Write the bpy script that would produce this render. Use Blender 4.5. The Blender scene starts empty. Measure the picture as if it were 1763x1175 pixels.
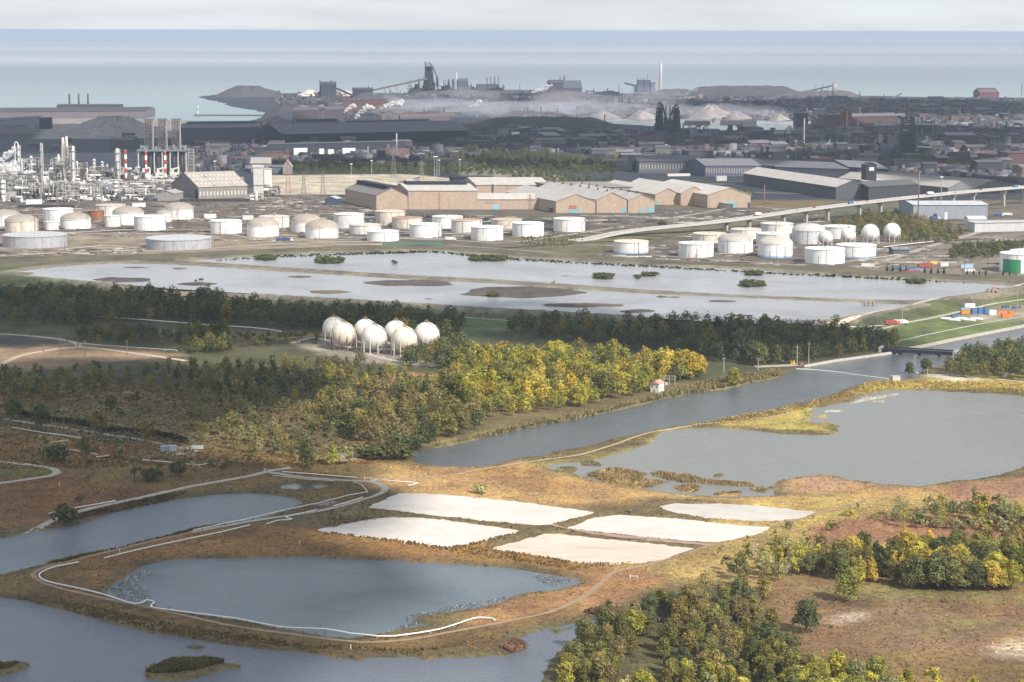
import bpy, bmesh, math, random
import numpy as np
from mathutils import Vector, Matrix
random.seed(7); RNG = np.random.RandomState(7)
sc = bpy.context.scene
col = sc.collection
# ------------------------------------------------------------------ camera
F, CX, CY, EYE, H = 3700.0, 881.5, 587.5, 53.0, 230.0     # focal length and centre in photo pixels, eye level, camera height (m)
PITCH = math.atan((CY - EYE) / F); ROLL = math.atan(4.0 / 1763)
cam_data = bpy.data.cameras.new('camera'); cam = bpy.data.objects.new('camera', cam_data); col.objects.link(cam)
cam_data.sensor_width = 36.0; cam_data.lens = 36.0 * F / 1763.0
cam_data.clip_start = 1.0; cam_data.clip_end = 400000.0
CM = Matrix.Translation((0, 0, H)) @ Matrix.Rotation(math.pi / 2 - PITCH, 4, 'X') @ Matrix.Rotation(ROLL, 4, 'Z')
cam.matrix_world = CM
sc.camera = cam
# ------------------------------------------------------------------ light
SUN_EL, SUN_AZ = math.radians(40), math.radians(138)      # azimuth clockwise from the view direction (+Y)
sun_dir = Vector((math.sin(SUN_AZ) * math.cos(SUN_EL), math.cos(SUN_AZ) * math.cos(SUN_EL), math.sin(SUN_EL)))
sl = bpy.data.lights.new('sun', 'SUN'); sl.energy = 4.9; sl.angle = math.radians(0.8); sl.color = (1.0, 0.93, 0.83)
so = bpy.data.objects.new('sun', sl); col.objects.link(so)
so.rotation_euler = sun_dir.to_track_quat('Z', 'Y').to_euler(); so.location = (0, 0, 400)
world = bpy.data.worlds.new('World'); sc.world = world; world.use_nodes = True
wn, wl = world.node_tree.nodes, world.node_tree.links
wn.clear()
sky = wn.new('ShaderNodeTexSky'); sky.sky_type = 'NISHITA'; sky.sun_disc = False
sky.sun_elevation = SUN_EL; sky.sun_rotation = SUN_AZ; sky.air_density = 1.2; sky.dust_density = 2.0
skm = wn.new('ShaderNodeMixRGB'); skm.blend_type = 'MULTIPLY'; skm.inputs[0].default_value = 1
skm.inputs[2].default_value = (.1, .1, .1, 1)
wl.new(sky.outputs[0], skm.inputs[1])
tc = wn.new('ShaderNodeTexCoord'); mp = wn.new('ShaderNodeMapping'); mp.inputs['Scale'].default_value = (3, 3, 26)
nz = wn.new('ShaderNodeTexNoise'); nz.inputs['Scale'].default_value = 1.4; nz.inputs['Detail'].default_value = 6; nz.inputs['Roughness'].default_value = .55
cr = wn.new('ShaderNodeValToRGB'); cr.color_ramp.elements[0].position = .28; cr.color_ramp.elements[1].position = .62
cr.color_ramp.elements[0].color = (.62, .62, .62, 1); cr.color_ramp.elements[1].color = (.97, .97, .97, 1)
wl.new(tc.outputs['Generated'], mp.inputs[0]); wl.new(mp.outputs[0], nz.inputs['Vector']); wl.new(nz.outputs[0], cr.inputs[0])
sx = wn.new('ShaderNodeSeparateXYZ'); wl.new(tc.outputs['Generated'], sx.inputs[0])
er = wn.new('ShaderNodeMapRange'); er.inputs[1].default_value = .05; er.inputs[2].default_value = .75; er.inputs[3].default_value = 1.0; er.inputs[4].default_value = .66; wl.new(sx.outputs[2], er.inputs[0])
cov = wn.new('ShaderNodeMath'); cov.operation = 'MULTIPLY'; wl.new(cr.outputs[0], cov.inputs[0]); wl.new(er.outputs[0], cov.inputs[1])
wmix = wn.new('ShaderNodeMixRGB'); wmix.inputs[2].default_value = (.72, .765, .80, 1)
wl.new(cov.outputs[0], wmix.inputs[0]); wl.new(skm.outputs[0], wmix.inputs[1])
bg = wn.new('ShaderNodeBackground'); bg.inputs[1].default_value = 1.0
wo = wn.new('ShaderNodeOutputWorld'); wl.new(wmix.outputs[0], bg.inputs[0]); wl.new(bg.outputs[0], wo.inputs[0])
sc.view_settings.view_transform = 'Standard'; sc.view_settings.look = 'None'
sc.view_settings.exposure = 0.3; sc.view_settings.gamma = 1.0; sc.view_settings.use_curve_mapping = False
sc.render.engine = 'CYCLES'
cy = sc.cycles
cy.use_denoising = True; cy.max_bounces = 5; cy.diffuse_bounces = 2; cy.glossy_bounces = 2; cy.transmission_bounces = 2
cy.volume_bounces = 0; cy.transparent_max_bounces = 6; cy.caustics_reflective = False; cy.caustics_refractive = False
try: cy.denoiser = 'OPENIMAGEDENOISE'
except Exception: pass
sc.render.resolution_x = 1024; sc.render.resolution_y = 682

# ------------------------------------------------------------------ helpers
R3 = CM.to_3x3()
def P(x, y, z=0.0):
    """ground point seen at photo pixel (x, y), at height z"""
    d = R3 @ Vector(((x - CX) / F, -(y - CY) / F, -1.0))
    t = (z - H) / d.z
    return Vector((d.x * t, d.y * t, z))
def mpp(p):            # metres per photo pixel at a point
    return math.hypot(p.x, p.y) / F * 1.012
def pix(w):            # world -> pixel
    v = CM.inverted() @ Vector(w)
    return CX + F * v.x / -v.z, CY - F * v.y / -v.z
def poly(pts, z=0.0):
    return np.array([(P(x, y, z).x, P(x, y, z).y) for x, y in pts])
def vnoise(x, y, s, seed=0):
    """smooth value noise in -1..1, feature size s metres"""
    x = np.asarray(x, float) / s + seed * 17.31; y = np.asarray(y, float) / s + seed * 9.77
    xi, yi = np.floor(x), np.floor(y); fx, fy = x - xi, y - yi
    def h(a, b):
        v = np.sin(a * 127.1 + b * 311.7 + seed * 74.7) * 43758.5453
        return v - np.floor(v)
    u, w = fx * fx * (3 - 2 * fx), fy * fy * (3 - 2 * fy)
    r = (h(xi, yi) * (1 - u) + h(xi + 1, yi) * u) * (1 - w) + (h(xi, yi + 1) * (1 - u) + h(xi + 1, yi + 1) * u) * w
    return r * 2 - 1
def fbm(x, y, s, seed=0, o=3):
    r = 0; a = 1; t = 0
    for k in range(o):
        r = r + a * vnoise(x, y, s / 2 ** k, seed + k * 3); t += a; a *= .55
    return r / t
def sdist(pg, x, y, reach=60.0):
    """signed distance to a polygon, positive inside; exact only within reach"""
    x = np.asarray(x, float); y = np.asarray(y, float); out = np.full(x.shape, -reach)
    lo, hi = pg.min(0) - reach, pg.max(0) + reach
    m = (x > lo[0]) & (x < hi[0]) & (y > lo[1]) & (y < hi[1])
    if not m.any(): return out
    px, py = x[m], y[m]
    d2 = np.full(px.shape, 1e18); ins = np.zeros(px.shape, bool)
    n = len(pg)
    for i in range(n):
        ax, ay = pg[i]; bx, by = pg[(i + 1) % n]
        ex, ey = bx - ax, by - ay
        t = np.clip(((px - ax) * ex + (py - ay) * ey) / (ex * ex + ey * ey + 1e-9), 0, 1)
        d2 = np.minimum(d2, (px - ax - t * ex) ** 2 + (py - ay - t * ey) ** 2)
        c = ((ay > py) != (by > py))
        ins ^= c & (px < (bx - ax) * (py - ay) / (by - ay + 1e-12) + ax)
    d = np.sqrt(d2); out[m] = np.where(ins, d, -d)
    return out
def sstep(a, b, v):
    t = np.clip((v - a) / (b - a), 0, 1); return t * t * (3 - 2 * t)
def tag(o, label=None, cat=None, group=None, kind=None):
    if label: o['label'] = label
    if cat: o['category'] = cat
    if group: o['group'] = group
    if kind: o['kind'] = kind
    return o
def mesh_obj(name, me, m=None, parent=None, color=None):
    o = bpy.data.objects.new(name, me); col.objects.link(o)
    if m is not None and len(me.materials) == 0: me.materials.append(m)
    if parent: o.parent = parent
    if color: o.color = (*color, 1)
    return o
def pymesh(name, v, f, smooth=False):
    me = bpy.data.meshes.new(name); me.from_pydata([tuple(a) for a in v], [], [tuple(a) for a in f]); me.update()
    if smooth: me.polygons.foreach_set('use_smooth', [True] * len(me.polygons))
    return me
def empty(name, loc=(0, 0, 0), rz=0.0):
    o = bpy.data.objects.new(name, None); col.objects.link(o); o.location = loc; o.rotation_euler = (0, 0, rz)
    o.empty_display_size = 1; return o

class MB:
    """collects shapes for one mesh"""
    def __init__(s): s.v, s.f, s.sm = [], [], []
    def add(s, v, f, smooth=False):
        b = len(s.v); s.v += [tuple(a) for a in v]; s.f += [tuple(i + b for i in q) for q in f]; s.sm += [smooth] * len(f); return s
    def box(s, x0, y0, z0, x1, y1, z1):
        return s.add([(x0, y0, z0), (x1, y0, z0), (x1, y1, z0), (x0, y1, z0), (x0, y0, z1), (x1, y0, z1), (x1, y1, z1), (x0, y1, z1)],
                     [(0, 3, 2, 1), (4, 5, 6, 7), (0, 1, 5, 4), (1, 2, 6, 5), (2, 3, 7, 6), (3, 0, 4, 7)])
    def tube(s, a, b, r0, r1=None, n=8, caps=True, smooth=True):
        a, b = Vector(a), Vector(b); r1 = r0 if r1 is None else r1
        d = (b - a).normalized(); u = d.orthogonal().normalized(); w = d.cross(u)
        v = []
        for c, r in ((a, r0), (b, r1)):
            for k in range(n):
                t = 2 * math.pi * k / n; v.append(c + u * (r * math.cos(t)) + w * (r * math.sin(t)))
        f = [(k, (k + 1) % n, n + (k + 1) % n, n + k) for k in range(n)]
        s.add(v, f, smooth)
        if caps: s.add(v[:n], [tuple(range(n))[::-1]]); s.add(v[n:], [tuple(range(n))])
        return s
    def bar(s, a, b, t): return s.tube(a, b, t * .6, n=4, smooth=False)
    def path(s, pts, r, n=6):
        for a, b in zip(pts[:-1], pts[1:]):
            if (Vector(b) - Vector(a)).length > 1e-4: s.tube(a, b, r, n=n)
        return s
    def lathe(s, prof, n=24, c=(0, 0, 0), smooth=True):
        v = []
        for r, z in prof:
            for k in range(n):
                t = 2 * math.pi * k / n; v.append((c[0] + r * math.cos(t), c[1] + r * math.sin(t), c[2] + z))
        f = []
        for i in range(len(prof) - 1):
            for k in range(n):
                k2 = (k + 1) % n; f.append((i * n + k, i * n + k2, (i + 1) * n + k2, (i + 1) * n + k))
        return s.add(v, f, smooth)
    def disc(s, r, z, n=24, c=(0, 0)):
        return s.add([(c[0] + r * math.cos(2 * math.pi * k / n), c[1] + r * math.sin(2 * math.pi * k / n), z) for k in range(n)], [tuple(range(n))])
    def prism(s, prof, y0, y1):
        """profile in x,z (counter-clockwise seen from -y) run along y"""
        n = len(prof); v = [(x, y0, z) for x, z in prof] + [(x, y1, z) for x, z in prof]
        f = [tuple(range(n)), tuple(range(2 * n - 1, n - 1, -1))] + [(k, n + k, n + (k + 1) % n, (k + 1) % n) for k in range(n)]
        return s.add(v, f)
    def mesh(s, name):
        me = bpy.data.meshes.new(name); me.from_pydata(s.v, [], s.f); me.update()
        me.polygons.foreach_set('use_smooth', s.sm); return me
    def build(s, name, m, parent=None, color=None): return mesh_obj(name, s.mesh(name), m, parent, color)

# ------------------------------------------------------------------ materials
def new_mat(name):
    m = bpy.data.materials.new(name); m.use_nodes = True; nt = m.node_tree; nt.nodes.clear()
    out = nt.nodes.new('ShaderNodeOutputMaterial'); return m, nt, out
def N(nt, t, **kw):
    n = nt.nodes.new('ShaderNode' + t)
    for k, v in kw.items():
        if k in n.inputs: n.inputs[k].default_value = v
        else: setattr(n, k, v)
    return n
def math_node(nt, op, a, b=None):
    n = nt.nodes.new('ShaderNodeMath'); n.operation = op
    for i, q in enumerate((a, b)):
        if q is None: continue
        if isinstance(q, (int, float)): n.inputs[i].default_value = q
        else: nt.links.new(q, n.inputs[i])
    return n.outputs[0]
def mixc(nt, fac, a, b, mode='MIX'):
    n = nt.nodes.new('ShaderNodeMixRGB'); n.blend_type = mode
    for i, q in enumerate((fac, a, b)):
        if isinstance(q, (int, float)): n.inputs[i].default_value = q
        elif isinstance(q, tuple): n.inputs[i].default_value = (*q[:3], 1)
        else: nt.links.new(q, n.inputs[i])
    return n.outputs[0]
def noise_val(nt, scale, detail=3, vec=None, rough=.55, lo=.3, hi=.7, a=0.0, b=1.0):
    n = N(nt, 'TexNoise'); n.inputs['Scale'].default_value = scale; n.inputs['Detail'].default_value = detail; n.inputs['Roughness'].default_value = rough
    if vec is not None: nt.links.new(vec, n.inputs['Vector'])
    r = N(nt, 'MapRange'); r.inputs[1].default_value = lo; r.inputs[2].default_value = hi; r.inputs[3].default_value = a; r.inputs[4].default_value = b
    nt.links.new(n.outputs[0], r.inputs[0]); return r.outputs[0]
def geo_pos(nt): return N(nt, 'NewGeometry').outputs['Position']
def obj_pos(nt): return N(nt, 'TexCoord').outputs['Object']
def principled(nt, out, base, rough=.7, metallic=0.0, bump=None, bstr=.3, bdist=1.0):
    b = N(nt, 'BsdfPrincipled'); b.inputs['Metallic'].default_value = metallic
    if isinstance(rough, (int, float)): b.inputs['Roughness'].default_value = rough
    else: nt.links.new(rough, b.inputs['Roughness'])
    if isinstance(base, tuple): b.inputs['Base Color'].default_value = (*base[:3], 1)
    else: nt.links.new(base, b.inputs['Base Color'])
    if bump is not None:
        bn = N(nt, 'Bump'); bn.inputs['Strength'].default_value = bstr; bn.inputs['Distance'].default_value = bdist
        nt.links.new(bump, bn.inputs['Height']); nt.links.new(bn.outputs[0], b.inputs['Normal'])
    nt.links.new(b.outputs[0], out.inputs['Surface']); return b

def paint_mat(name, rough=.6, dirt=.35, streak=True, metallic=0.0, rust=0.0, scale=.25):
    """painted metal, masonry or roofing: the object's own colour, with grime, streaks and a little rust"""
    m, nt, out = new_mat(name)
    oc = N(nt, 'ObjectInfo').outputs['Color']; p = geo_pos(nt)
    g = noise_val(nt, scale, 4, p, .6, .3, .75, 1.0, 1.0 - dirt)
    c = mixc(nt, 1.0, oc, g, 'MULTIPLY')
    if streak:
        mpn = N(nt, 'Mapping'); mpn.inputs['Scale'].default_value = (1, 1, .06); nt.links.new(p, mpn.inputs[0])
        s = noise_val(nt, .9, 3, mpn.outputs[0], .6, .45, .75, 1.0, 1.0 - dirt * .8)
        c = mixc(nt, 1.0, c, s, 'MULTIPLY')
    if rust:
        mpn = N(nt, 'Mapping'); mpn.inputs['Scale'].default_value = (1, 1, .12); nt.links.new(p, mpn.inputs[0])
        s = noise_val(nt, .45, 5, mpn.outputs[0], .65, .56 - rust * .1, .74, 0.0, .85)
        c = mixc(nt, s, c, (.30, .13, .05))
    principled(nt, out, c, rough, metallic); return m
M = {}
M['paint'] = paint_mat('painted_metal', .55, .10)
M['wall'] = paint_mat('weathered_cladding', .85, .22)
M['roof'] = paint_mat('weathered_roofing', .8, .28, streak=False, scale=.12)
M['rusty'] = paint_mat('rust_streaked_paint', .65, .3, rust=.6)
M['rustbit'] = paint_mat('lightly_rusted_paint', .6, .22, rust=.12)
M['steel'] = paint_mat('dull_steel', .5, .35, metallic=.25)
M['concrete'] = paint_mat('concrete', .9, .35, streak=False, scale=.4)
M['dirt'] = paint_mat('heaped_ore', .95, .5, streak=False, scale=.06)
# ------------------------------------------------------------------ water outlines (photo pixels on the ground)
WATER = {
 'front_marsh': [(-60,1024),(0,1026),(40,1032),(75,1040),(140,1055),(190,1072),(250,1085),(330,1098),(400,1108),(450,1115),(520,1120),(560,1126),(600,1131),(640,1131),(700,1128),(760,1129),(830,1127),(880,1122),(906,1112),(888,1098),(930,1082),(1000,1068),(1035,1062),(1038,1074),(1000,1086),(975,1105),(950,1130),(935,1160),(920,1200),(915,1260),(-60,1260)],
 'side_pond': [(-60,938),(0,925),(60,912),(120,904),(160,895),(190,880),(230,872),(300,858),(380,848),(430,847),(480,850),(510,857),(520,864),(505,872),(480,880),(440,893),(400,899),(350,906),(300,918),(230,936),(160,951),(90,966),(30,980),(-60,995)],
 'small_pool': [(482,834),(505,831),(562,834),(548,838),(510,841),(488,839)],
 'narrow_pool': [(535,866),(575,859),(578,865),(550,870)],
 'round_pond': [(186,1013),(200,1000),(225,985),(240,972),(270,965),(310,961),(400,958),(470,957),(560,958),(650,962),(730,966),(800,970),(880,976),(940,986),(992,994),(1000,1000),(970,1010),(955,1013),(900,1020),(870,1030),(840,1042),(790,1050),(715,1057),(710,1066),(738,1073),(720,1076),(650,1090),(600,1096),(570,1093),(540,1090),(470,1076),(440,1069),(400,1063),(330,1053),(270,1043),(220,1036),(192,1024)],
 'canal': [(715,793),(712,778),(740,771),(800,761),(850,748),(900,736),(950,728),(1000,718),(1050,708),(1100,697),(1150,683),(1200,674),(1250,668),(1300,656),(1345,648),(1354,640),(1380,632),(1440,620),(1500,612),(1545,606),(1640,586),(1763,562),(1850,547),(1850,588),(1720,602),(1650,614),(1612,630),(1568,650),(1545,654),(1490,656),(1470,664),(1440,674),(1400,688),(1350,700),(1310,708),(1250,718),(1200,727),(1130,737),(1090,747),(1050,755),(1010,767),(960,775),(930,783),(880,790),(850,800),(800,803),(740,799)],
 'mud_pond': [(1850,672),(1763,681),(1700,676),(1650,674),(1590,670),(1540,670),(1500,676),(1470,689),(1440,693),(1415,700),(1382,700),(1400,711),(1392,724),(1440,738),(1444,746),(1400,748),(1340,745),(1300,739),(1240,735),(1190,735),(1150,740),(1127,750),(1120,761),(1080,775),(1030,788),(985,795),(935,799),(945,806),(985,812),(1020,826),(1085,837),(1170,849),(1250,855),(1335,852),(1330,838),(1340,826),(1370,821),(1420,815),(1440,818),(1470,825),(1520,833),(1580,836),(1620,829),(1680,823),(1720,816),(1763,801),(1850,780)],
 'harbour_basin': [(752,201),(900,203),(1010,207),(1060,213),(1110,216),(1240,224),(1310,224),(1402,224),(1402,209),(1300,207),(1200,205),(1000,203)],
 'ship_channel': [(1393,240),(1420,242),(1470,250),(1540,258),(1500,262),(1440,258),(1398,252)],
 'turning_basin': [(1650,283),(1700,287),(1755,294),(1800,300),(1800,306),(1740,304),(1690,296)],
}
LAGOON = {   # the two raised cells, outlines at z = 5
 'upper_lagoon': [(322,449),(430,443),(480,440),(560,437),(650,434),(740,433),(800,437),(900,446),(1000,451),(1150,459),(1310,466),(1400,474),(1560,483),(1700,489),(1748,493),(1700,502),(1600,516),(1560,518),(1480,516),(1300,510),(1150,502),(1000,492),(860,482),(700,474),(540,464),(430,457)],
 'lower_lagoon': [(20,470),(60,464),(130,457),(200,454),(280,455),(340,458),(430,464),(540,471),(700,481),(860,489),(1000,499),(1150,508),(1310,514),(1490,522),(1572,525),(1440,548),(1390,556),(1310,557),(1200,552),(1050,541),(880,532),(760,525),(600,515),(430,505),(300,497),(100,480)],
}
LEVEE_TOE = [(-60,484),(-60,452),(100,447),(250,445),(340,441),(480,435),(650,429),(760,428),(900,440),(1150,454),(1400,467),(1600,478),(1800,484),(1850,492),(1700,520),(1560,552),(1420,570),(1300,572),(1100,560),(880,549),(700,538),(430,520),(200,503),(0,490)]
MARSH_ISLETS = [  # low islands of reed and mud, and pale pond patches (z = 0), pixels
 [(245,1155),(280,1140),(305,1135),(360,1133),(410,1140),(424,1145),(370,1155),(345,1166),(300,1170),(262,1166)],
 [(-30,1143),(0,1142),(40,1137),(54,1143),(20,1156),(-30,1165)],
 [(194,1101),(220,1098),(220,1101),(198,1103)],[(316,1111),(335,1107),(352,1111),(340,1114),(320,1113)],[(336,1092),(356,1088),(360,1093),(345,1095)],[(385,1096),(405,1094),(404,1097),(390,1098)],
 [(580,1124),(605,1125),(637,1133),(620,1136),(595,1131)],[(722,1131),(745,1128),(757,1135),(742,1138)],
 [(862,1120),(890,1112),(906,1113),(886,1122),(862,1128)],[(945,1082),(985,1078),(960,1088)],
 [(712,1060),(735,1054),(765,1056),(790,1050),(800,1064),(745,1074),(722,1070)],
 [(984,790),(1010,789),(1045,797),(1035,803),(1000,800)],[(962,803),(990,801),(1002,808),(975,811)],
 [(1016,812),(1050,804),(1090,806),(1112,815),(1105,824),(1060,828),(1010,822)],[(1040,826),(1090,822),(1150,828),(1100,840),(1060,836)],
 [(1118,812),(1140,806),(1155,813),(1190,812),(1210,822),(1195,830),(1150,825)],[(1220,816),(1240,812),(1250,818),(1230,821)],
 [(1200,824),(1240,825),(1270,830),(1300,826),(1300,834),(1255,834),(1200,831)],[(1160,836),(1200,834),(1210,842),(1180,846)],[(1228,848),(1270,845),(1275,852),(1240,853)],[(1292,840),(1325,838),(1320,848),(1298,844)],
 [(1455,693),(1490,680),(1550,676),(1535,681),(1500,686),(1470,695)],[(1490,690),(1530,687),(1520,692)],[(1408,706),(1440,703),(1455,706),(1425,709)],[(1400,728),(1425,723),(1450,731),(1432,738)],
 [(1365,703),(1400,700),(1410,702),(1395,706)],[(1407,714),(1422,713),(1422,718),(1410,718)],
]
LAGOON_ISLETS = [ # (x, y, half width, half height px, vegetated)
 (40,471,24,2,0),(212,482,55,5,0),(231,461,30,1.2,0),(310,463,17,1.5,0),(340,489,38,3.2,0),(517,477,25,2,0),(567,503,38,3.5,0),(706,488,90,6,0),(900,504,122,10,0),(1010,526,72,4,0),(1099,536,35,3.2,0),(1137,511,12,2,0),(1162,512,11,1.5,0),(1245,519,28,2,0),(1278,544,24,1.6,0),
 (457,446,21,4,1),(566,450,31,5.5,1),(840,447,38,4.5,1),(1039,478,21,4,1),(976,475,10,1,0),(1117,475,18,1.5,1),(1298,473,18,3,1),(1294,491,26,5,1),(1578,487,20,3,1),(680,455,3,1,1),(1100,480,6,1,1),(740,515,12,1,0),(850,510,10,2,1),
]
BASINS = [
 ('white', [(632,873),(690,848),(760,850),(870,860),(960,871),(1032,881),(1008,888),(945,903),(928,904),(840,898),(740,886)]),
 ('white', [(545,913),(560,908),(640,893),(670,889),(750,892),(850,905),(900,913),(850,926),(790,940),(765,941),(700,932),(600,920)]),
 ('white', [(975,908),(1000,897),(1022,888),(1070,885),(1160,891),(1260,901),(1328,908),(1290,922),(1240,932),(1210,932),(1120,925),(1030,915)]),
 ('cream', [(845,942),(900,928),(945,917),(1000,922),(1100,933),(1192,943),(1160,957),(1110,968),(1060,970),(1000,968),(930,956),(870,949)]),
 ('grey', [(1135,871),(1165,866),(1260,867),(1340,873),(1402,881),(1385,890),(1300,898),(1230,893),(1160,882)]),
]
def ell(x, y, a, b, n=12, seed=0):
    r = random.Random(int(x * 7 + y * 13 + seed)); return [(x + a * math.cos(t) * r.uniform(.75, 1.1), y + b * math.sin(t) * r.uniform(.75, 1.1)) for t in [2 * math.pi * k / n for k in range(n)]]
W_POLY = {k: poly(v) for k, v in WATER.items()}
L_POLY = {k: poly(v, 5.0) for k, v in LAGOON.items()}
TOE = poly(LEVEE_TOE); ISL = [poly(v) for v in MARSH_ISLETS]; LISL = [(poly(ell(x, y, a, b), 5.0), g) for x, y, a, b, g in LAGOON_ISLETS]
B_POLY = [(k, poly(v)) for k, v in BASINS]
LAKE_EDGE = poly([(-400,190),(0,194),(180,196),(240,199),(250,205),(330,207),(420,209),(438,205),(446,198),(430,190),(400,184),(372,178),(345,169),(340,166),(360,163),(400,161),(600,160),(900,160),(1200,161),(1400,163),(1600,167),(1763,168),(2300,172),(2300,118),(-400,118)])
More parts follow.
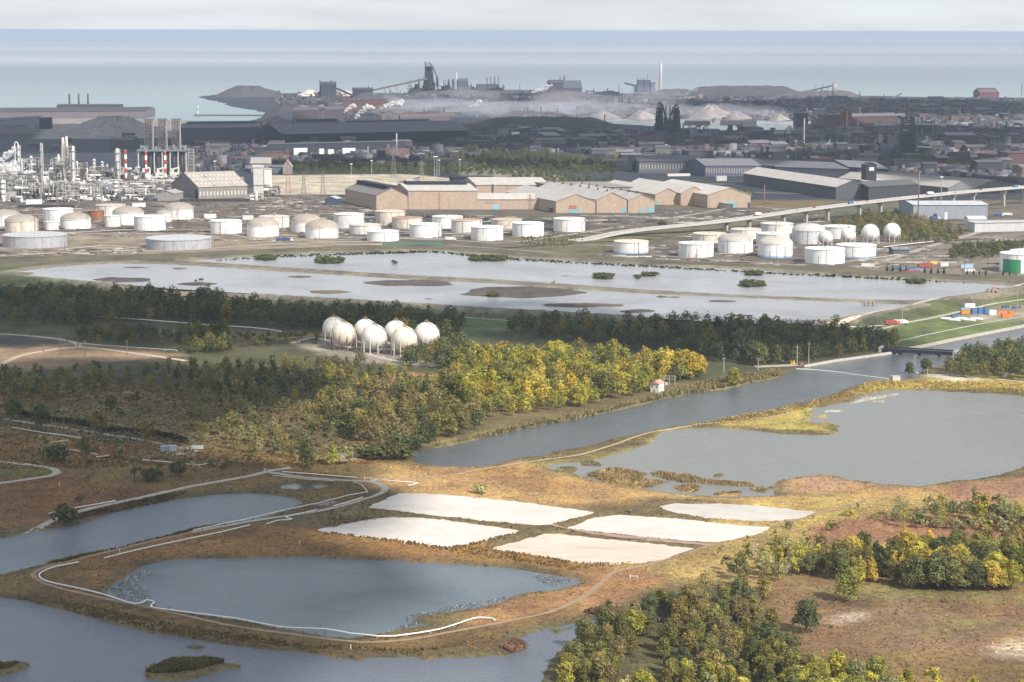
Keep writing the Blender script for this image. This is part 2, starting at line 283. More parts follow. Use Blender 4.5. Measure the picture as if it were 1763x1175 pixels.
# ------------------------------------------------------------------ land colours (photo pixel outlines; feather in m)
Z = [
 ([(-300,150),(2100,150),(2100,345),(-300,345)], (.022,.028,.050), 20),             # steelworks yards
 ([(80,196),(245,206),(330,207),(440,212),(300,238),(60,240)], (.24,.21,.205), 10),    # pale slag field
 ([(380,156),(480,152),(1500,168),(1763,170),(1763,200),(1300,200),(900,198),(560,190),(440,180)], (.03,.034,.054), 30),
 ([(900,182),(1310,186),(1395,205),(1100,208),(920,203)], (.15,.13,.13), 20),
 ([(440,250),(1000,255),(1250,275),(1150,300),(450,300)], (.04,.048,.03), 20),
 ([(-300,325),(460,325),(620,345),(1330,360),(2100,340),(2100,478),(1150,455),(760,430),(480,437),(-300,450)], (.125,.10,.085), 10),  # refinery and tank farm
 ([(-300,405),(480,400),(650,420),(655,430),(480,437),(-300,452)], (.25,.20,.155), 8),
 ([(-300,296),(330,292),(345,330),(270,346),(-300,352)], (.055,.05,.05), 8),
 ([(455,302),(700,300),(830,312),(800,322),(700,330),(600,335),(460,336)], (.46,.39,.32), 5),      # parking lot and sand yard
 ([(780,275),(900,290),(1000,310),(900,315),(800,305)], (.22,.20,.16), 10),
 ([(640,350),(1320,358),(1320,380),(1000,392),(640,372)], (.11,.095,.08), 6),
 ([(600,368),(1020,382),(1060,395),(900,395),(620,380)], (.065,.058,.06), 5),
 ([(880,405),(1010,403),(1300,380),(1320,392),(1180,410),(1050,430),(1000,445),(880,430)], (.12,.115,.06), 6),
 ([(1310,385),(1440,345),(1570,345),(1640,400),(1560,420),(1500,380)], (.10,.095,.06), 6),
 ([(1440,420),(1763,400),(1850,400),(1850,478),(1500,470)], (.19,.155,.125), 6),
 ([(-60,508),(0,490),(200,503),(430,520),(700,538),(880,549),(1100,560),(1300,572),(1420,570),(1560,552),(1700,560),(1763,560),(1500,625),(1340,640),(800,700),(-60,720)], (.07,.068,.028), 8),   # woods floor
 ([(-60,575),(90,585),(240,600),(320,612),(250,620),(100,632),(-60,655)], (.25,.165,.10), 5),
 ([(-60,576),(60,580),(105,590),(40,600),(-60,602)], (.085,.07,.065), 4),
 ([(250,570),(380,566),(560,575),(540,585),(300,600)], (.17,.13,.055), 5),
 ([(490,590),(640,585),(780,600),(740,632),(600,625)], (.26,.22,.18), 4),             # sphere yard
 ([(590,660),(700,640),(770,645),(760,660),(640,668)], (.36,.195,.095), 5),
 ([(800,545),(880,549),(1000,560),(880,566),(800,590),(760,590)], (.095,.12,.04), 5),
 ([(-60,655),(250,668),(560,690),(700,780),(500,790),(-60,740)], (.15,.112,.052), 10),
 ([(-60,735),(300,770),(700,790),(720,800),(640,815),(-60,905)], (.175,.11,.04), 8),   # brown sward
 ([(20,745),(300,780),(340,800),(120,790)], (.22,.12,.045), 8),
 ([(-60,810),(110,820),(300,850),(100,895),(-60,915)], (.19,.095,.036), 10),
 ([(-60,800),(60,800),(100,815),(-60,830)], (.14,.12,.03), 5),
 ([(430,815),(640,830),(640,860),(520,885),(480,880),(520,860),(440,845)], (.16,.105,.035), 5),
 ([(640,800),(900,795),(1100,830),(1340,855),(1500,840),(1763,830),(1763,900),(1500,900),(1330,870),(1130,860),(1000,880),(690,846),(640,840)], (.40,.25,.11), 8),   # bright straw
 ([(700,810),(900,800),(1060,840),(900,850)], (.33,.19,.08), 12),
 ([(1330,822),(1430,815),(1520,835),(1420,850),(1340,845)], (.40,.235,.14), 5),
 ([(1220,880),(1420,850),(1520,870),(1440,900),(1250,940)], (.45,.31,.11), 10),
 ([(1000,975),(1200,945),(1330,905),(1500,860),(1850,840),(1850,940),(1300,1020)], (.36,.25,.095), 8),
 ([(1380,905),(1520,885),(1850,895),(1850,945),(1600,925),(1480,950),(1400,935)], (.28,.145,.08), 5),
 ([(1620,835),(1763,825),(1763,860),(1640,865)], (.30,.16,.095), 6),
 ([(430,905),(560,910),(850,940),(1190,945),(1010,990),(900,970),(240,960),(100,980),(300,920)], (.27,.145,.052), 5),
 ([(850,1000),(1100,975),(1150,1000),(1000,1060),(800,1085)], (.33,.175,.08), 6),
 ([(60,965),(330,910),(420,915),(260,965),(200,1010),(80,1010)], (.215,.112,.042), 5),
 ([(-60,990),(100,975),(280,1045),(560,1100),(860,1070),(1000,1040),(880,1110),(600,1135),(300,1095),(-60,1025)], (.165,.10,.036), 5),
 ([(1290,1000),(1400,990),(1763,1010),(1850,1020),(1850,1260),(1300,1260),(1250,1100)], (.205,.12,.058), 8),     # red field
 ([(1400,1045),(1540,1030),(1700,1060),(1850,1050),(1850,1150),(1500,1120)], (.235,.145,.08), 14),
 ([(1380,1015),(1500,1005),(1763,1018),(1850,1030),(1763,1042),(1560,1030),(1420,1034)], (.20,.155,.06), 6),([(1430,1130),(1600,1120),(1850,1150),(1850,1260),(1400,1260)], (.20,.125,.05), 10),([(1560,1075),(1680,1062),(1763,1075),(1640,1095)], (.23,.17,.075), 8),
 ([(1690,1112),(1763,1090),(1850,1090),(1850,1140),(1700,1132)], (.52,.42,.33), 6),
 ([(1440,1060),(1500,1052),(1490,1068),(1445,1072)], (.42,.34,.28), 5),
 ([(900,1080),(1250,1010),(1330,1080),(1400,1260),(900,1260)], (.10,.085,.035), 8),
 ([(1040,790),(1180,745),(1440,690),(1500,655),(1850,640),(1850,672),(1540,668),(1470,688),(1415,700),(1440,745),(1300,738),(1150,738),(1120,760),(960,800),(850,802)], (.43,.32,.10), 5),  # straw spit
 ([(1560,650),(1700,645),(1850,660),(1850,648),(1620,640)], (.20,.13,.075), 4),
 ([(1580,646),(1640,644),(1700,655),(1640,656)], (.50,.44,.37), 3),
 ([(720,765),(900,733),(1100,695),(1340,640),(1350,650),(1200,680),(1000,722),(760,775)], (.27,.215,.09), 3),      # reed bank
 ([(1440,560),(1570,535),(1763,500),(1850,490),(1850,560),(1640,586),(1550,604)], (.12,.15,.045), 5),     # mown levee
 ([(1640,545),(1720,528),(1850,522),(1850,548),(1700,556)], (.26,.22,.17), 4),
 ([(1455,695),(1490,678),(1550,674),(1540,683),(1500,688),(1470,697)], (.42,.41,.39), 3),([(1488,692),(1530,685),(1522,694)], (.40,.39,.37), 2),([(1406,708),(1440,701),(1458,706),(1425,711)], (.40,.39,.36), 2),  # pale patches in the mud pond
 ([(340,765),(300,772),(330,784),(285,785)], (.45,.40,.36), 3),
 ([(555,782),(625,780),(630,790),(560,795)], (.33,.26,.2), 3),
]
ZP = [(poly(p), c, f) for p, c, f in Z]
def land_height(x, y):
    x = np.asarray(x, float); y = np.asarray(y, float)
    far = np.clip((y - 1500) / 3000, 0, 1)
    z = .25 * fbm(x, y, 40, 2) * (1 - far)
    t = sdist(TOE, x, y, 80)
    z = np.where(t > -80, z + 6.0 * sstep(0, 16, t), z)
    jag = fbm(x, y, 14, 5) * (1.6 + 2.0 * np.clip((y - 900) / 1200, 0, 1)) + vnoise(x, y, 3.2, 9) * .7
    isl = np.full(x.shape, -60.0)
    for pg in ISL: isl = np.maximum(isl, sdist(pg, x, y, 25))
    for pg in W_POLY.values():
        s = np.minimum(sdist(pg, x, y), -isl - 0.0) + jag
        wdt = 2.2 + np.clip((y - 1000) / 900, 0, 4)
        c = sstep(-wdt, wdt, s); z = z * (1 - c) + c * -1.8
    for k, pg in B_POLY:
        s = sdist(pg, x, y, 30) + jag * .8; c = sstep(-2.0, 2.0, s)
        rim = np.exp(-((s + 4.5) / 3.0) ** 2) * .5
        z = (z + rim) * (1 - c) + c * -1.2
    li = np.full(x.shape, -60.0)
    for pg, g in LISL: li = np.maximum(li, sdist(pg, x, y, 60))
    for pg in L_POLY.values():
        s = np.minimum(sdist(pg, x, y), -li) + jag * .5
        c = sstep(-5, 5, s); z = z * (1 - c) + c * 4.0
        z = np.where((li > -4) & (sdist(pg, x, y) > 0), np.minimum(z, 5.35 + .5 * np.clip(li, 0, 6) / 6), z)
    l = sdist(LAKE_EDGE, x, y, 400) + fbm(x, y, 160, 4) * 25
    c = sstep(-25, 25, l); z = z * (1 - c) + c * -8.0
    return z
def land_colour(x, y):
    x = np.asarray(x, float); y = np.asarray(y, float)
    c = np.empty(x.shape + (3,)); c[...] = (.15, .11, .05)
    for i, (pg, rgb, f) in enumerate(ZP):
        lo, hi = pg.min(0) - f * 4, pg.max(0) + f * 4; m = (x > lo[0]) & (x < hi[0]) & (y > lo[1]) & (y < hi[1])
        if not m.any(): continue
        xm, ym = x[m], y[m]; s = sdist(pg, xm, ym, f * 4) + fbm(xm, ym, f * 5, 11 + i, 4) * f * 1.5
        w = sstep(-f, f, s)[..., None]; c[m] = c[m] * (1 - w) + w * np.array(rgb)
    t = sdist(TOE, x, y, 60); g = sstep(-4, 3, t)[..., None]
    lg = np.maximum(sdist(L_POLY['upper_lagoon'], x, y, 60), sdist(L_POLY['lower_lagoon'], x, y, 60))
    qa, qb = P(20, 470), P(1570, 524); behind = (qb.x - qa.x) * (y - qa.y) - (qb.y - qa.y) * (x - qa.x) > 0
    green = np.array((.075, .088, .036)); grit = np.array((.20, .172, .14)); mud = np.array((.085, .07, .065))
    lev = np.where(((lg > -13) | behind)[..., None], np.where((lg > -13)[..., None], grit, np.array((.115, .10, .062))), green)
    c = c * (1 - g) + g * lev
    c = np.where((lg > 4)[..., None], mud, c)
    vegi = np.full(x.shape, -60.0); br = np.full(x.shape, -60.0)
    for k, (pg, gv) in enumerate(LISL):
        if gv: vegi = np.maximum(vegi, sdist(pg, x, y, 30))
        elif k % 3 == 0: br = np.maximum(br, sdist(pg, x, y, 30))
    c = np.where((vegi > -3)[..., None], np.array((.05, .06, .03)), c)
    c = np.where((br > -3)[..., None], np.array((.13, .10, .075)), c)
    wet = np.full(x.shape, -60.0)
    for pg in W_POLY.values(): wet = np.maximum(wet, sdist(pg, x, y, 30))
    w = (np.exp(-((wet + 2.0) / 3.0) ** 2) * .55)[..., None]; c = c * (1 - w) + w * np.array((.10, .085, .045))
    for k, pg in B_POLY:
        w = sstep(1.2, 3.0, sdist(pg, x, y, 20) + vnoise(x, y, 3.2, 9) * .7 + fbm(x, y, 14, 5) * 1.3)[..., None]; c = c * (1 - w) + w * np.array((.62, .55, .48))
    return c
def hz(x, y): return float(land_height(np.array([x]), np.array([y]))[0])
def G(x, y, it=4):
    """ground point with terrain height under photo pixel (x, y)"""
    z = 0.0
    for _ in range(it): p = P(x, y, z); z = hz(p.x, p.y)
    return Vector((p.x, p.y, z))
# terrain sheet
NR, NC = 780, 300
yy = 560 * (9600 / 560) ** (np.arange(NR) / (NR - 1)); uu = np.linspace(-1, 1, NC)
GX = uu[None, :] * (yy[:, None] * .29 + 70); GY = np.repeat(yy[:, None], NC, 1)
GZ = land_height(GX, GY); GC = land_colour(GX, GY)
def grid_height(x, y):
    x = np.asarray(x, float); y = np.asarray(y, float)
    r = np.clip(np.log(np.maximum(y, 561) / 560) / math.log(9600 / 560) * (NR - 1), 0, NR - 1.001); c = np.clip((x / (y * .29 + 70) + 1) / 2 * (NC - 1), 0, NC - 1.001)
    i, j = r.astype(int), c.astype(int); a, b = r - i, c - j
    return (GZ[i, j] * (1 - b) + GZ[i, j + 1] * b) * (1 - a) + (GZ[i + 1, j] * (1 - b) + GZ[i + 1, j + 1] * b) * a
land_height = grid_height
def grid_mesh(name, X, Y, Zv):
    nr, nc = X.shape; me = bpy.data.meshes.new(name); nv = nr * nc
    me.vertices.add(nv); me.vertices.foreach_set('co', np.stack([X, Y, Zv], -1).astype(np.float32).ravel())
    i = np.arange(nr - 1)[:, None] * nc + np.arange(nc - 1)[None, :]
    q = np.stack([i, i + 1, i + nc + 1, i + nc], -1).reshape(-1, 4); nf = len(q)
    me.loops.add(nf * 4); me.loops.foreach_set('vertex_index', q.ravel().astype(np.int32))
    me.polygons.add(nf); me.polygons.foreach_set('loop_start', (np.arange(nf) * 4).astype(np.int32)); me.polygons.foreach_set('loop_total', np.full(nf, 4, np.int32))
    me.update(); me.validate(); me.polygons.foreach_set('use_smooth', [True] * nf); return me
def set_col(me, c):
    a = me.color_attributes.new('tint', 'FLOAT_COLOR', 'POINT'); c = np.asarray(c).reshape(-1, 3)
    a.data.foreach_set('color', np.concatenate([c, np.ones((len(c), 1))], 1).astype(np.float32).ravel())
gm, nt, out = new_mat('earth_and_grass')
at = N(nt, 'Attribute', attribute_name='tint').outputs['Color']; p = geo_pos(nt)
a1 = noise_val(nt, .03, 6, p, .62, .3, .7, .5, 1.5); a2 = noise_val(nt, .28, 4, p, .65, .3, .72, .66, 1.34); a3 = noise_val(nt, 1.3, 3, p, .7, .3, .7, .7, 1.3)
c = mixc(nt, 1, at, a1, 'MULTIPLY'); c = mixc(nt, 1, c, a2, 'MULTIPLY'); c = mixc(nt, 1, c, a3, 'MULTIPLY')
hue = noise_val(nt, .06, 4, p, .6, .45, .7, 0, .5); c = mixc(nt, hue, c, mixc(nt, 1, c, (.92, 1.12, .62), 'MULTIPLY'))
h2 = noise_val(nt, .45, 4, p, .6, .5, .72, 0, .5); c = mixc(nt, h2, c, mixc(nt, 1, c, (1.15, 1.05, .85), 'MULTIPLY'))
bt = noise_val(nt, .8, 4, p, .7, .2, .8, 0, 1)
principled(nt, out, c, .95, bump=bt, bstr=.8, bdist=.8); M['ground'] = gm
me = grid_mesh('ground', GX, GY, GZ); set_col(me, GC); ground = mesh_obj('ground', me, gm); tag(ground, kind='structure')
# ------------------------------------------------------------------ water
def water_mat(name, body, rough=.16, wave=.5, bump=.25, streak=0.0, alt=None):
    m, nt, out = new_mat(name); p = geo_pos(nt)
    mp1 = N(nt, 'Mapping'); mp1.inputs['Rotation'].default_value = (0, 0, .5); mp1.inputs['Scale'].default_value = (.6, 1.3, 1); nt.links.new(p, mp1.inputs[0])
    n = noise_val(nt, wave * .7, 5, mp1.outputs[0], .65, .2, .8, 0, 1)
    big = noise_val(nt, .012, 4, p, .6, .35, .65, 0, 1)
    base = mixc(nt, big, body, alt or tuple(v * .75 for v in body))
    r = math_node(nt, 'ADD', rough, math_node(nt, 'MULTIPLY', big, .22))
    b = principled(nt, out, base, r, bump=n, bstr=min(1.0, bump * 1.8), bdist=.6); b.inputs['IOR'].default_value = 1.33
    return m
def grow(pg, d):
    n = len(pg); area = sum(pg[i][0] * pg[(i + 1) % n][1] - pg[(i + 1) % n][0] * pg[i][1] for i in range(n)); s = 1 if area > 0 else -1
    r = []
    for i in range(n):
        e1 = pg[i] - pg[i - 1]; e2 = pg[(i + 1) % n] - pg[i]
        n1 = np.array([e1[1], -e1[0]]) / (np.hypot(*e1) + 1e-9); n2 = np.array([e2[1], -e2[0]]) / (np.hypot(*e2) + 1e-9)
        k = n1 + n2; k = k / max(.35, np.hypot(*k)); r.append(pg[i] + s * k * d)
    return np.array(r)
def sheet(name, pg, z, m, kind='structure'):
    bm = bmesh.new(); vs = [bm.verts.new((a, b, z)) for a, b in pg]; f = bm.faces.new(vs)
    bmesh.ops.triangulate(bm, faces=[f]); bm.normal_update()
    for q in bm.faces:
        if q.normal.z < 0: q.normal_flip()
    me = bpy.data.meshes.new(name); bm.to_mesh(me); bm.free(); o = mesh_obj(name, me, m); tag(o, kind=kind); return o
WM = {'front_marsh': water_mat('marsh_water', (.165, .188, .235), .1, 1.1, .6),
      'side_pond': water_mat('side_pond_water', (.175, .198, .245), .1, 1.1, .6),
      'round_pond': water_mat('round_pond_water', (.12, .16, .195), .1, 1.1, .6, alt=(.16, .195, .225)),
      'canal': water_mat('canal_water', (.105, .118, .128), .12, .5, .35),
      'mud_pond': water_mat('silty_water', (.185, .19, .178), .2, .5, .3, alt=(.205, .212, .20))}
pool_m = water_mat('pool_water', (.08, .08, .08), .08, .4, .15); lag_m = water_mat('lagoon_water', (.34, .342, .36), .14, .5, .3)
harb_m = water_mat('harbour_water', (.22, .23, .25), .08, .15, .1)
for k, pg in W_POLY.items():
    sheet(k, grow(pg, 4.0 if 'pool' not in k else 2.0), -.8 if 'channel' not in k else -.78, WM.get(k, harb_m if k in ('harbour_basin', 'ship_channel', 'turning_basin') else pool_m))
for k, pg in L_POLY.items(): sheet(k, grow(pg, 3.0), 5.0, lag_m)
# lake, to the horizon
lm, nt, out = new_mat('lake_water'); p = geo_pos(nt)
mp1 = N(nt, 'Mapping'); mp1.inputs['Scale'].default_value = (.00002, .00013, 1); nt.links.new(p, mp1.inputs[0])
st = noise_val(nt, 1.0, 5, mp1.outputs[0], .55, .40, .60, 0, 1)  # bands of cloud shadow and wind, painted into the lake's base colour
sep = N(nt, 'SeparateXYZ'); nt.links.new(p, sep.inputs[0])
off = N(nt, 'MapRange'); off.inputs[1].default_value = 5500; off.inputs[2].default_value = 11000; nt.links.new(sep.outputs[1], off.inputs[0])
shade_banded = mixc(nt, st, (.15, .18, .21), (.40, .41, .40)); c = mixc(nt, off.outputs[0], (.18, .265, .275), shade_banded)
wv = noise_val(nt, .06, 3, p, .6, .2, .8, 0, 1)
b = principled(nt, out, c, .3, bump=wv, bstr=.3, bdist=1.5); b.inputs['IOR'].default_value = 1.33
me = pymesh('lake', [(-30000, 4700, -1), (30000, 4700, -1), (60000, 160000, -1), (-60000, 160000, -1)], [(0, 1, 2, 3)])
tag(mesh_obj('lake', me, lm), kind='structure')
# white settling basins
def basin_mat(name, a, b2):
    m, nt, out = new_mat(name); p = geo_pos(nt)
    mpb = N(nt, 'Mapping'); mpb.inputs['Scale'].default_value = (.5, 1.2, 1); nt.links.new(p, mpb.inputs[0])
    w = noise_val(nt, .05, 6, mpb.outputs[0], .65, .38, .66, 0, 1); w2 = noise_val(nt, .22, 5, mpb.outputs[0], .7, .3, .7, .84, 1.08)
    principled(nt, out, mixc(nt, 1, mixc(nt, w, a, b2), w2, 'MULTIPLY'), .75, bump=noise_val(nt, 1.5, 3, p), bstr=.12, bdist=.2); return m
BMAT = {'white': basin_mat('white_sediment', (.66, .60, .55), (.57, .51, .455)), 'cream': basin_mat('cream_sediment', (.62, .55, .47), (.52, .42, .32)), 'grey': basin_mat('grey_sediment', (.48, .44, .40), (.60, .55, .50))}
for k, pg in B_POLY: sheet('settling_basin', grow(pg, 2.2), -.45, BMAT[k])
# ------------------------------------------------------------------ air
hm, nt, out = new_mat('pale_air')
pv = N(nt, 'VolumePrincipled'); pv.inputs['Color'].default_value = (.68, .81, 1.0, 1); pv.inputs['Density'].default_value = 3.0e-5; pv.inputs['Anisotropy'].default_value = .1
pv.inputs['Density Attribute'].default_value = ''
nt.links.new(pv.outputs[0], out.inputs['Volume'])
b = MB().box(-61000, -200, -12, 61000, 161000, 233.5); tag(b.build('haze', hm), kind='stuff')
# ------------------------------------------------------------------ clouds overhead, out of the frame, whose shade crosses the land
cm, nt, out = new_mat('cloud_white'); d1 = N(nt, 'BsdfDiffuse'); d1.inputs[0].default_value = (.92, .93, .95, 1)
d2 = N(nt, 'BsdfTranslucent'); d2.inputs[0].default_value = (.9, .92, .95, 1); ms = N(nt, 'MixShader'); ms.inputs[0].default_value = .46
nt.links.new(d1.outputs[0], ms.inputs[1]); nt.links.new(d2.outputs[0], ms.inputs[2]); nt.links.new(ms.outputs[0], out.inputs['Surface'])
ALT = 1150.0
def cloud(pts, r_scale=1.0, seed=0):
    """a cumulus cloud whose shade falls on the photo pixels pts = (x, y, radius in m)"""
    b = MB(); rr = random.Random(seed)
    off = sun_dir * (ALT / sun_dir.z)
    for (x, y, r) in pts:
        g = P(x, y) + off
        for k in range(5):
            a = rr.uniform(0, 6.28); q = rr.uniform(0, .55) * r; rad = r * rr.uniform(.5, .75)
            cx_, cy_, cz_ = g.x + q * math.cos(a), g.y + q * math.sin(a), ALT + rad * .35 + rr.uniform(0, 40)
            v, f = [], []
            bm = bmesh.new(); bmesh.ops.create_icosphere(bm, subdivisions=3, radius=1.0)
            co = np.array([tuple(w.co) for w in bm.verts])
            dsp = 1 + .16 * vnoise(co[:, 0] + co[:, 2] * .7, co[:, 1] + seed + k, .45, 3) + .07 * vnoise(co[:, 0] - co[:, 2], co[:, 1], .17, 4)
            co = co * dsp[:, None]; co[:, 2] = np.where(co[:, 2] < -.35, -.35, co[:, 2])
            v = [(cx_ + rad * w[0], cy_ + rad * w[1], cz_ + rad * .55 * w[2]) for w in co]
            f = [tuple(w.index for w in q_.verts) for q_ in bm.faces]; bm.free(); b.add(v, f, True)
    return tag(b.build('cloud', cm), kind='stuff')
CLOUDS = [
 [(120,720,150),(300,690,110),(100,860,150),(60,1000,120),(250,1090,130),(330,900,110),(480,1050,90),(-100,800,150)],
 [(200,560,170),(420,570,150),(640,560,110),(20,540,180),(960,575,110),(1120,590,90),(1300,600,100),(1450,590,90)],
 [(500,240,360),(760,228,430),(1000,240,420),(1250,230,480),(1450,235,480),(1650,240,500),(250,250,350),(860,176,300),(1700,190,800),(60,225,300)],
 [(560,288,110),(680,286,120),(800,284,130),(920,288,120)],
 [(400,240,450),(900,255,260),(1200,290,200),(1500,280,240),(1700,320,180)],
]
for i, c_ in enumerate(CLOUDS): cloud(c_, seed=i + 1)
# ------------------------------------------------------------------ trees
fm, nt, out = new_mat('autumn_leaves')
oc = N(nt, 'ObjectInfo').outputs['Color']; p = geo_pos(nt)
k1 = noise_val(nt, .4, 3, p, .6, .32, .68, .45, 1.65); k2 = noise_val(nt, 2.2, 2, p, .6, .3, .7, .65, 1.4)
c = mixc(nt, 1, mixc(nt, 1, oc, k1, 'MULTIPLY'), k2, 'MULTIPLY')
k3 = noise_val(nt, .22, 3, p, .6, .5, .75, 0, .6); c = mixc(nt, k3, c, mixc(nt, 1, c, (1.3, 1.12, .7), 'MULTIPLY'))
def leaf_shader(nt, out, c):
    d = N(nt, 'BsdfDiffuse'); t = N(nt, 'BsdfTranslucent'); mx = N(nt, 'MixShader'); mx.inputs[0].default_value = .32
    nt.links.new(c, d.inputs[0]); nt.links.new(c, t.inputs[0]); nt.links.new(d.outputs[0], mx.inputs[1]); nt.links.new(t.outputs[0], mx.inputs[2]); nt.links.new(mx.outputs[0], out.inputs['Surface'])
leaf_shader(nt, out, c); M['leaf'] = fm
fm2, nt, out = new_mat('massed_leaves'); at = N(nt, 'Attribute', attribute_name='tint').outputs['Color']; p = geo_pos(nt)
k1 = noise_val(nt, .5, 3, p, .6, .3, .7, .6, 1.4); leaf_shader(nt, out, mixc(nt, 1, at, k1, 'MULTIPLY')); M['leafmass'] = fm2
M['bark'] = paint_mat('bark', .95, .4)

def leaf_cloud(rs, lobes, n, s0, s1):
    """leaf sprays (small bent quads) spread through a set of lobes; lobes = (centre, radii)"""
    L = len(lobes); w = np.array([l[1][0] * l[1][1] + l[1][1] * l[1][2] for l in lobes]); idx = rs.choice(L, n, p=w / w.sum())
    ce = np.array([l[0] for l in lobes])[idx]; ra = np.array([l[1] for l in lobes])[idx]
    d = rs.normal(size=(n, 3)); d /= np.linalg.norm(d, axis=1)[:, None]; d[:, 2] = np.where(d[:, 2] < -.55, -d[:, 2], d[:, 2])
    rad = rs.uniform(.55, 1.05, n) ** .6
    clump = 1 + .22 * np.sin(d[:, 0] * 6 + idx) * np.sin(d[:, 1] * 5 + idx * 2) + .1 * np.sin(d[:, 2] * 9 + idx)
    c = ce + d * ra * (rad * clump)[:, None]
    nn = d + rs.normal(scale=.55, size=(n, 3)); nn[:, 2] += .35; nn /= np.linalg.norm(nn, axis=1)[:, None]
    u = np.cross(nn, rs.normal(size=(n, 3))); u /= np.linalg.norm(u, axis=1)[:, None] + 1e-9; v = np.cross(nn, u)
    s = rs.uniform(s0, s1, n)[:, None]; e = rs.uniform(.55, 1.0, n)[:, None]
    q = np.stack([c - u * s, c - v * s * e, c + u * s * .9 + nn * s * .2, c + v * s * e], 1)
    return q.reshape(-1, 3)
def tree_shape(kind, rs, H_):
    """lobes and limb list of a tree of height H_"""
    lobes, limbs = [], []
    if kind == 'broad':
        n = rs.randint(9, 13); W = H_ * rs.uniform(.38, .46)
        for k in range(n):
            a = k * 2.4 + rs.uniform(0, 1); t = k / n; zc = H_ * (.24 + .58 * t + rs.uniform(-.05, .05)); rr = W * (1 - .55 * abs(t - .35)) * rs.uniform(.4, .75)
            r = H_ * rs.uniform(.14, .22); lobes.append(((rr * math.cos(a), rr * math.sin(a), zc), (r, r, r * rs.uniform(.7, .95))))
        lobes.append(((0, 0, H_ * .5), (W * .7, W * .7, H_ * .34))); lobes.append(((rs.uniform(-1, 1), 0, H_ * .86), (W * .4, W * .4, H_ * .12)))
    elif kind == 'tall':
        n = 10; W = H_ * rs.uniform(.22, .29)
        for k in range(n):
            a = k * 2.4; t = k / n; zc = H_ * (.16 + .62 * t); rr = W * .75 * rs.uniform(.4, 1) * (1 - .5 * t); r = H_ * rs.uniform(.12, .17) * (1.1 - .3 * t)
            lobes.append(((rr * math.cos(a), rr * math.sin(a), zc), (r, r, r * 1.25)))
        lobes.append(((0, 0, H_ * .55), (W * .6, W * .6, H_ * .4)))
    elif kind == 'wispy':
        n = rs.randint(7, 10)
        for k in range(n):
            a = rs.uniform(0, 6.28); t = k / n; zc = H_ * (.35 + .58 * t); rr = H_ * .24 * rs.uniform(.2, 1); r = H_ * rs.uniform(.08, .13)
            lobes.append(((rr * math.cos(a), rr * math.sin(a), zc), (r, r, r * 1.1)))
    else:  # bush
        n = rs.randint(5, 8)
        for k in range(n):
            a = k * 2.4; rr = H_ * .55 * rs.uniform(.1, 1); r = H_ * rs.uniform(.28, .42)
            lobes.append(((rr * math.cos(a), rr * math.sin(a), H_ * rs.uniform(.3, .62)), (r, r, r * .85)))
    for c_, r_ in lobes[:9]: limbs.append(c_)
    return lobes, limbs
def tree_meshes(kind, seed, H_, n, s0, s1):
    rs = np.random.RandomState(seed); lobes, limbs = tree_shape(kind, rs, H_)
    q = leaf_cloud(rs, lobes, n, s0, s1); f = np.arange(len(q)).reshape(-1, 4)
    crown = pymesh('crown', q, f.tolist()); crown.materials.append(M['leaf'])
    b = MB(); tr = H_ * (.018 if kind != 'bush' else .02); top = H_ * (.6 if kind != 'bush' else .4)
    lean = (rs.uniform(-.03, .03) * H_, rs.uniform(-.03, .03) * H_)
    b.tube((0, 0, -.6), (lean[0] * .5, lean[1] * .5, top * .5), tr * 1.35, tr * .95, n=7); b.tube((lean[0] * .5, lean[1] * .5, top * .5), (lean[0], lean[1], top), tr * .95, tr * .4, n=6)
    for l in limbs:
        z0 = min(l[2] * .7, top * .9); t = z0 / top
        b.tube((lean[0] * t, lean[1] * t, z0), (l[0] * .9, l[1] * .9, l[2]), tr * .42, tr * .12, n=4)
    trunk = b.mesh('trunk'); trunk.materials.append(M['bark']); return crown, trunk, q
KH = {'broad': 16.0, 'tall': 16.0, 'wispy': 12.0, 'bush': 4.0}
VAR = {k: [tree_meshes(k, 100 + 10 * i + s, KH[k], {'broad': 3600, 'tall': 2600, 'wispy': 1000, 'bush': 900}[k], .26 if k != 'bush' else .2, .52 if k != 'bush' else .4) for s in range(5 if k != 'bush' else 4)] for i, k in enumerate(KH)}
MASS = {k: [tree_meshes(k, 300 + 10 * i + s, KH[k], {'broad': 250, 'tall': 190, 'wispy': 110, 'bush': 80}[k], (.6 if k != 'bush' else .4), 1.1 if k != 'bush' else .75)[2] for s in range(5)] for i, k in enumerate(KH)}
BR = 2.45
PAL = {'dark': [(.046, .054, .024), (.054, .060, .026), (.062, .064, .027), (.048, .056, .028)], 'olive': [(.082, .078, .026), (.095, .083, .028), (.07, .071, .027), (.105, .086, .03), (.062, .065, .027)],
       'lime': [(.13, .124, .028), (.16, .146, .03), (.105, .107, .03), (.175, .155, .033)], 'gold': [(.21, .155, .03), (.19, .145, .033), (.23, .18, .038)], 'brown': [(.105, .088, .04), (.095, .08, .038)], 'sage': [(.125, .118, .055), (.145, .13, .06), (.105, .104, .05)]}
PAL = {k: [tuple(q * BR for q in c_) for c_ in v] for k, v in PAL.items()}
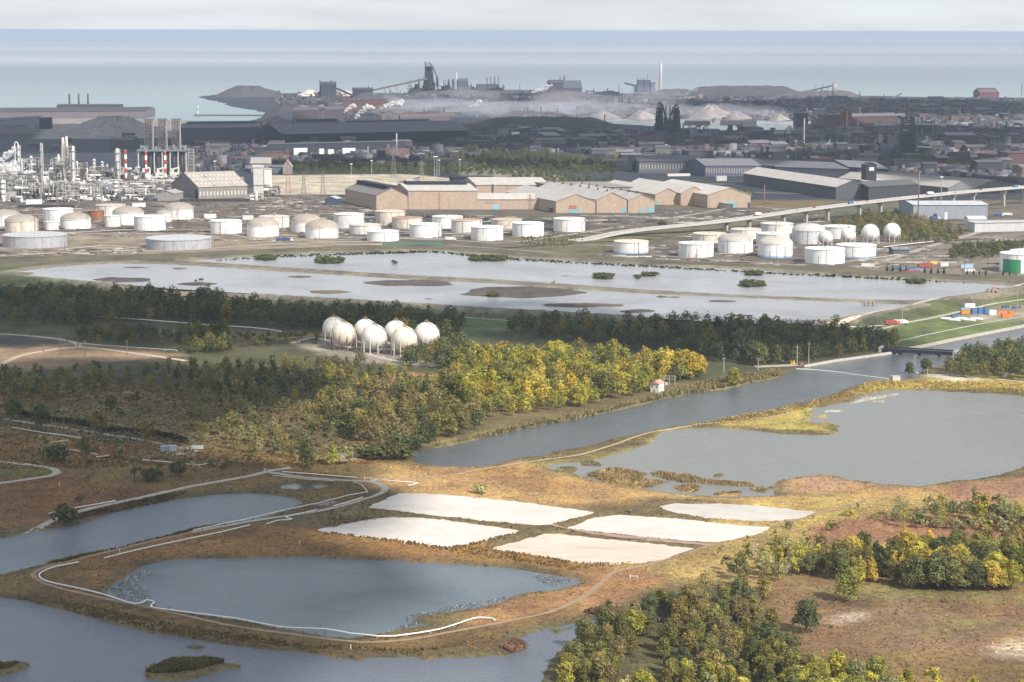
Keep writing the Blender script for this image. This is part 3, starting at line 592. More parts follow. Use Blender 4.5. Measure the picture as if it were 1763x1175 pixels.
TZ = [
 ([(-40,745),(-40,700),(60,690),(200,680),(340,700),(380,730),(330,755),(200,735),(60,712)], 30, (2.5,7), 'olive olive brown sage dark', 'bush wispy bush tall', 'olive tree scattered over the meadow above the hedge', 'scrub over the meadow'),
 ([(330,700),(420,690),(560,695),(580,760),(520,790),(400,780),(330,750)], 17, (6,11), 'olive olive sage brown', 'broad tall wispy', 'olive tree in the scrub left of the canal head', 'scrub left of the canal head'),
 ([(560,640),(700,640),(770,690),(740,700),(640,690),(560,690)], 15, (8,13), 'olive olive dark lime', 'broad tall', 'olive tree in the wood below the sphere yard', 'wood below the sphere yard'),
 ([(-40,790),(0,775),(150,770),(330,795),(420,800),(330,830),(180,800)], 14, (1.5,4.5), 'olive sage brown dark', 'bush wispy', 'olive tree dotted over the brown sward', 'scrub on the sward'),
 ([(400,575),(560,580),(540,595),(420,600),(330,612),(300,604)], 11, (2.5,7), 'olive olive dark', 'bush tall broad', 'olive tree between sandy yard and spheres', 'scrub by the spheres'),
 ([(1230,960),(1330,905),(1500,870),(1520,890),(1400,930),(1290,985)], 16, (2.5,6), 'sage lime olive', 'bush wispy', 'sage tree on the straw slope right of the basins', 'scrub on the straw slope'),
 ([(1400,1075),(1450,1040),(1763,1030),(1763,1110),(1480,1140)], 40, (1,2.2), 'olive sage brown', 'bush', 'low bush on the red field', 'bushes of the red field'),
 # base outline (photo pixels), spacing m, heights m, palette weights, kinds, label, group
 ([(-40,555),(0,560),(120,566),(250,552),(440,562),(560,572),(780,582),(800,560),(600,544),(430,530),(200,516),(80,512),(-40,520)], 11, (11,17), 'dark dark dark olive', 'broad broad tall', 'dark green tree in the long belt below the lagoon bank', 'dark belt below the lagoons'),
 ([(870,578),(1000,588),(1100,602),(1200,618),(1290,632),(1380,628),(1500,608),(1535,594),(1480,582),(1380,577),(1200,572),(1000,564),(880,562)], 11, (11,17), 'dark dark dark olive', 'broad broad tall', 'dark green tree in the wood between lagoon bank and canal', 'dark wood above the yellow grove'),
 ([(770,640),(790,690),(840,722),(950,708),(1050,692),(1105,682),(1150,662),(1210,652),(1205,638),(1130,628),(1000,618),(880,618),(800,625)], 9.5, (8,17), 'lime lime lime lime lime gold olive olive', 'broad broad tall', 'sunlit yellow green tree in the grove above the canal', 'yellow green grove by the canal'),
 ([(545,700),(560,740),(640,770),(720,782),(740,765),(840,740),(830,700),(770,672),(640,675)], 11, (11,16), 'olive olive dark brown', 'broad broad tall', 'olive tree in the wood at the head of the canal', 'olive wood at the canal head'),
 ([(-40,700),(60,690),(150,680),(230,672),(330,692),(430,692),(560,692),(680,648),(620,628),(400,640),(230,645),(0,655)], 10, (8,12), 'olive olive olive brown dark', 'tall broad wispy', 'olive brown tree in the thin wood across the left', 'thin wood across the left'),
 ([(380,715),(370,760),(430,790),(540,790),(550,730),(470,705)], 15, (7,12), 'olive olive dark sage', 'broad tall wispy', 'olive tree in the thicket beside the gravel path junction', 'thicket by the path junction'),
 ([(700,600),(690,630),(760,640),(810,620),(800,596),(760,605)], 9, (9,14), 'dark dark olive', 'broad', 'dark tree beside the yard of spherical tanks', 'trees beside the sphere yard'),
 ([(300,590),(330,612),(400,606),(390,575),(330,572)], 8, (8,13), 'dark olive', 'broad tall', 'dark olive tree beside the sandy yard', 'trees by the sandy yard'),
 ([(130,580),(140,590),(240,594),(300,594),(290,582),(200,574)], 9, (8,12), 'olive dark', 'tall broad', 'olive tree behind the sandy yard with white pipe', 'trees behind the sandy yard'),
 ([(940,1195),(990,1120),(1040,1085),(1110,1075),(1120,1100),(1080,1140),(1060,1200)], 8, (9,14), 'olive olive olive brown lime', 'broad tall', 'tall olive tree on the shore of the front marsh water', 'wood on the marsh shore'),
 ([(1090,1070),(1180,1020),(1290,1005),(1330,1020),(1300,1070),(1180,1095)], 9, (8,12), 'dark olive olive olive brown', 'broad tall', 'dark green tree in the hollow right of the round pond', 'dark trees by the round pond'),
 ([(1120,1120),(1200,1090),(1330,1085),(1380,1130),(1320,1180),(1160,1200)], 9, (8,13), 'olive olive olive brown dark', 'broad tall', 'olive tree in the near wood beside the red field', 'near wood by the red field'),
 ([(1000,1225),(1180,1185),(1350,1160),(1480,1170),(1600,1195),(1763,1215),(1763,1250),(1500,1250),(1000,1250)], 8, (9,14), 'lime lime lime olive sage', 'broad broad tall wispy', 'yellow green young tree along the bottom of the red field', 'young trees below the red field'),
 ([(1230,985),(1330,955),(1420,945),(1440,985),(1330,1005),(1260,1005)], 8, (7,11), 'sage lime olive olive', 'broad wispy', 'pale sage tree by the cream basin corner', 'sage trees by the basins'),
 ([(1400,990),(1480,965),(1600,955),(1763,960),(1820,1000),(1763,1020),(1620,1018),(1480,1008)], 8.5, (11,16), 'lime olive olive olive gold dark', 'broad tall', 'green gold tree in the row above the red field', 'tree row above the red field'),
 ([(1515,905),(1530,888),(1640,880),(1820,880),(1820,915),(1700,918),(1560,910)], 8, (7,11), 'sage sage lime dark', 'broad bush', 'pale sage tree in the thicket over the red slope', 'sage thicket on the red slope'),
 ([(1640,650),(1620,635),(1660,618),(1720,608),(1830,602),(1830,662),(1740,655)], 9, (10,15), 'dark dark olive', 'broad', 'dark green tree in the wood by the canal bridge', 'wood by the canal bridge'),
 ([(480,300),(480,285),(560,282),(640,288),(760,285),(880,288),(960,290),(960,302),(700,302)], 16, (9,14), 'dark dark', 'broad bush', 'dark bushy tree in the scrub below the long mill', 'scrub below the mill'),
 ([(790,275),(800,262),(900,262),(1000,275),(1060,285),(1060,300),(960,298),(860,292)], 17, (9,15), 'dark dark dark', 'broad bush', 'dark tree in the scrub behind the parking yard', 'scrub behind the yard'),
 ([(870,310),(900,300),(1000,308),(1120,318),(1240,330),(1300,340),(1290,350),(1200,330),(1000,318)], 14, (7,12), 'dark dark olive', 'broad bush', 'dark tree behind the tan warehouse roofs', 'trees behind the warehouses'),
 ([(1440,405),(1430,385),(1480,372),(1560,372),(1600,385),(1660,395),(1650,420),(1560,418)], 10, (7,11), 'dark olive brown', 'broad bush', 'brownish green tree in the scrub beside the far spheres', 'scrub by the far spheres'),
 ([(895,420),(900,408),(1000,402),(1010,415),(960,428)], 6, (1.0,2.4), 'dark dark olive', 'bush', 'low scrub bush on the bank above the lagoon', 'bushes above the lagoon'),
 ([(1630,445),(1640,430),(1720,422),(1763,420),(1763,432),(1700,446)], 9, (6,10), 'dark dark', 'broad bush', 'dark tree behind the green panelled tank', 'trees by the green tank'),
 ([(1340,262),(1360,255),(1560,262),(1763,300),(1763,312),(1560,280),(1350,272)], 22, (8,14), 'dark dark', 'broad bush', 'dark tree along the ship channel', 'trees along the ship channel'),
]
ONE_TREES = [ # base px, height px, kind, palette, label
 (72,740,46,'broad','dark','round dark tree alone beside the hedge line'),(22,722,38,'broad','olive','olive tree at the left edge by the hedge'),(190,708,28,'broad','dark','small dark tree alone in the brown meadow'),(235,698,26,'wispy','olive','thin small tree in the brown meadow'),
 (150,800,52,'wispy','olive','thin leaning tree above the curved track'),(75,790,44,'wispy','sage','wispy grey tree beside the broken white pipe'),(98,795,34,'bush','dark','dark bush under the wispy grey tree'),(205,795,45,'wispy','sage','wispy sage tree over the brown sward'),(232,832,52,'wispy','sage','grey green thin tree in the middle of the sward'),(258,828,26,'bush','dark','small dark bush on the sward'),(306,820,30,'bush','dark','rounded dark bush near the gravel road'),(170,745,40,'broad','olive','olive tree beside the dark hedge'),(250,760,40,'tall','olive','olive tree beside the white tank trailer yard'),
 (530,806,58,'tall','olive','tall olive tree beside the path junction'),(573,800,42,'tall','lime','slim yellow green tree by the sandy patch'),(602,802,36,'wispy','sage','slim grey green tree by the sandy patch'),(638,792,22,'tall','gold','small golden tree near the canal head'),
 (647,792,30,'bush','dark','dark thicket bush at the canal head'),(625,788,26,'bush','dark','dark bush beside the canal head sand'),(690,790,30,'bush','dark','dark bush on the canal head shore'),(705,775,30,'bush','dark','dark bush overhanging the canal end'),
 (830,850,20,'bush','sage','small sage bush alone on the straw field'),(137,865,14,'bush','dark','small dark bush on the rust coloured sward'),(117,902,34,'bush','dark','dark bush at the edge of the side pond'),
 (1263,664,32,'broad','lime','round yellow green tree alone on the canal bank'),(1205,650,40,'broad','gold','golden tree at the end of the grove'),(1150,652,56,'tall','gold','bright golden tree behind the white hut'),(1180,652,52,'broad','gold','broad golden tree right of the white hut'),
 (1461,1036,62,'broad','lime','round green tree alone on the red field edge'),(1388,1090,62,'broad','dark','dark round tree jutting into the red field'),(1568,975,62,'broad','gold','pale golden tree behind the tree row'),(1690,900,50,'wispy','lime','thin yellow green tree on the red slope'),(1720,895,46,'wispy','sage','thin sage tree on the red slope'),(1680,870,30,'wispy','sage','bare sage tree on the straw bank'),
 (1565,647,24,'broad','dark','dark round bush at the boom end'),(1595,642,26,'broad','dark','dark bush beside the bridge approach'),(1540,608,44,'tall','dark','dark narrow tree at the bridge end'),
 (346,484,6,'bush','dark','small bush on a mud islet'),(337,486,5,'bush','dark','tiny bush on a mud islet'),(1140,390,10,'bush','dark','dark bush on the viaduct bank'),
]
def in_poly(pg, x, y): return sdist(pg, np.array([x]), np.array([y]), 2.0)[0] > 0
PLACES = []
TWORD = {'dark': 'dark green', 'olive': 'olive', 'lime': 'yellow green', 'gold': 'golden', 'brown': 'brownish', 'sage': 'pale sage'}; KWORD = {'broad': 'broad tree', 'tall': 'narrow tree', 'wispy': 'thin tree', 'bush': 'low bush'}
rt = random.Random(21)
for zi, (pp, sp, hr, pal, kinds, lab, grp) in enumerate(TZ):
    sp *= .74
    pg = poly(pp); lo, hi = pg.min(0), pg.max(0); n_try = int((hi[0] - lo[0]) * (hi[1] - lo[1]) / sp ** 2 * 6); n_try = min(n_try, 9000)
    xs = np.array([rt.uniform(lo[0], hi[0]) for _ in range(n_try)]); ys = np.array([rt.uniform(lo[1], hi[1]) for _ in range(n_try)])
    ok = sdist(pg, xs, ys, 3) > 0; xs, ys = xs[ok], ys[ok]; zs = land_height(xs, ys) if len(xs) else []
    got = []; X0, X1 = min(q[0] for q in pp) - 1, max(q[0] for q in pp) + 1; YM = (min(q[1] for q in pp) + max(q[1] for q in pp)) / 2
    thin = fbm(xs, ys, sp * 5, 40 + zi) if len(xs) else []
    for x, y, z, th in zip(xs, ys, zs, thin):
        s2 = sp * (1.0 if th > -.3 else 1.7)
        if z < -.35 or any((x - a) ** 2 + (y - b) ** 2 < s2 * s2 for a, b in got): continue
        got.append((x, y)); h = rt.uniform(*hr) * (1.0 + .2 * th) * rt.choice([.75, .9, 1, 1, 1.1]); k = rt.choice(kinds.split()); pn = rt.choice(pal.split()); pc = rt.choice(PAL[pn])
        if k == 'bush': h = min(h, 6)
        px_, py_ = pix((x, y, z)); side = ('left', 'middle', 'right')[min(2, int((px_ - X0) / (X1 - X0) * 3))] + (' rear' if py_ < YM else ' front')
        PLACES.append((x, y, z, h, k, pc, TWORD[pn] + ' ' + KWORD[k] + ' ' + lab.split('tree ' if 'tree ' in lab else 'bush ', 1)[1] + ', ' + side, grp))
singles = []
for x, y, hp, k, pal, lab in ONE_TREES:
    g = G(x, y); singles.append((g.x, g.y, g.z, hp * mpp(g), k, rt.choice(PAL[pal]), lab, None))
PLACES.sort(key=lambda t: -t[3] / t[1])
NEAR = PLACES[:290]; REST = PLACES[290:]
for i, (x, y, z, h, k, pc, lab, grp) in enumerate(singles + NEAR):
    cm_, tm_, _ = VAR[k][i % len(VAR[k])]; s = h / KH[k]
    e = empty('tree' if k != 'bush' else 'bush', (x, y, z), rt.uniform(0, 6.28)); wsc = rt.uniform(.85, 1.2); e.scale = (s * wsc, s * wsc, s)
    tag(e, lab, 'tree' if k != 'bush' else 'bush', grp)
    j = rt.uniform(.8, 1.2); mesh_obj('crown', cm_, None, e, tuple(v * j for v in pc)); mesh_obj('trunk', tm_, None, e, (.12, .10, .08))
LAG_B = []
for (x, y, a, b, g) in LAGOON_ISLETS:      # scrub on the lagoon islets
    if not g: continue
    for k in range(int(a * 1.8) + 2):
        t = rt.uniform(0, 6.28); q = rt.random() ** .5 * .85; w = P(x + a * q * math.cos(t), y + b * q * math.sin(t), 5.2)
        LAG_B.append((w.x, w.y, 5.2, rt.uniform(2.6, 4.6), 'bush', rt.choice(PAL['dark']), '', ''))
def massed(name, places, label_kind='stuff'):
    vs, cs = [], []
    for x, y, z, h, k, pc, *_ in places:
        q = MASS[k][rt.randrange(5)] * (h / KH[k]); a = rt.uniform(0, 6.28); ca, sa = math.cos(a), math.sin(a); j = rt.uniform(.75, 1.25)
        v = np.stack([q[:, 0] * ca - q[:, 1] * sa + x, q[:, 0] * sa + q[:, 1] * ca + y, q[:, 2] + z], 1); vs.append(v); cs.append(np.tile(np.array(pc) * j, (len(v), 1)))
    v = np.concatenate(vs); c = np.concatenate(cs); nf = len(v) // 4
    me = bpy.data.meshes.new(name); me.vertices.add(len(v)); me.vertices.foreach_set('co', v.astype(np.float32).ravel())
    me.loops.add(nf * 4); me.loops.foreach_set('vertex_index', np.arange(nf * 4, dtype=np.int32)); me.polygons.add(nf)
    me.polygons.foreach_set('loop_start', (np.arange(nf) * 4).astype(np.int32)); me.polygons.foreach_set('loop_total', np.full(nf, 4, np.int32)); me.update()
    set_col(me, c); return tag(mesh_obj(name, me, M['leafmass']), kind=label_kind)
massed('woodland', REST); massed('islet_scrub', LAG_B)
print('trees', len(NEAR), len(REST), len(singles))
# ------------------------------------------------------------------ reeds and rough grass
def tufts(name, x, y, h, w, c, blades=3, lean=.3):
    n = len(x); z = land_height(x, y) - .08; rs = np.random.RandomState(len(name)); vs, cs = [], []
    for k in range(blades):
        a = rs.uniform(0, np.pi, n); ux, uy = np.cos(a) * w, np.sin(a) * w; lx, ly = rs.normal(scale=lean, size=n) * h, rs.normal(scale=lean, size=n) * h
        p0 = np.stack([x - ux, y - uy, z], 1); p1 = np.stack([x + ux, y + uy, z], 1); p2 = np.stack([x + ux * .7 + lx, y + uy * .7 + ly, z + h * rs.uniform(.7, 1, n)], 1); p3 = np.stack([x - ux * .6 + lx, y - uy * .6 + ly, z + h], 1)
        vs.append(np.stack([p0, p1, p2, p3], 1).reshape(-1, 3)); cs.append(np.repeat(c * rs.uniform(.75, 1.25, (n, 1)), 4, 0))
    v = np.concatenate(vs); c2 = np.concatenate(cs); nf = len(v) // 4
    me = bpy.data.meshes.new(name); me.vertices.add(len(v)); me.vertices.foreach_set('co', v.astype(np.float32).ravel())
    me.loops.add(nf * 4); me.loops.foreach_set('vertex_index', np.arange(nf * 4, dtype=np.int32)); me.polygons.add(nf)
    me.polygons.foreach_set('loop_start', (np.arange(nf) * 4).astype(np.int32)); me.polygons.foreach_set('loop_total', np.full(nf, 4, np.int32)); me.update()
    set_col(me, c2); return tag(mesh_obj(name, me, M['leafmass']), kind='stuff')
def scatter(pg, n, seed):
    rs = np.random.RandomState(seed); lo, hi = pg.min(0), pg.max(0); m = int(n * 3.5)
    x = rs.uniform(lo[0], hi[0], m); y = rs.uniform(lo[1], hi[1], m); k = sdist(pg, x, y, 2) > 0; return x[k][:n], y[k][:n]
TRACK_XY = []      # centre lines kept clear of grass, filled by the road list
# ------------------------------------------------------------------ roads and tracks
rm, nt, out = new_mat('gravel_road'); oc = N(nt, 'ObjectInfo').outputs['Color']; p = geo_pos(nt)
c = mixc(nt, 1, mixc(nt, 1, oc, noise_val(nt, .3, 4, p, .6, .3, .7, .8, 1.15), 'MULTIPLY'), noise_val(nt, 2.5, 2, p, .6, .3, .7, .88, 1.1), 'MULTIPLY')
principled(nt, out, c, .95); M['road'] = rm
def smooth_line(pts, step):
    """Catmull-Rom through 2-D points"""
    pts = [np.array(q, float) for q in pts]; pts = [2 * pts[0] - pts[1]] + pts + [2 * pts[-1] - pts[-2]]; r = []
    for i in range(1, len(pts) - 2):
        a, b, c_, d = pts[i - 1:i + 3]; n = max(2, int(np.hypot(*(c_ - b)) / step))
        for k in range(n):
            t = k / n; r.append(.5 * ((2 * b) + (-a + c_) * t + (2 * a - 5 * b + 4 * c_ - d) * t * t + (-a + 3 * b - 3 * c_ + d) * t ** 3))
    r.append(pts[-2]); return np.array(r)
def ribbon(name, px, width, color, lift=.12, z0=0.0, m=None, jag=.25, step=4.0, bank=True):
    g = [G(x, y, 3) for x, y in px]; line = smooth_line([(q.x, q.y) for q in g], step); d = np.gradient(line, axis=0); d /= np.hypot(d[:, 0], d[:, 1])[:, None] + 1e-9; nrm = np.stack([-d[:, 1], d[:, 0]], 1)
    TRACK_XY.append((line, width / 2 + .6)); rs = np.random.RandomState(int(abs(px[0][0]) * 3 + px[0][1])); K = 4; rows = []
    for k in range(K + 1):
        o = (k / K - .5) * width; e = rs.uniform(-jag, jag, len(line)) if k in (0, K) else 0
        q = line + nrm * (o + e)[:, None] if np.ndim(e) else line + nrm * o
        zz = land_height(q[:, 0], q[:, 1]); rows.append((q, zz))
    zc = np.maximum.reduce([r[1] for r in rows]) if not bank else None
    v, f = [], []
    n = len(line)
    for q, zz in rows:
        for i in range(n): v.append((q[i, 0], q[i, 1], (zz[i] if bank else zc[i]) + lift))
    for k in range(K):
        for i in range(n - 1): f.append((k * n + i, k * n + i + 1, (k + 1) * n + i + 1, (k + 1) * n + i))
    o = mesh_obj(name, pymesh(name, v, [q[::-1] for q in f]), m or M['road'], None, color)
    return tag(o, kind='structure')
PALE, TAN, GREY = (.40, .355, .31), (.30, .205, .125), (.28, .26, .245)
ROADS = [
 ('gravel_road', [(-40,946),(0,930),(60,912),(100,893),(160,875),(240,858),(330,838),(420,822),(462,812),(500,806)], 4.2, PALE),
 ('gravel_road', [(462,813),(520,822),(600,828),(640,830),(662,840),(655,850),(620,862),(570,876),(520,885),(450,895),(380,907),(330,917)], 3.6, PALE),
 ('gravel_road', [(638,830),(652,824)], 3, PALE),
 ('dirt_track', [(330,917),(260,933),(180,952),(100,972),(62,984),(58,992),(70,1002),(110,1015),(200,1035),(280,1052),(400,1078),(520,1095),(620,1106),(700,1102),(780,1088),(850,1075),(940,1056),(1000,1032),(1040,1000),(1062,984),(1120,972),(1190,950),(1240,935),(1330,908),(1430,880),(1490,862)], 2.4, TAN),
 ('dirt_track', [(930,904),(1010,916),(1120,929),(1225,940)], 3.0, (.33, .22, .17)),
 ('curved_track', [(-40,795),(0,796),(60,802),(92,808),(98,814),(85,820),(40,827),(-40,838)], 4, PALE),
 ('hedge_lane', [(-40,720),(10,723),(60,730),(150,743),(240,757),(300,770),(345,778)], 4, (.34,.31,.28)),
 ('dirt_track', [(0,757),(70,768),(160,780),(260,790)], 2, (.25,.17,.10)),
 ('yard_lane', [(-40,640),(0,628),(40,612),(110,600),(160,600),(240,610),(320,622)], 5, (.46,.38,.30)),
 ('yard_lane', [(-40,574),(40,578),(120,588),(140,600)], 5, (.40,.34,.29)),
 ('dirt_track', [(660,825),(760,820),(850,805),(930,793),(1000,783),(1060,765),(1120,745),(1200,732),(1300,722),(1360,712),(1352,704),(1372,698)], 2.0, (.42,.31,.19)),
 ('bank_road', [(1390,559),(1440,552),(1500,540),(1580,522),(1660,507),(1763,490),(1850,476)], 4.5, (.50,.44,.37)),
 ('levee_lane', [(1390,558),(1500,562),(1560,556),(1640,540),(1720,522),(1850,506)], 4.5, (.46,.40,.34)),
 ('levee_lane', [(1470,573),(1520,566),(1560,556)], 4.5, (.40,.35,.30)),
 ('quay_lane', [(1530,592),(1600,576),(1700,556),(1763,545),(1850,530)], 2.5, (.45,.43,.36)),
 ('foot_path', [(790,546),(880,553),(960,560)], 4, (.30,.29,.22)),
 ('foot_path', [(-40,491),(60,495),(140,502)], 4, (.28,.27,.20)),
 ('sphere_yard_lane', [(500,592),(540,582),(580,592),(640,612),(700,624),(745,612),(780,598)], 6, (.40,.36,.31)),
 ('tank_farm_road', [(-60,445),(150,434),(300,432),(430,424),(560,418),(650,416)], 9, (.36,.31,.26)),
 ('tank_farm_road', [(640,424),(770,424),(900,432),(1050,446),(1250,458),(1450,468),(1763,482)], 5, (.27,.25,.23)),
 ('tank_farm_road', [(430,418),(640,412),(760,414),(870,418),(960,408),(1060,392)], 6, (.36,.32,.27)),
 ('tank_farm_road', [(60,405),(200,402),(330,396),(430,410)], 6, (.36,.32,.28)),
 ('works_road', [(230,318),(300,262),(275,248)], 10, (.30,.28,.28)),
 ('works_road', [(1300,356),(1390,362),(1500,350)], 7, (.32,.29,.26)),
 ('works_road', [(1120,378),(1180,372),(1290,352)], 6, (.38,.34,.30)),
 ('works_road', [(1000,372),(1100,374),(1160,378)], 7, (.40,.37,.33)),
 ('depot_road', [(1480,462),(1540,445),(1600,425),(1680,402),(1700,392)], 9, (.34,.29,.25)),
 ('bridge_approach', [(1545,652),(1600,646),(1660,648),(1763,658),(1850,664)], 4, (.48,.43,.37)),
 ('canal_landing', [(1300,632),(1350,630),(1380,628)], 8, (.40,.36,.31)),
]
for nme, px, w, c_ in ROADS: ribbon(nme, px, w, c_, lift=.14 if px[0][1] > 500 else .3, step=4 if px[0][1] > 700 else 8, jag=.35)
# rough grass near the camera, following the colours of the land
near_pg = poly([(-60,800),(640,795),(900,775),(1200,735),(1480,665),(1850,650),(1850,1260),(-60,1260)])
gx, gy = scatter(near_pg, 90000, 3); gz = land_height(gx, gy); cl = land_colour(gx, gy)
keep = gz > -.55
for line, w in TRACK_XY:
    lo, hi = line.min(0) - 4, line.max(0) + 4; m = np.where((gx > lo[0]) & (gx < hi[0]) & (gy > lo[1]) & (gy < hi[1]) & keep)[0]
    if not len(m): continue
    d = np.full(len(m), 1e9)
    for i in range(0, len(line) - 1):
        ax, ay = line[i]; ex, ey = line[i + 1] - line[i]; t = np.clip(((gx[m] - ax) * ex + (gy[m] - ay) * ey) / (ex * ex + ey * ey + 1e-9), 0, 1); d = np.minimum(d, (gx[m] - ax - t * ex) ** 2 + (gy[m] - ay - t * ey) ** 2)
    keep[m[d < w * w]] = False
for k, pg in B_POLY: keep &= sdist(pg, gx, gy, 4) < -.8
patch = fbm(gx, gy, 18, 31)
cl = np.where((cl.mean(1) > .36)[:, None], np.array((.27, .17, .075)), cl)
keep &= (np.random.RandomState(5).uniform(-1, 1, len(gx)) < patch + .55)
gx, gy, cl = gx[keep], gy[keep], cl[keep]; rs = np.random.RandomState(8); n = len(gx)
tone = np.stack([1.0 + .35 * vnoise(gx, gy, 9, 2), 1.0 + .28 * vnoise(gx, gy, 9, 2), 1.0 + .2 * vnoise(gx, gy, 6, 7)], 1)
grn = (vnoise(gx, gy, 22, 15) > .35)[:, None]
tufts('grass', gx, gy, rs.uniform(.18, .5, n), rs.uniform(.25, .6, n), np.where(grn, cl * tone * np.array((1.1, 1.4, 1.0)), cl * tone * 1.5), 2, 1.3)
mp_ = poly([(-60,660),(250,668),(560,640),(760,650),(790,660),(720,790),(640,800),(-60,810)]); mx, my = scatter(mp_, 16000, 14); mc = land_colour(mx, my); rs = np.random.RandomState(18); n = len(mx)
tone = (1.0 + .5 * vnoise(mx, my, 11, 21) + .3 * vnoise(mx, my, 4, 22))[:, None]; gr = (vnoise(mx, my, 26, 25) > .1)[:, None]
tufts('meadow', mx, my, rs.uniform(.3, .9, n), rs.uniform(.3, .8, n), np.where(gr, mc * tone * np.array((1.0, 1.25, .95)), mc * tone * np.array((1.25, 1.15, .95))), 2, .9)
# reed beds: banks of the canal and ponds
REEDS = [([(350,449),(480,439),(650,433),(740,431),(900,445),(1150,458),(1400,472),(1740,490),(1400,474.5),(1150,461),(900,448),(740,434),(480,442)], 8000, (1.2, 2.6), (.06, .072, .032)),
 ([(740,768),(800,757),(850,744),(900,731),(1000,713),(1100,691),(1160,672),(1230,655),(1340,636),(1350,646),(1250,668),(1150,684),(1000,720),(850,749),(740,772)], 9000, (1.6, 2.9), (.28, .24, .12)),
 ([(1040,790),(1180,733),(1440,680),(1500,655),(1600,655),(1763,662),(1763,678),(1540,668),(1440,692),(1300,725),(1150,740),(1060,790)], 5000, (.6, 1.5), (.46, .34, .12)),
 ([(1000,812),(1060,804),(1110,815),(1150,812),(1210,822),(1290,830),(1325,842),(1240,852),(1150,842),(1050,834)], 3500, (.5, 1.3), (.42, .31, .16)),
 ([(1330,965),(1370,958),(1420,968),(1410,985),(1330,990)], 1500, (1.5, 2.5), (.50, .45, .28)),
 ([(860,1115),(900,1098),(910,1112),(880,1125)], 700, (.8, 1.8), (.25, .15, .10)),
 ([(1000,1055),(1060,1040),(1090,1060),(1040,1085),(1030,1062)], 1200, (.8, 1.8), (.22, .16, .10)),
 ([(245,1155),(280,1140),(305,1135),(360,1133),(395,1139),(350,1152),(300,1160),(262,1160)], 1500, (.8, 2.0), (.16, .15, .06)),
 ([(-30,1143),(0,1142),(40,1138),(20,1150),(-30,1158)], 500, (.7, 1.5), (.16, .13, .06)),
 ([(60,965),(300,910),(420,892),(380,905),(230,938),(100,972)], 2500, (.6, 1.3), (.13, .13, .045)),
 ([(100,1030),(280,1070),(520,1108),(700,1118),(860,1105),(700,1128),(520,1118),(280,1090),(100,1048)], 2400, (.4, 1.1), (.17, .135, .05)),
 ([(560,890),(700,892),(900,915),(850,945),(1000,970),(1180,950),(1000,985),(800,955),(560,920)], 1500, (.5, 1.1), (.22, .15, .06)),
 ([(100,905),(190,882),(300,860),(330,845),(250,858),(120,888)], 1500, (.6, 1.3), (.16, .13, .05)),
 ([(1340,560),(1440,565),(1500,580),(1420,580),(1340,572)], 700, (.8, 1.8), (.2, .16, .07))]
X, Y, HH, WW, CC = [], [], [], [], []
for i, (pp, n, hr, cc) in enumerate(REEDS):
    x, y = scatter(poly(pp, 6.0 if len(pp) == 13 else 0), n, 60 + i); k = land_height(x, y) > -1.05; x, y = x[k], y[k]; rs = np.random.RandomState(90 + i)
    X.append(x); Y.append(y); HH.append(rs.uniform(*hr, len(x))); WW.append(rs.uniform(.2, .5, len(x)) * (2.6 if i == 0 else 1)); CC.append(np.array(cc) * (1 + .3 * vnoise(x, y, 8, 3))[:, None])
tufts('reeds', np.concatenate(X), np.concatenate(Y), np.concatenate(HH), np.concatenate(WW), np.concatenate(CC), 3)
# dead stubble standing in the round pond (dark stems, pale stems)
ST = [([(186,1012),(225,985),(262,975),(268,985),(240,1000),(268,1025),(262,1040),(225,1035),(192,1022)], 2600, (.12,.11,.11), (.75,.73,.70)), ([(665,1092),(720,1075),(790,1050),(870,1032),(880,1022),(830,1030),(740,1048),(690,1058),(700,1070),(660,1085),(600,1094)], 4200, (.05,.05,.06), (.6,.58,.55)),
      ([(920,985),(985,994),(995,1000),(950,1006),(915,996)], 900, (.06,.06,.07), (.5,.48,.45)), ([(890,1022),(955,1012),(940,1020),(880,1032)], 700, (.07,.07,.08), (.6,.58,.55)), ([(280,1042),(380,1060),(440,1068),(370,1062),(280,1048)], 700, (.06,.06,.06), (.5,.5,.5)), ([(490,1078),(560,1090),(600,1096),(540,1092),(490,1084)], 500, (.06,.06,.07), (.6,.6,.6))]
b = []
for i, (pp, n, c0, c1) in enumerate(ST):
    pg = poly(pp); x, y = scatter(pg, n, 200 + i); rs = np.random.RandomState(i); w = (rs.uniform(size=len(x)) < .42)[:, None]; b.append((x, y, np.where(w, np.array(c1), np.array(c0))))
x = np.concatenate([q[0] for q in b]); y = np.concatenate([q[1] for q in b]); cc = np.concatenate([q[2] for q in b]); rs = np.random.RandomState(77); n = len(x)
vs = []; a = rs.uniform(0, 3.14, n); w = rs.uniform(.05, .13, n); h = rs.uniform(.15, .45, n); z = np.full(n, -.85)
p0 = np.stack([x - np.cos(a) * w, y - np.sin(a) * w, z], 1); p1 = np.stack([x + np.cos(a) * w, y + np.sin(a) * w, z], 1); up = np.stack([rs.normal(size=n) * .15, rs.normal(size=n) * .15, h], 1)
v = np.stack([p0, p1, p1 + up, p0 + up], 1).reshape(-1, 3)
me = pymesh('stubble', v, np.arange(len(v)).reshape(-1, 4).tolist()); set_col(me, np.repeat(cc, 4, 0)); tag(mesh_obj('stubble', me, M['leafmass']), kind='stuff')
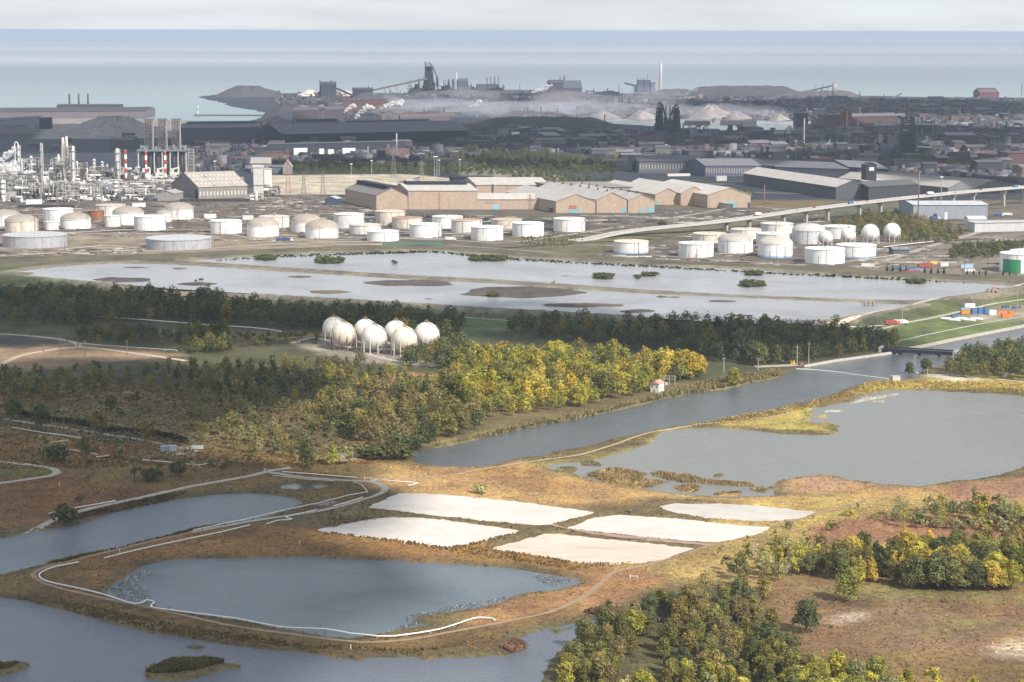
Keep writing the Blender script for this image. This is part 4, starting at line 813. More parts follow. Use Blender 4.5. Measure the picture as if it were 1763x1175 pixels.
# rails, ditches and lanes that stripe the tank farm and the works (along the two directions of the works grid)
rl = random.Random(15)
for i in range(46):
    if i < 26: x, y = rl.uniform(-20, 1700), rl.uniform(335, 432); ln_ = rl.uniform(120, 420)
    else: x, y = rl.uniform(250, 1700), rl.uniform(232, 330); ln_ = rl.uniform(150, 500)
    if (445 < x < 830 and 296 < y < 362) : continue
    sl_ = rl.choice([.012, .03, .05, -.09, -.06]) if y > 335 else rl.choice([.01, .02, -.02, -.05])
    pts = [(x + ln_ * k / 3, y + sl_ * ln_ * k / 3 + rl.uniform(-.4, .4)) for k in range(4)]
    dark = rl.random() < .55; c_ = rl.choice([(.05, .045, .045), (.07, .06, .05), (.06, .065, .035)]) if dark else rl.choice([(.34, .30, .26), (.28, .25, .22), (.42, .38, .33)])
    ribbon('rail_track' if dark else 'works_lane', pts, rl.uniform(4, 9) if y > 335 else rl.uniform(8, 18), c_, lift=.22 + .012 * i, step=30, jag=.3)
# ------------------------------------------------------------------ storage tanks
WHITE, CREAM, OFFW, GREYT = (.86, .86, .85), (.78, .72, .62), (.80, .79, .76), (.42, .44, .48)
NSEG = 40
def away(p):
    d = Vector((p.x, p.y, 0)); return d.normalized()
def tank(xl, xr, yt, yb, roof, label, shell=WHITE, roofc=None, eave=None, band=None, mat='paint', stair=True, panel=None):
    f = P((xl + xr) / 2, yb); m = mpp(f); R = (xr - xl) / 2 * m; c = f + away(f) * R; m = mpp(c); R = (xr - xl) / 2 * m
    dep = math.atan2(H, math.hypot(c.x, c.y)); e = (xr - xl) / 2 * math.sin(dep)
    h = ((yb - e - eave) if eave else (yb - yt - 2 * e)) * m; h = max(h, 4.0)
    rise = (eave - yt) * m - R * math.sin(dep) * .0 if eave else R * {'cone': .07, 'flat': .02, 'dome': .2}[roof]
    t = empty('storage_tank', (c.x, c.y, 0), math.atan2(-c.y, -c.x)); tag(t, label, 'tank', 'storage tanks of the tank farm')
    b = MB(); b.lathe([(R, -.3), (R, h)], NSEG); b.build('shell', M[mat], t, shell)
    if band: MB().lathe([(R + .06, 0), (R + .06, h * .14), (R, h * .14 + .01)], NSEG).build('base_band', M['paint'], t, band)
    b = MB()
    if roof == 'dome': b.lathe([(R + .1, h)] + [(R * math.cos(a), h + rise * math.sin(a)) for a in [k * math.pi / 2 / 6 for k in range(1, 6)]] + [(.02, h + rise)], NSEG)
    else: b.lathe([(R + .1, h), (R * .5, h + rise * .5), (.02, h + rise)], NSEG)
    ro = b.build('roof', M['rustbit' if roof == 'dome' or mat != 'paint' else 'paint'], t, roofc or (shell if roof != 'dome' else (.37, .335, .30)))
    MB().lathe([(.9, h + rise - .1), (.9, h + rise + 1.1), (.02, h + rise + 1.3)], 8, (R * .15, 0, 0)).build('roof_hatch', M['steel'], ro, (.4, .4, .4))
    MB().lathe([(R + .02, h - .7), (R + .45, h - .6), (R + .45, h - .2), (R + .02, h - .1)], NSEG).build('wind_girder', M['paint'], t, tuple(v * .8 for v in shell))
    if stair:
        a0 = .25 + (xl * .37) % 1.0 - .5; b = MB(); n = 9; da = h * 1.3 / R; pr = None
        for k in range(n + 1):
            q = a0 + da * k / n; v0 = Vector(((R + .5) * math.cos(q), (R + .5) * math.sin(q), h * k / n))
            if pr is not None: b.bar(pr, v0, .22); b.bar(pr + Vector((0, 0, 1.1)), v0 + Vector((0, 0, 1.1)), .12)
            pr = v0
        b.build('stair', M['steel'], t, (.35, .35, .36))
        for k in range(2): q = a0 - .5 + 1.3 * k; MB().tube(((R + .25) * math.cos(q), (R + .25) * math.sin(q), 0), ((R + .25) * math.cos(q), (R + .25) * math.sin(q), h + 1), .14, n=5).build('riser_pipe', M['steel'], t, (.2, .2, .2))
    if panel:
        a1 = math.atan2(0, 1); b = MB(); v = []
        for k in range(9):
            q = -.95 + k * .13; v += [((R + .05) * math.cos(q), (R + .05) * math.sin(q), 0), ((R + .05) * math.cos(q), (R + .05) * math.sin(q), h * .72)]
        b.add(v, [(2 * k, 2 * k + 2, 2 * k + 3, 2 * k + 1) for k in range(8)], True); b.build('painted_panel', M['paint'], t, panel)
    return t
TANKS = [
 (-20,34,362,390,'dome','grey domed white tank cut by the left edge',OFFW,None,370),
 (10,65,371,400,'dome','cream tank with rust stained sides and grey dome, beside the grey stair tank',CREAM,None,380,None,'rusty'),
 (76,126,358,389,'cone','tall white cone roofed tank behind the small squat tank',WHITE),
 (78,101,381,397,'flat','small squat white tank beside the second grey dome',OFFW),
 (105,156,367,395,'dome','white tank with grey dome right of the small squat tank',WHITE,None,377),
 (166,216,351,372,'cone','white tank with rusty rim at the refinery edge',OFFW,(.62,.5,.38),None,None,'rusty'),
 (153,179,362,378,'flat','small tank rusted red brown all over',(.33,.14,.07),None,None,None,'rusty',False),
 (181,207,370.5,391,'flat','narrow clean white tank before the big grey dome',WHITE),
 (195,247,356,388,'dome','white tank with wide grey dome behind the narrow white tank',WHITE,None,366),
 (232,285,370,398,'cone','clean white cone roofed tank front of the double domes',WHITE),
 (269,296,362,383,'dome','small domed white tank tucked left of a larger dome',OFFW,None,367,None,'paint',False),
 (283,333,349,379,'dome','white tank with grey dome nearest the grey coal shed',WHITE,None,359.5),
 (363,416,377.5,403,'cone','white tank standing alone right of the big grey tank',WHITE),
 (426,480,375,409,'dome','white tank with pale brown dome beside the blue parked trailers',WHITE,(.42,.37,.32),387),
 (446,498,370,393,'flat','white tank with rusty rim behind the pale brown dome',OFFW,(.66,.6,.52),None,None,'rusty'),
 (502,554,368.5,401,'dome','rear one of two overlapping white tanks with brownish domes',WHITE,(.40,.35,.30),381),
 (526,582.5,378,412,'dome','front one of two overlapping white tanks with brownish domes',WHITE,(.40,.35,.30),391),
 (575,627,366,394,'cone','white cone roofed tank behind the overlapping domes',WHITE),
 (602,656,384,404,'flat','low cream white tank behind the lowest front tank',OFFW,(.66,.62,.55)),
 (632,687,395,416.5,'flat','lowest front white tank beside the green roofed shed',WHITE),
 (646,697,361,389,'cone','cream weathered tank before the tan warehouse',CREAM,(.66,.6,.5),None,None,'rusty'),
 (675,727.5,372,394,'flat','tank with badly rusted roof and stained sides',CREAM,(.42,.24,.15),None,None,'rusty'),
 (705,760,383,410,'cone','bright white tank behind the green roofed shed',WHITE),
 (744,796.5,370,394,'flat','white tank with thin rust rim before the tall tan hall',WHITE,(.7,.66,.6)),
 (777,830,376,401,'cone','white tank with rust brown cone roof',OFFW,(.5,.34,.22),None,None,'rustbit'),
 (811,866,387.5,415,'cone','white tank with dark inlet pipe at the end of the front row',WHITE),
 (846,898,375,394,'flat','cream tank with rust rim behind two white tanks',CREAM,(.6,.46,.34),None,None,'rusty'),
 (882,936,381,408.6,'cone','white cone roofed tank with stair on its left side',WHITE),
 (953,1007,373.6,400,'flat','bright white tank standing apart near the viaduct foot',WHITE,(.82,.8,.76)),
 (1056.6,1116,412,438,'cone','cream roofed tank with blue base band, alone by the lagoon',OFFW,(.74,.62,.46),None,(.25,.36,.55)),
 (1168,1228,415,444,'flat','clean white tank next to the lagoon bank, left of the patched dome',WHITE),
 (1193,1249.5,399,419,'flat','cream flat tank behind the clean white lagoon tank',CREAM,(.74,.64,.5)),
 (1236,1295.5,402,436,'dome','white tank with mottled grey dome in the right farm',WHITE,(.47,.43,.39),412),
 (1258,1310,392,412,'flat','cream flat tank behind the mottled dome',OFFW,(.70,.62,.52)),
 (1310,1365,382,402,'flat','rearmost white flat tank under the viaduct',OFFW,(.74,.7,.64)),
 (1302,1359,399,424,'flat','cream topped tank behind the patched dome',OFFW,(.73,.68,.6)),
 (1305,1364,407.6,445,'dome','white tank with patched dome and blue base band',WHITE,(.55,.51,.46),418,(.22,.34,.5)),
 (1364,1421,385,421,'dome','large grey domed tank beside the rusty topped sphere',(.62,.64,.66),(.58,.55,.52),396),
 (1416,1472,387,412,'flat','white flat tank hidden behind the two left spheres',OFFW),
 (1386,1454,424,455,'cone','large clean white tank at the front of the right farm',WHITE),
 (1439.5,1507,418,445,'flat','white tank with blue base band behind the large clean tank',WHITE,None,None,(.25,.36,.55)),
 (8,114,399,428,'flat','wide grey tank with zigzag stair at the left',GREYT,(.52,.54,.56)),
 (253,363,404,432,'flat','wide plain grey tank standing before the farm',GREYT,(.55,.56,.58)),
]
for r in TANKS:
    r = list(r) + [None] * (11 - len(r)); tank(r[0], r[1], r[2], r[3], r[4], r[5], r[6], r[7], r[8], r[9], r[10] or ('rustbit' if int(r[0]) % 3 else 'paint'))
tank(1722, 1786, 433, 471, 'flat', 'white tank with big green painted panel at the right edge', WHITE, (.8, .78, .7), panel=(.03, .28, .13))
tank(1740, 1810, 429, 462, 'flat', 'white tank behind the green panelled tank', WHITE)
# ------------------------------------------------------------------ spheres
def sphere_tank(x, ytop, ybot, ybase, label, rust=.1, stair=True, grp='gas spheres in the wood clearing', stain=WHITE, legc=(.62, .6, .56)):
    g = P(x, ybase); c = g + away(g) * 3; m = mpp(c); r = (ybot - ytop) / 2 * m; zc = max((ybase - (ytop + ybot) / 2) * m * 1.0, r * 1.12)
    t = empty('gas_sphere', (c.x, c.y, 0), math.atan2(-c.y, -c.x)); tag(t, label, 'tank', grp)
    MB().lathe([(max(.01, r * math.sin(math.pi * k / 20)), zc - r * math.cos(math.pi * k / 20)) for k in range(21)], 36).build('sphere', M['rusty' if rust > .3 else 'rustbit'], t, stain)
    for k in range(10):
        a = 2 * math.pi * (k + .5) / 10; MB().tube((r * .97 * math.cos(a), r * .97 * math.sin(a), -.2), (r * .97 * math.cos(a), r * .97 * math.sin(a), zc), .38, n=7).build('leg', M['rustbit'], t, legc)
    b = MB()
    for k in range(10):
        a, a2 = 2 * math.pi * (k + .5) / 10, 2 * math.pi * (k + 1.5) / 10
        if k % 2 == 0: b.bar((r * .97 * math.cos(a), r * .97 * math.sin(a), .5), (r * .97 * math.cos(a2), r * .97 * math.sin(a2), zc * .6), .14)
    b.build('cross_brace', M['steel'], t, (.5, .48, .45))
    b = MB()
    b.lathe([(1.6, zc + r), (1.6, zc + r + .25), (.01, zc + r + .3)], 10)
    for k in range(8):
        a = k * math.pi / 4; b.bar((1.6 * math.cos(a), 1.6 * math.sin(a), zc + r), (1.6 * math.cos(a), 1.6 * math.sin(a), zc + r + 1.3), .1)
    for z in (.7, 1.3):
        for k in range(8): a, a2 = k * math.pi / 4, (k + 1) * math.pi / 4; b.bar((1.6 * math.cos(a), 1.6 * math.sin(a), zc + r + z), (1.6 * math.cos(a2), 1.6 * math.sin(a2), zc + r + z), .09)
    b.tube((.3, 0, zc + r), (.3, 0, zc + r + 2.4), .16, n=5); b.tube((-.5, .4, zc + r), (-.5, .4, zc + r + 1.9), .14, n=5)
    b.build('top_platform', M['steel'], t, (.42, .36, .2))
    if stair:
        b = MB(); pr = None; n = 16
        for k in range(n + 1):
            ph = math.pi * .5 * k / n; az = 1.9 - 1.9 * k / n; R = r + .5; q = Vector((R * math.cos(ph) * math.cos(az), R * math.cos(ph) * math.sin(az), zc + R * math.sin(ph)))
            if pr is not None: b.bar(pr, q, .4); b.bar(pr + Vector((0, 0, 1)), q + Vector((0, 0, 1)), .12)
            pr = q
        b.bar(((r + .5) * math.cos(1.9), (r + .5) * math.sin(1.9), 0), ((r + .5) * math.cos(1.9), (r + .5) * math.sin(1.9), zc), .3)
        b.build('stair', M['steel'], t, (.45, .40, .30))
    return t
for x, a, b_, c_, l, ru, lc in [
 (575.6,546,586,595,'white gas sphere at the far left corner of the cluster',.1,(.62,.6,.56)),(629,550,590,598,'gas sphere behind and between the two left front spheres',.1,(.62,.6,.56)),(681.5,552.5,593,601,'gas sphere behind and between the two right front spheres',.1,(.62,.6,.56)),(734.5,555.5,600,606,'gas sphere at the right end, with stair down its side',.1,(.62,.6,.56)),
 (591.5,555,597,603,'front gas sphere at the left, cream with dark rusty legs',.25,(.16,.13,.11)),(644,559,603,608,'middle front gas sphere with white legs',.12,(.68,.66,.62)),(696,562.6,607,612,'rust speckled front gas sphere nearest the bottom',.22,(.68,.66,.62))]:
    sphere_tank(x, a, b_, c_, l, ru, True, 'gas spheres in the wood clearing', (.78,.75,.70) if ru < .2 else (.76,.70,.58), lc)
for x, a, b_, c_, l, ru in [(1421,397,422,425,'small sphere with rust covered top in the right farm',.6),(1460,393,418,421,'plain white sphere beside the rusty topped sphere',.1),(1498,387,417,421,'white sphere with winding stair, second from the end',.12),(1535.5,385,413,417,'white sphere with winding stair at the end of the row',.12)]:
    sphere_tank(x, a, b_, c_, l, ru, True, 'gas spheres of the right tank farm')
# ------------------------------------------------------------------ buildings
def building(label, pl, pr, hpx, depth, ang=20, roof='perp', rise=0, wall=(.45, .33, .25), rf=(.40, .37, .34), doors=(), monitor=None, vents=0, name='mill_building', cat='building', wins=None, grp=None, sky=0, mw=.16, mh=.14):
    """pl, pr: photo pixels of the foot of the front wall; hpx wall height in px; rise: roof rise in px; depth in m, running back at ang degrees left of the view axis
    roof: perp (gable over the front wall), par (ridge along the front wall), flat, mono (rises towards the back)"""
    if pl[1] < 235 and name not in ('mill_building', 'works_shed'): wall = tuple(a * k for a, k in zip(wall, (.5, .56, .74))); rf = tuple(a * k for a, k in zip(rf, (.5, .56, .70)))  # distant works: blue of the haze tinted into wall and roof colours
    A, B = P(*pl), P(*pr); m = mpp((A + B) / 2); h = hpx * m; ri = rise * m; u = B - A; L = u.length; un = u.normalized()
    v = Vector((-math.sin(math.radians(ang)), math.cos(math.radians(ang)), 0)) * depth; vn = v.normalized()
    t = empty(name, (A.x, A.y, 0)); tag(t, label, cat, grp); Zv = Vector((0, 0, 1))
    def W(a, b, z): return un * (a * L) + vn * (b * depth) + Zv * z
    b = MB(); o = .35
    if roof == 'perp':
        fr = [W(0, 0, -.3), W(1, 0, -.3), W(1, 0, h), W(.5, 0, h + ri), W(0, 0, h)]; bk = [W(0, 1, -.3), W(1, 1, -.3), W(1, 1, h), W(.5, 1, h + ri), W(0, 1, h)]
        b.add(fr + bk, [(0, 1, 2, 3, 4), (9, 8, 7, 6, 5), (1, 6, 7, 2), (5, 0, 4, 9)])
    elif roof == 'par':
        b.add([W(0, 0, -.3), W(1, 0, -.3), W(1, 0, h), W(0, 0, h), W(0, 1, -.3), W(1, 1, -.3), W(1, 1, h), W(0, 1, h), W(0, .5, h + ri), W(1, .5, h + ri)], [(0, 1, 2, 3), (5, 4, 7, 6), (1, 5, 6, 9, 2), (4, 0, 3, 8, 7)])
    else:
        z1 = h + (ri if roof == 'mono' else 0); b.add([W(0, 0, -.3), W(1, 0, -.3), W(1, 0, h), W(0, 0, h), W(0, 1, -.3), W(1, 1, -.3), W(1, 1, z1), W(0, 1, z1)], [(0, 1, 2, 3), (5, 4, 7, 6), (1, 5, 6, 2), (4, 0, 3, 7)])
    b.build('wall', M['wall'], t, wall)
    b = MB(); th = .5; eo = 1.0 / L; ed = 1.0 / depth
    def slab(q): b.add([p_ + Zv * .05 for p_ in q] + [p_ + Zv * th for p_ in q], [(3, 2, 1, 0), (4, 5, 6, 7), (0, 1, 5, 4), (1, 2, 6, 5), (2, 3, 7, 6), (3, 0, 4, 7)])
    if roof == 'perp':
        slab([W(-eo, -ed, h - ri * eo * 2), W(.5, -ed, h + ri), W(.5, 1 + ed, h + ri), W(-eo, 1 + ed, h - ri * eo * 2)]); slab([W(.5, -ed, h + ri), W(1 + eo, -ed, h - ri * eo * 2), W(1 + eo, 1 + ed, h - ri * eo * 2), W(.5, 1 + ed, h + ri)])
    elif roof == 'par':
        slab([W(-eo, -ed, h - ri * ed * 2), W(1 + eo, -ed, h - ri * ed * 2), W(1 + eo, .5, h + ri), W(-eo, .5, h + ri)]); slab([W(-eo, .5, h + ri), W(1 + eo, .5, h + ri), W(1 + eo, 1 + ed, h - ri * ed * 2), W(-eo, 1 + ed, h - ri * ed * 2)])
    else:
        z1 = h + (ri if roof == 'mono' else 0); slab([W(-eo, -ed, h), W(1 + eo, -ed, h), W(1 + eo, 1 + ed, z1), W(-eo, 1 + ed, z1)])
    b.build('roof', M['roof'], t, rf)
    def hexa(p8): b.add(p8, [(3, 2, 1, 0), (4, 5, 6, 7), (0, 1, 5, 4), (1, 2, 6, 5), (2, 3, 7, 6), (3, 0, 4, 7)])
    if monitor:       # raised ridge vent
        b = MB(); zt = h + ri
        if roof == 'perp':
            q = [(.5 - mw / 2, .03), (.5 + mw / 2, .03), (.5 + mw / 2, .97), (.5 - mw / 2, .97)]; zz = zt - ri * mw + .1
        else:
            q = [(.06, .5 - mw / 2), (.94, .5 - mw / 2), (.94, .5 + mw / 2), (.06, .5 + mw / 2)]; zz = zt - ri * mw + .1
        z2 = zt + max(2.2, mh * h); hexa([W(a, c_, zz) for a, c_ in q] + [W(a, c_, z2) for a, c_ in q]); b.build('ridge_monitor', M['wall'], t, monitor)
    for k in range(vents):
        b = MB(); s = (k + .5) / vents; a, c_ = ((.5, s) if roof == 'perp' else (s, .5)); cc = W(a, c_, h + ri); b.tube(cc + Zv * .2, cc + Zv * 2.4, .9, n=8); b.tube(cc + Zv * 2.4, cc + Zv * 3.0, 1.3, n=8); b.build('roof_vent', M['steel'], t, (.05, .05, .055))
    for side, s0, s1, z0, z1, c_ in doors:
        b = MB()
        if side == 'f': q = [W(s0, 0, 0), W(s1, 0, 0)]; off = -vn * .25
        elif side == 'r': q = [W(1, s0, 0), W(1, s1, 0)]; off = un * .25
        else: q = [W(0, s0, 0), W(0, s1, 0)]; off = -un * .25
        lo = [q[0], q[1], q[1] + off, q[0] + off]; hexa([p_ + Zv * (z0 * h) for p_ in lo] + [p_ + Zv * (z1 * h) for p_ in lo]); b.build('door' if z0 <= .02 else 'wall_panel', M['paint'], t, c_)
    if wins:
        side, n, z0, z1, c_ = wins
        for k in range(n):
            b = MB(); s0, s1 = (k + .28) / n, (k + .72) / n
            if side == 'f': q = [W(s0, 0, 0), W(s1, 0, 0)]; off = -vn * .2
            elif side == 'r': q = [W(1, s0, 0), W(1, s1, 0)]; off = un * .2
            else: q = [W(0, s0, 0), W(0, s1, 0)]; off = -un * .2
            lo = [q[0], q[1], q[1] + off, q[0] + off]; hexa([p_ + Zv * (z0 * h) for p_ in lo] + [p_ + Zv * (z1 * h) for p_ in lo]); b.build('window', M['paint'], t, c_)
    if sky:           # rows of pale skylights on the roof slope facing the sun
        for r_ in range(3):
            for k in range(sky):
                s0, s1 = (k + .35) / sky, (k + .65) / sky; f0, f1 = .08 + r_ * .135, .13 + r_ * .135
                if roof == 'par': q = [W(s0, f0, h + ri * 2 * f0), W(s1, f0, h + ri * 2 * f0), W(s1, f1, h + ri * 2 * f1), W(s0, f1, h + ri * 2 * f1)]
                else: q = [W(1 - f0, s0, h + ri * 2 * f0), W(1 - f0, s1, h + ri * 2 * f0), W(1 - f1, s1, h + ri * 2 * f1), W(1 - f1, s0, h + ri * 2 * f1)]
                b = MB(); hexa([p_ + Zv * .5 for p_ in q] + [p_ + Zv * .65 for p_ in q]); b.build('skylight', M['paint'], t, (.62, .58, .52))
    return t
TANW, TEAL, BLK, RSL = (.50, .385, .30), (.22, .45, .53), (.028, .032, .045), (.46, .42, .39)
LRF = (.50, .475, .45)
B_ = building
# tan warehouses
B_('tan warehouse with black striped gable roof, left end of the tan group',(648,361),(702,361),24,120,24,'perp',13,TANW,(.24,.22,.21),monitor=BLK,mw=.3,name='warehouse')
B_('tall blank tan hall with black ridge monitor',(703,361),(822,361),32,60,22,'par',9,TANW,LRF,monitor=BLK,name='warehouse',doors=[('f',.44,.46,0,1.0,(.36,.25,.19))],mw=.2)
B_('rear tan hall with long pale roof and black monitor',(820,337),(946,337),18,70,20,'par',10,TANW,LRF,name='warehouse',doors=[('f',.21,.235,0,1.1,(.05,.06,.09)),('f',.75,.92,.45,.72,(.42,.29,.22)),('f',.42,.43,0,1,(.38,.27,.2))])
B_('narrow black monitor house on the rear tan hall roof',(778,326),(849,326),20,12,20,'par',2,BLK,BLK,name='roof_house')
B_('low tan lean-to with pale roof before the rear hall',(822,361),(957,361),17,35,20,'mono',7,TANW,(.56,.52,.48),name='warehouse',doors=[('f',.2,.27,0,.5,(.28,.52,.62)),('f',.08,.25,.62,.8,(.40,.28,.21))])
B_('tan gabled warehouse with red sign panel and teal doors',(957,367),(1025,367),20,170,22,'perp',12,TANW,LRF,name='warehouse',doors=[('f',.33,.52,0,.32,TEAL),('f',.33,.52,.34,.64,(.42,.16,.10)),('f',.57,.65,0,.35,TEAL)],vents=0)
B_('tan gabled warehouse with dotted ridge, left of the twin gables',(1027,367),(1079,367),23,200,22,'perp',12,TANW,LRF,name='warehouse',doors=[('f',.82,.97,0,.35,TEAL)],vents=7)
B_('tan gabled warehouse with dotted ridge, right of the twin gables',(1081,367),(1127,367),22,200,22,'perp',10,TANW,LRF,name='warehouse',doors=[('f',.43,.57,0,.28,TEAL),('f',.7,.97,0,.42,TEAL)],vents=8)
B_('tan gable warehouse next right of the twin dotted gables',(1128,353),(1171,353),18,170,22,'perp',10,TANW,(.58,.54,.50),name='warehouse',doors=[('f',.05,.2,0,.3,TEAL)])
B_('tan gable warehouse in the middle of the right three',(1172,354),(1217,354),21,170,22,'perp',11,TANW,(.58,.54,.50),name='warehouse')
B_('tan gable warehouse with teal doors at the right end',(1218,358),(1292,358),22,170,22,'perp',12,TANW,(.60,.56,.52),name='warehouse',doors=[('f',.4,.66,0,.5,TEAL),('f',.94,.99,0,.4,(.03,.05,.09))])
B_('flat grey brown roof block behind the twin gables',(965,345),(1125,345),22,110,20,'flat',0,(.30,.27,.25),(.28,.255,.24),name='warehouse',vents=0)
B_('long pale roofed hall behind the right three gables',(1115,340),(1210,340),14,60,20,'par',4,(.4,.3,.24),(.33,.32,.32),name='warehouse')
# grey coal shed, conveyor houses
B_('big grey coal shed with rows of skylights on its roof',(342,343),(426,340),20,72,40,'par',22,(.27,.255,.24),(.40,.36,.325),name='coal_shed',sky=12,wins=('f',14,.25,.6,(.55,.52,.48)),doors=[('l',.02,.12,0,.75,(.03,.04,.07))])
B_('small grey gabled shed left of the big coal shed',(271,346),(300,346),12,30,-15,'perp',5,(.30,.28,.27),(.38,.35,.33),name='shed')
B_('tall pale conveyor house right of the coal shed',(437,340),(454,340),50,12,10,'mono',3,(.62,.60,.57),(.5,.48,.45),name='conveyor_house',doors=[('f',0,1,.38,.41,(.12,.13,.15))])
B_('white block house on stilts behind the conveyor house',(455,318),(468,318),26,10,10,'flat',0,(.78,.75,.7),(.6,.58,.55),name='conveyor_house')
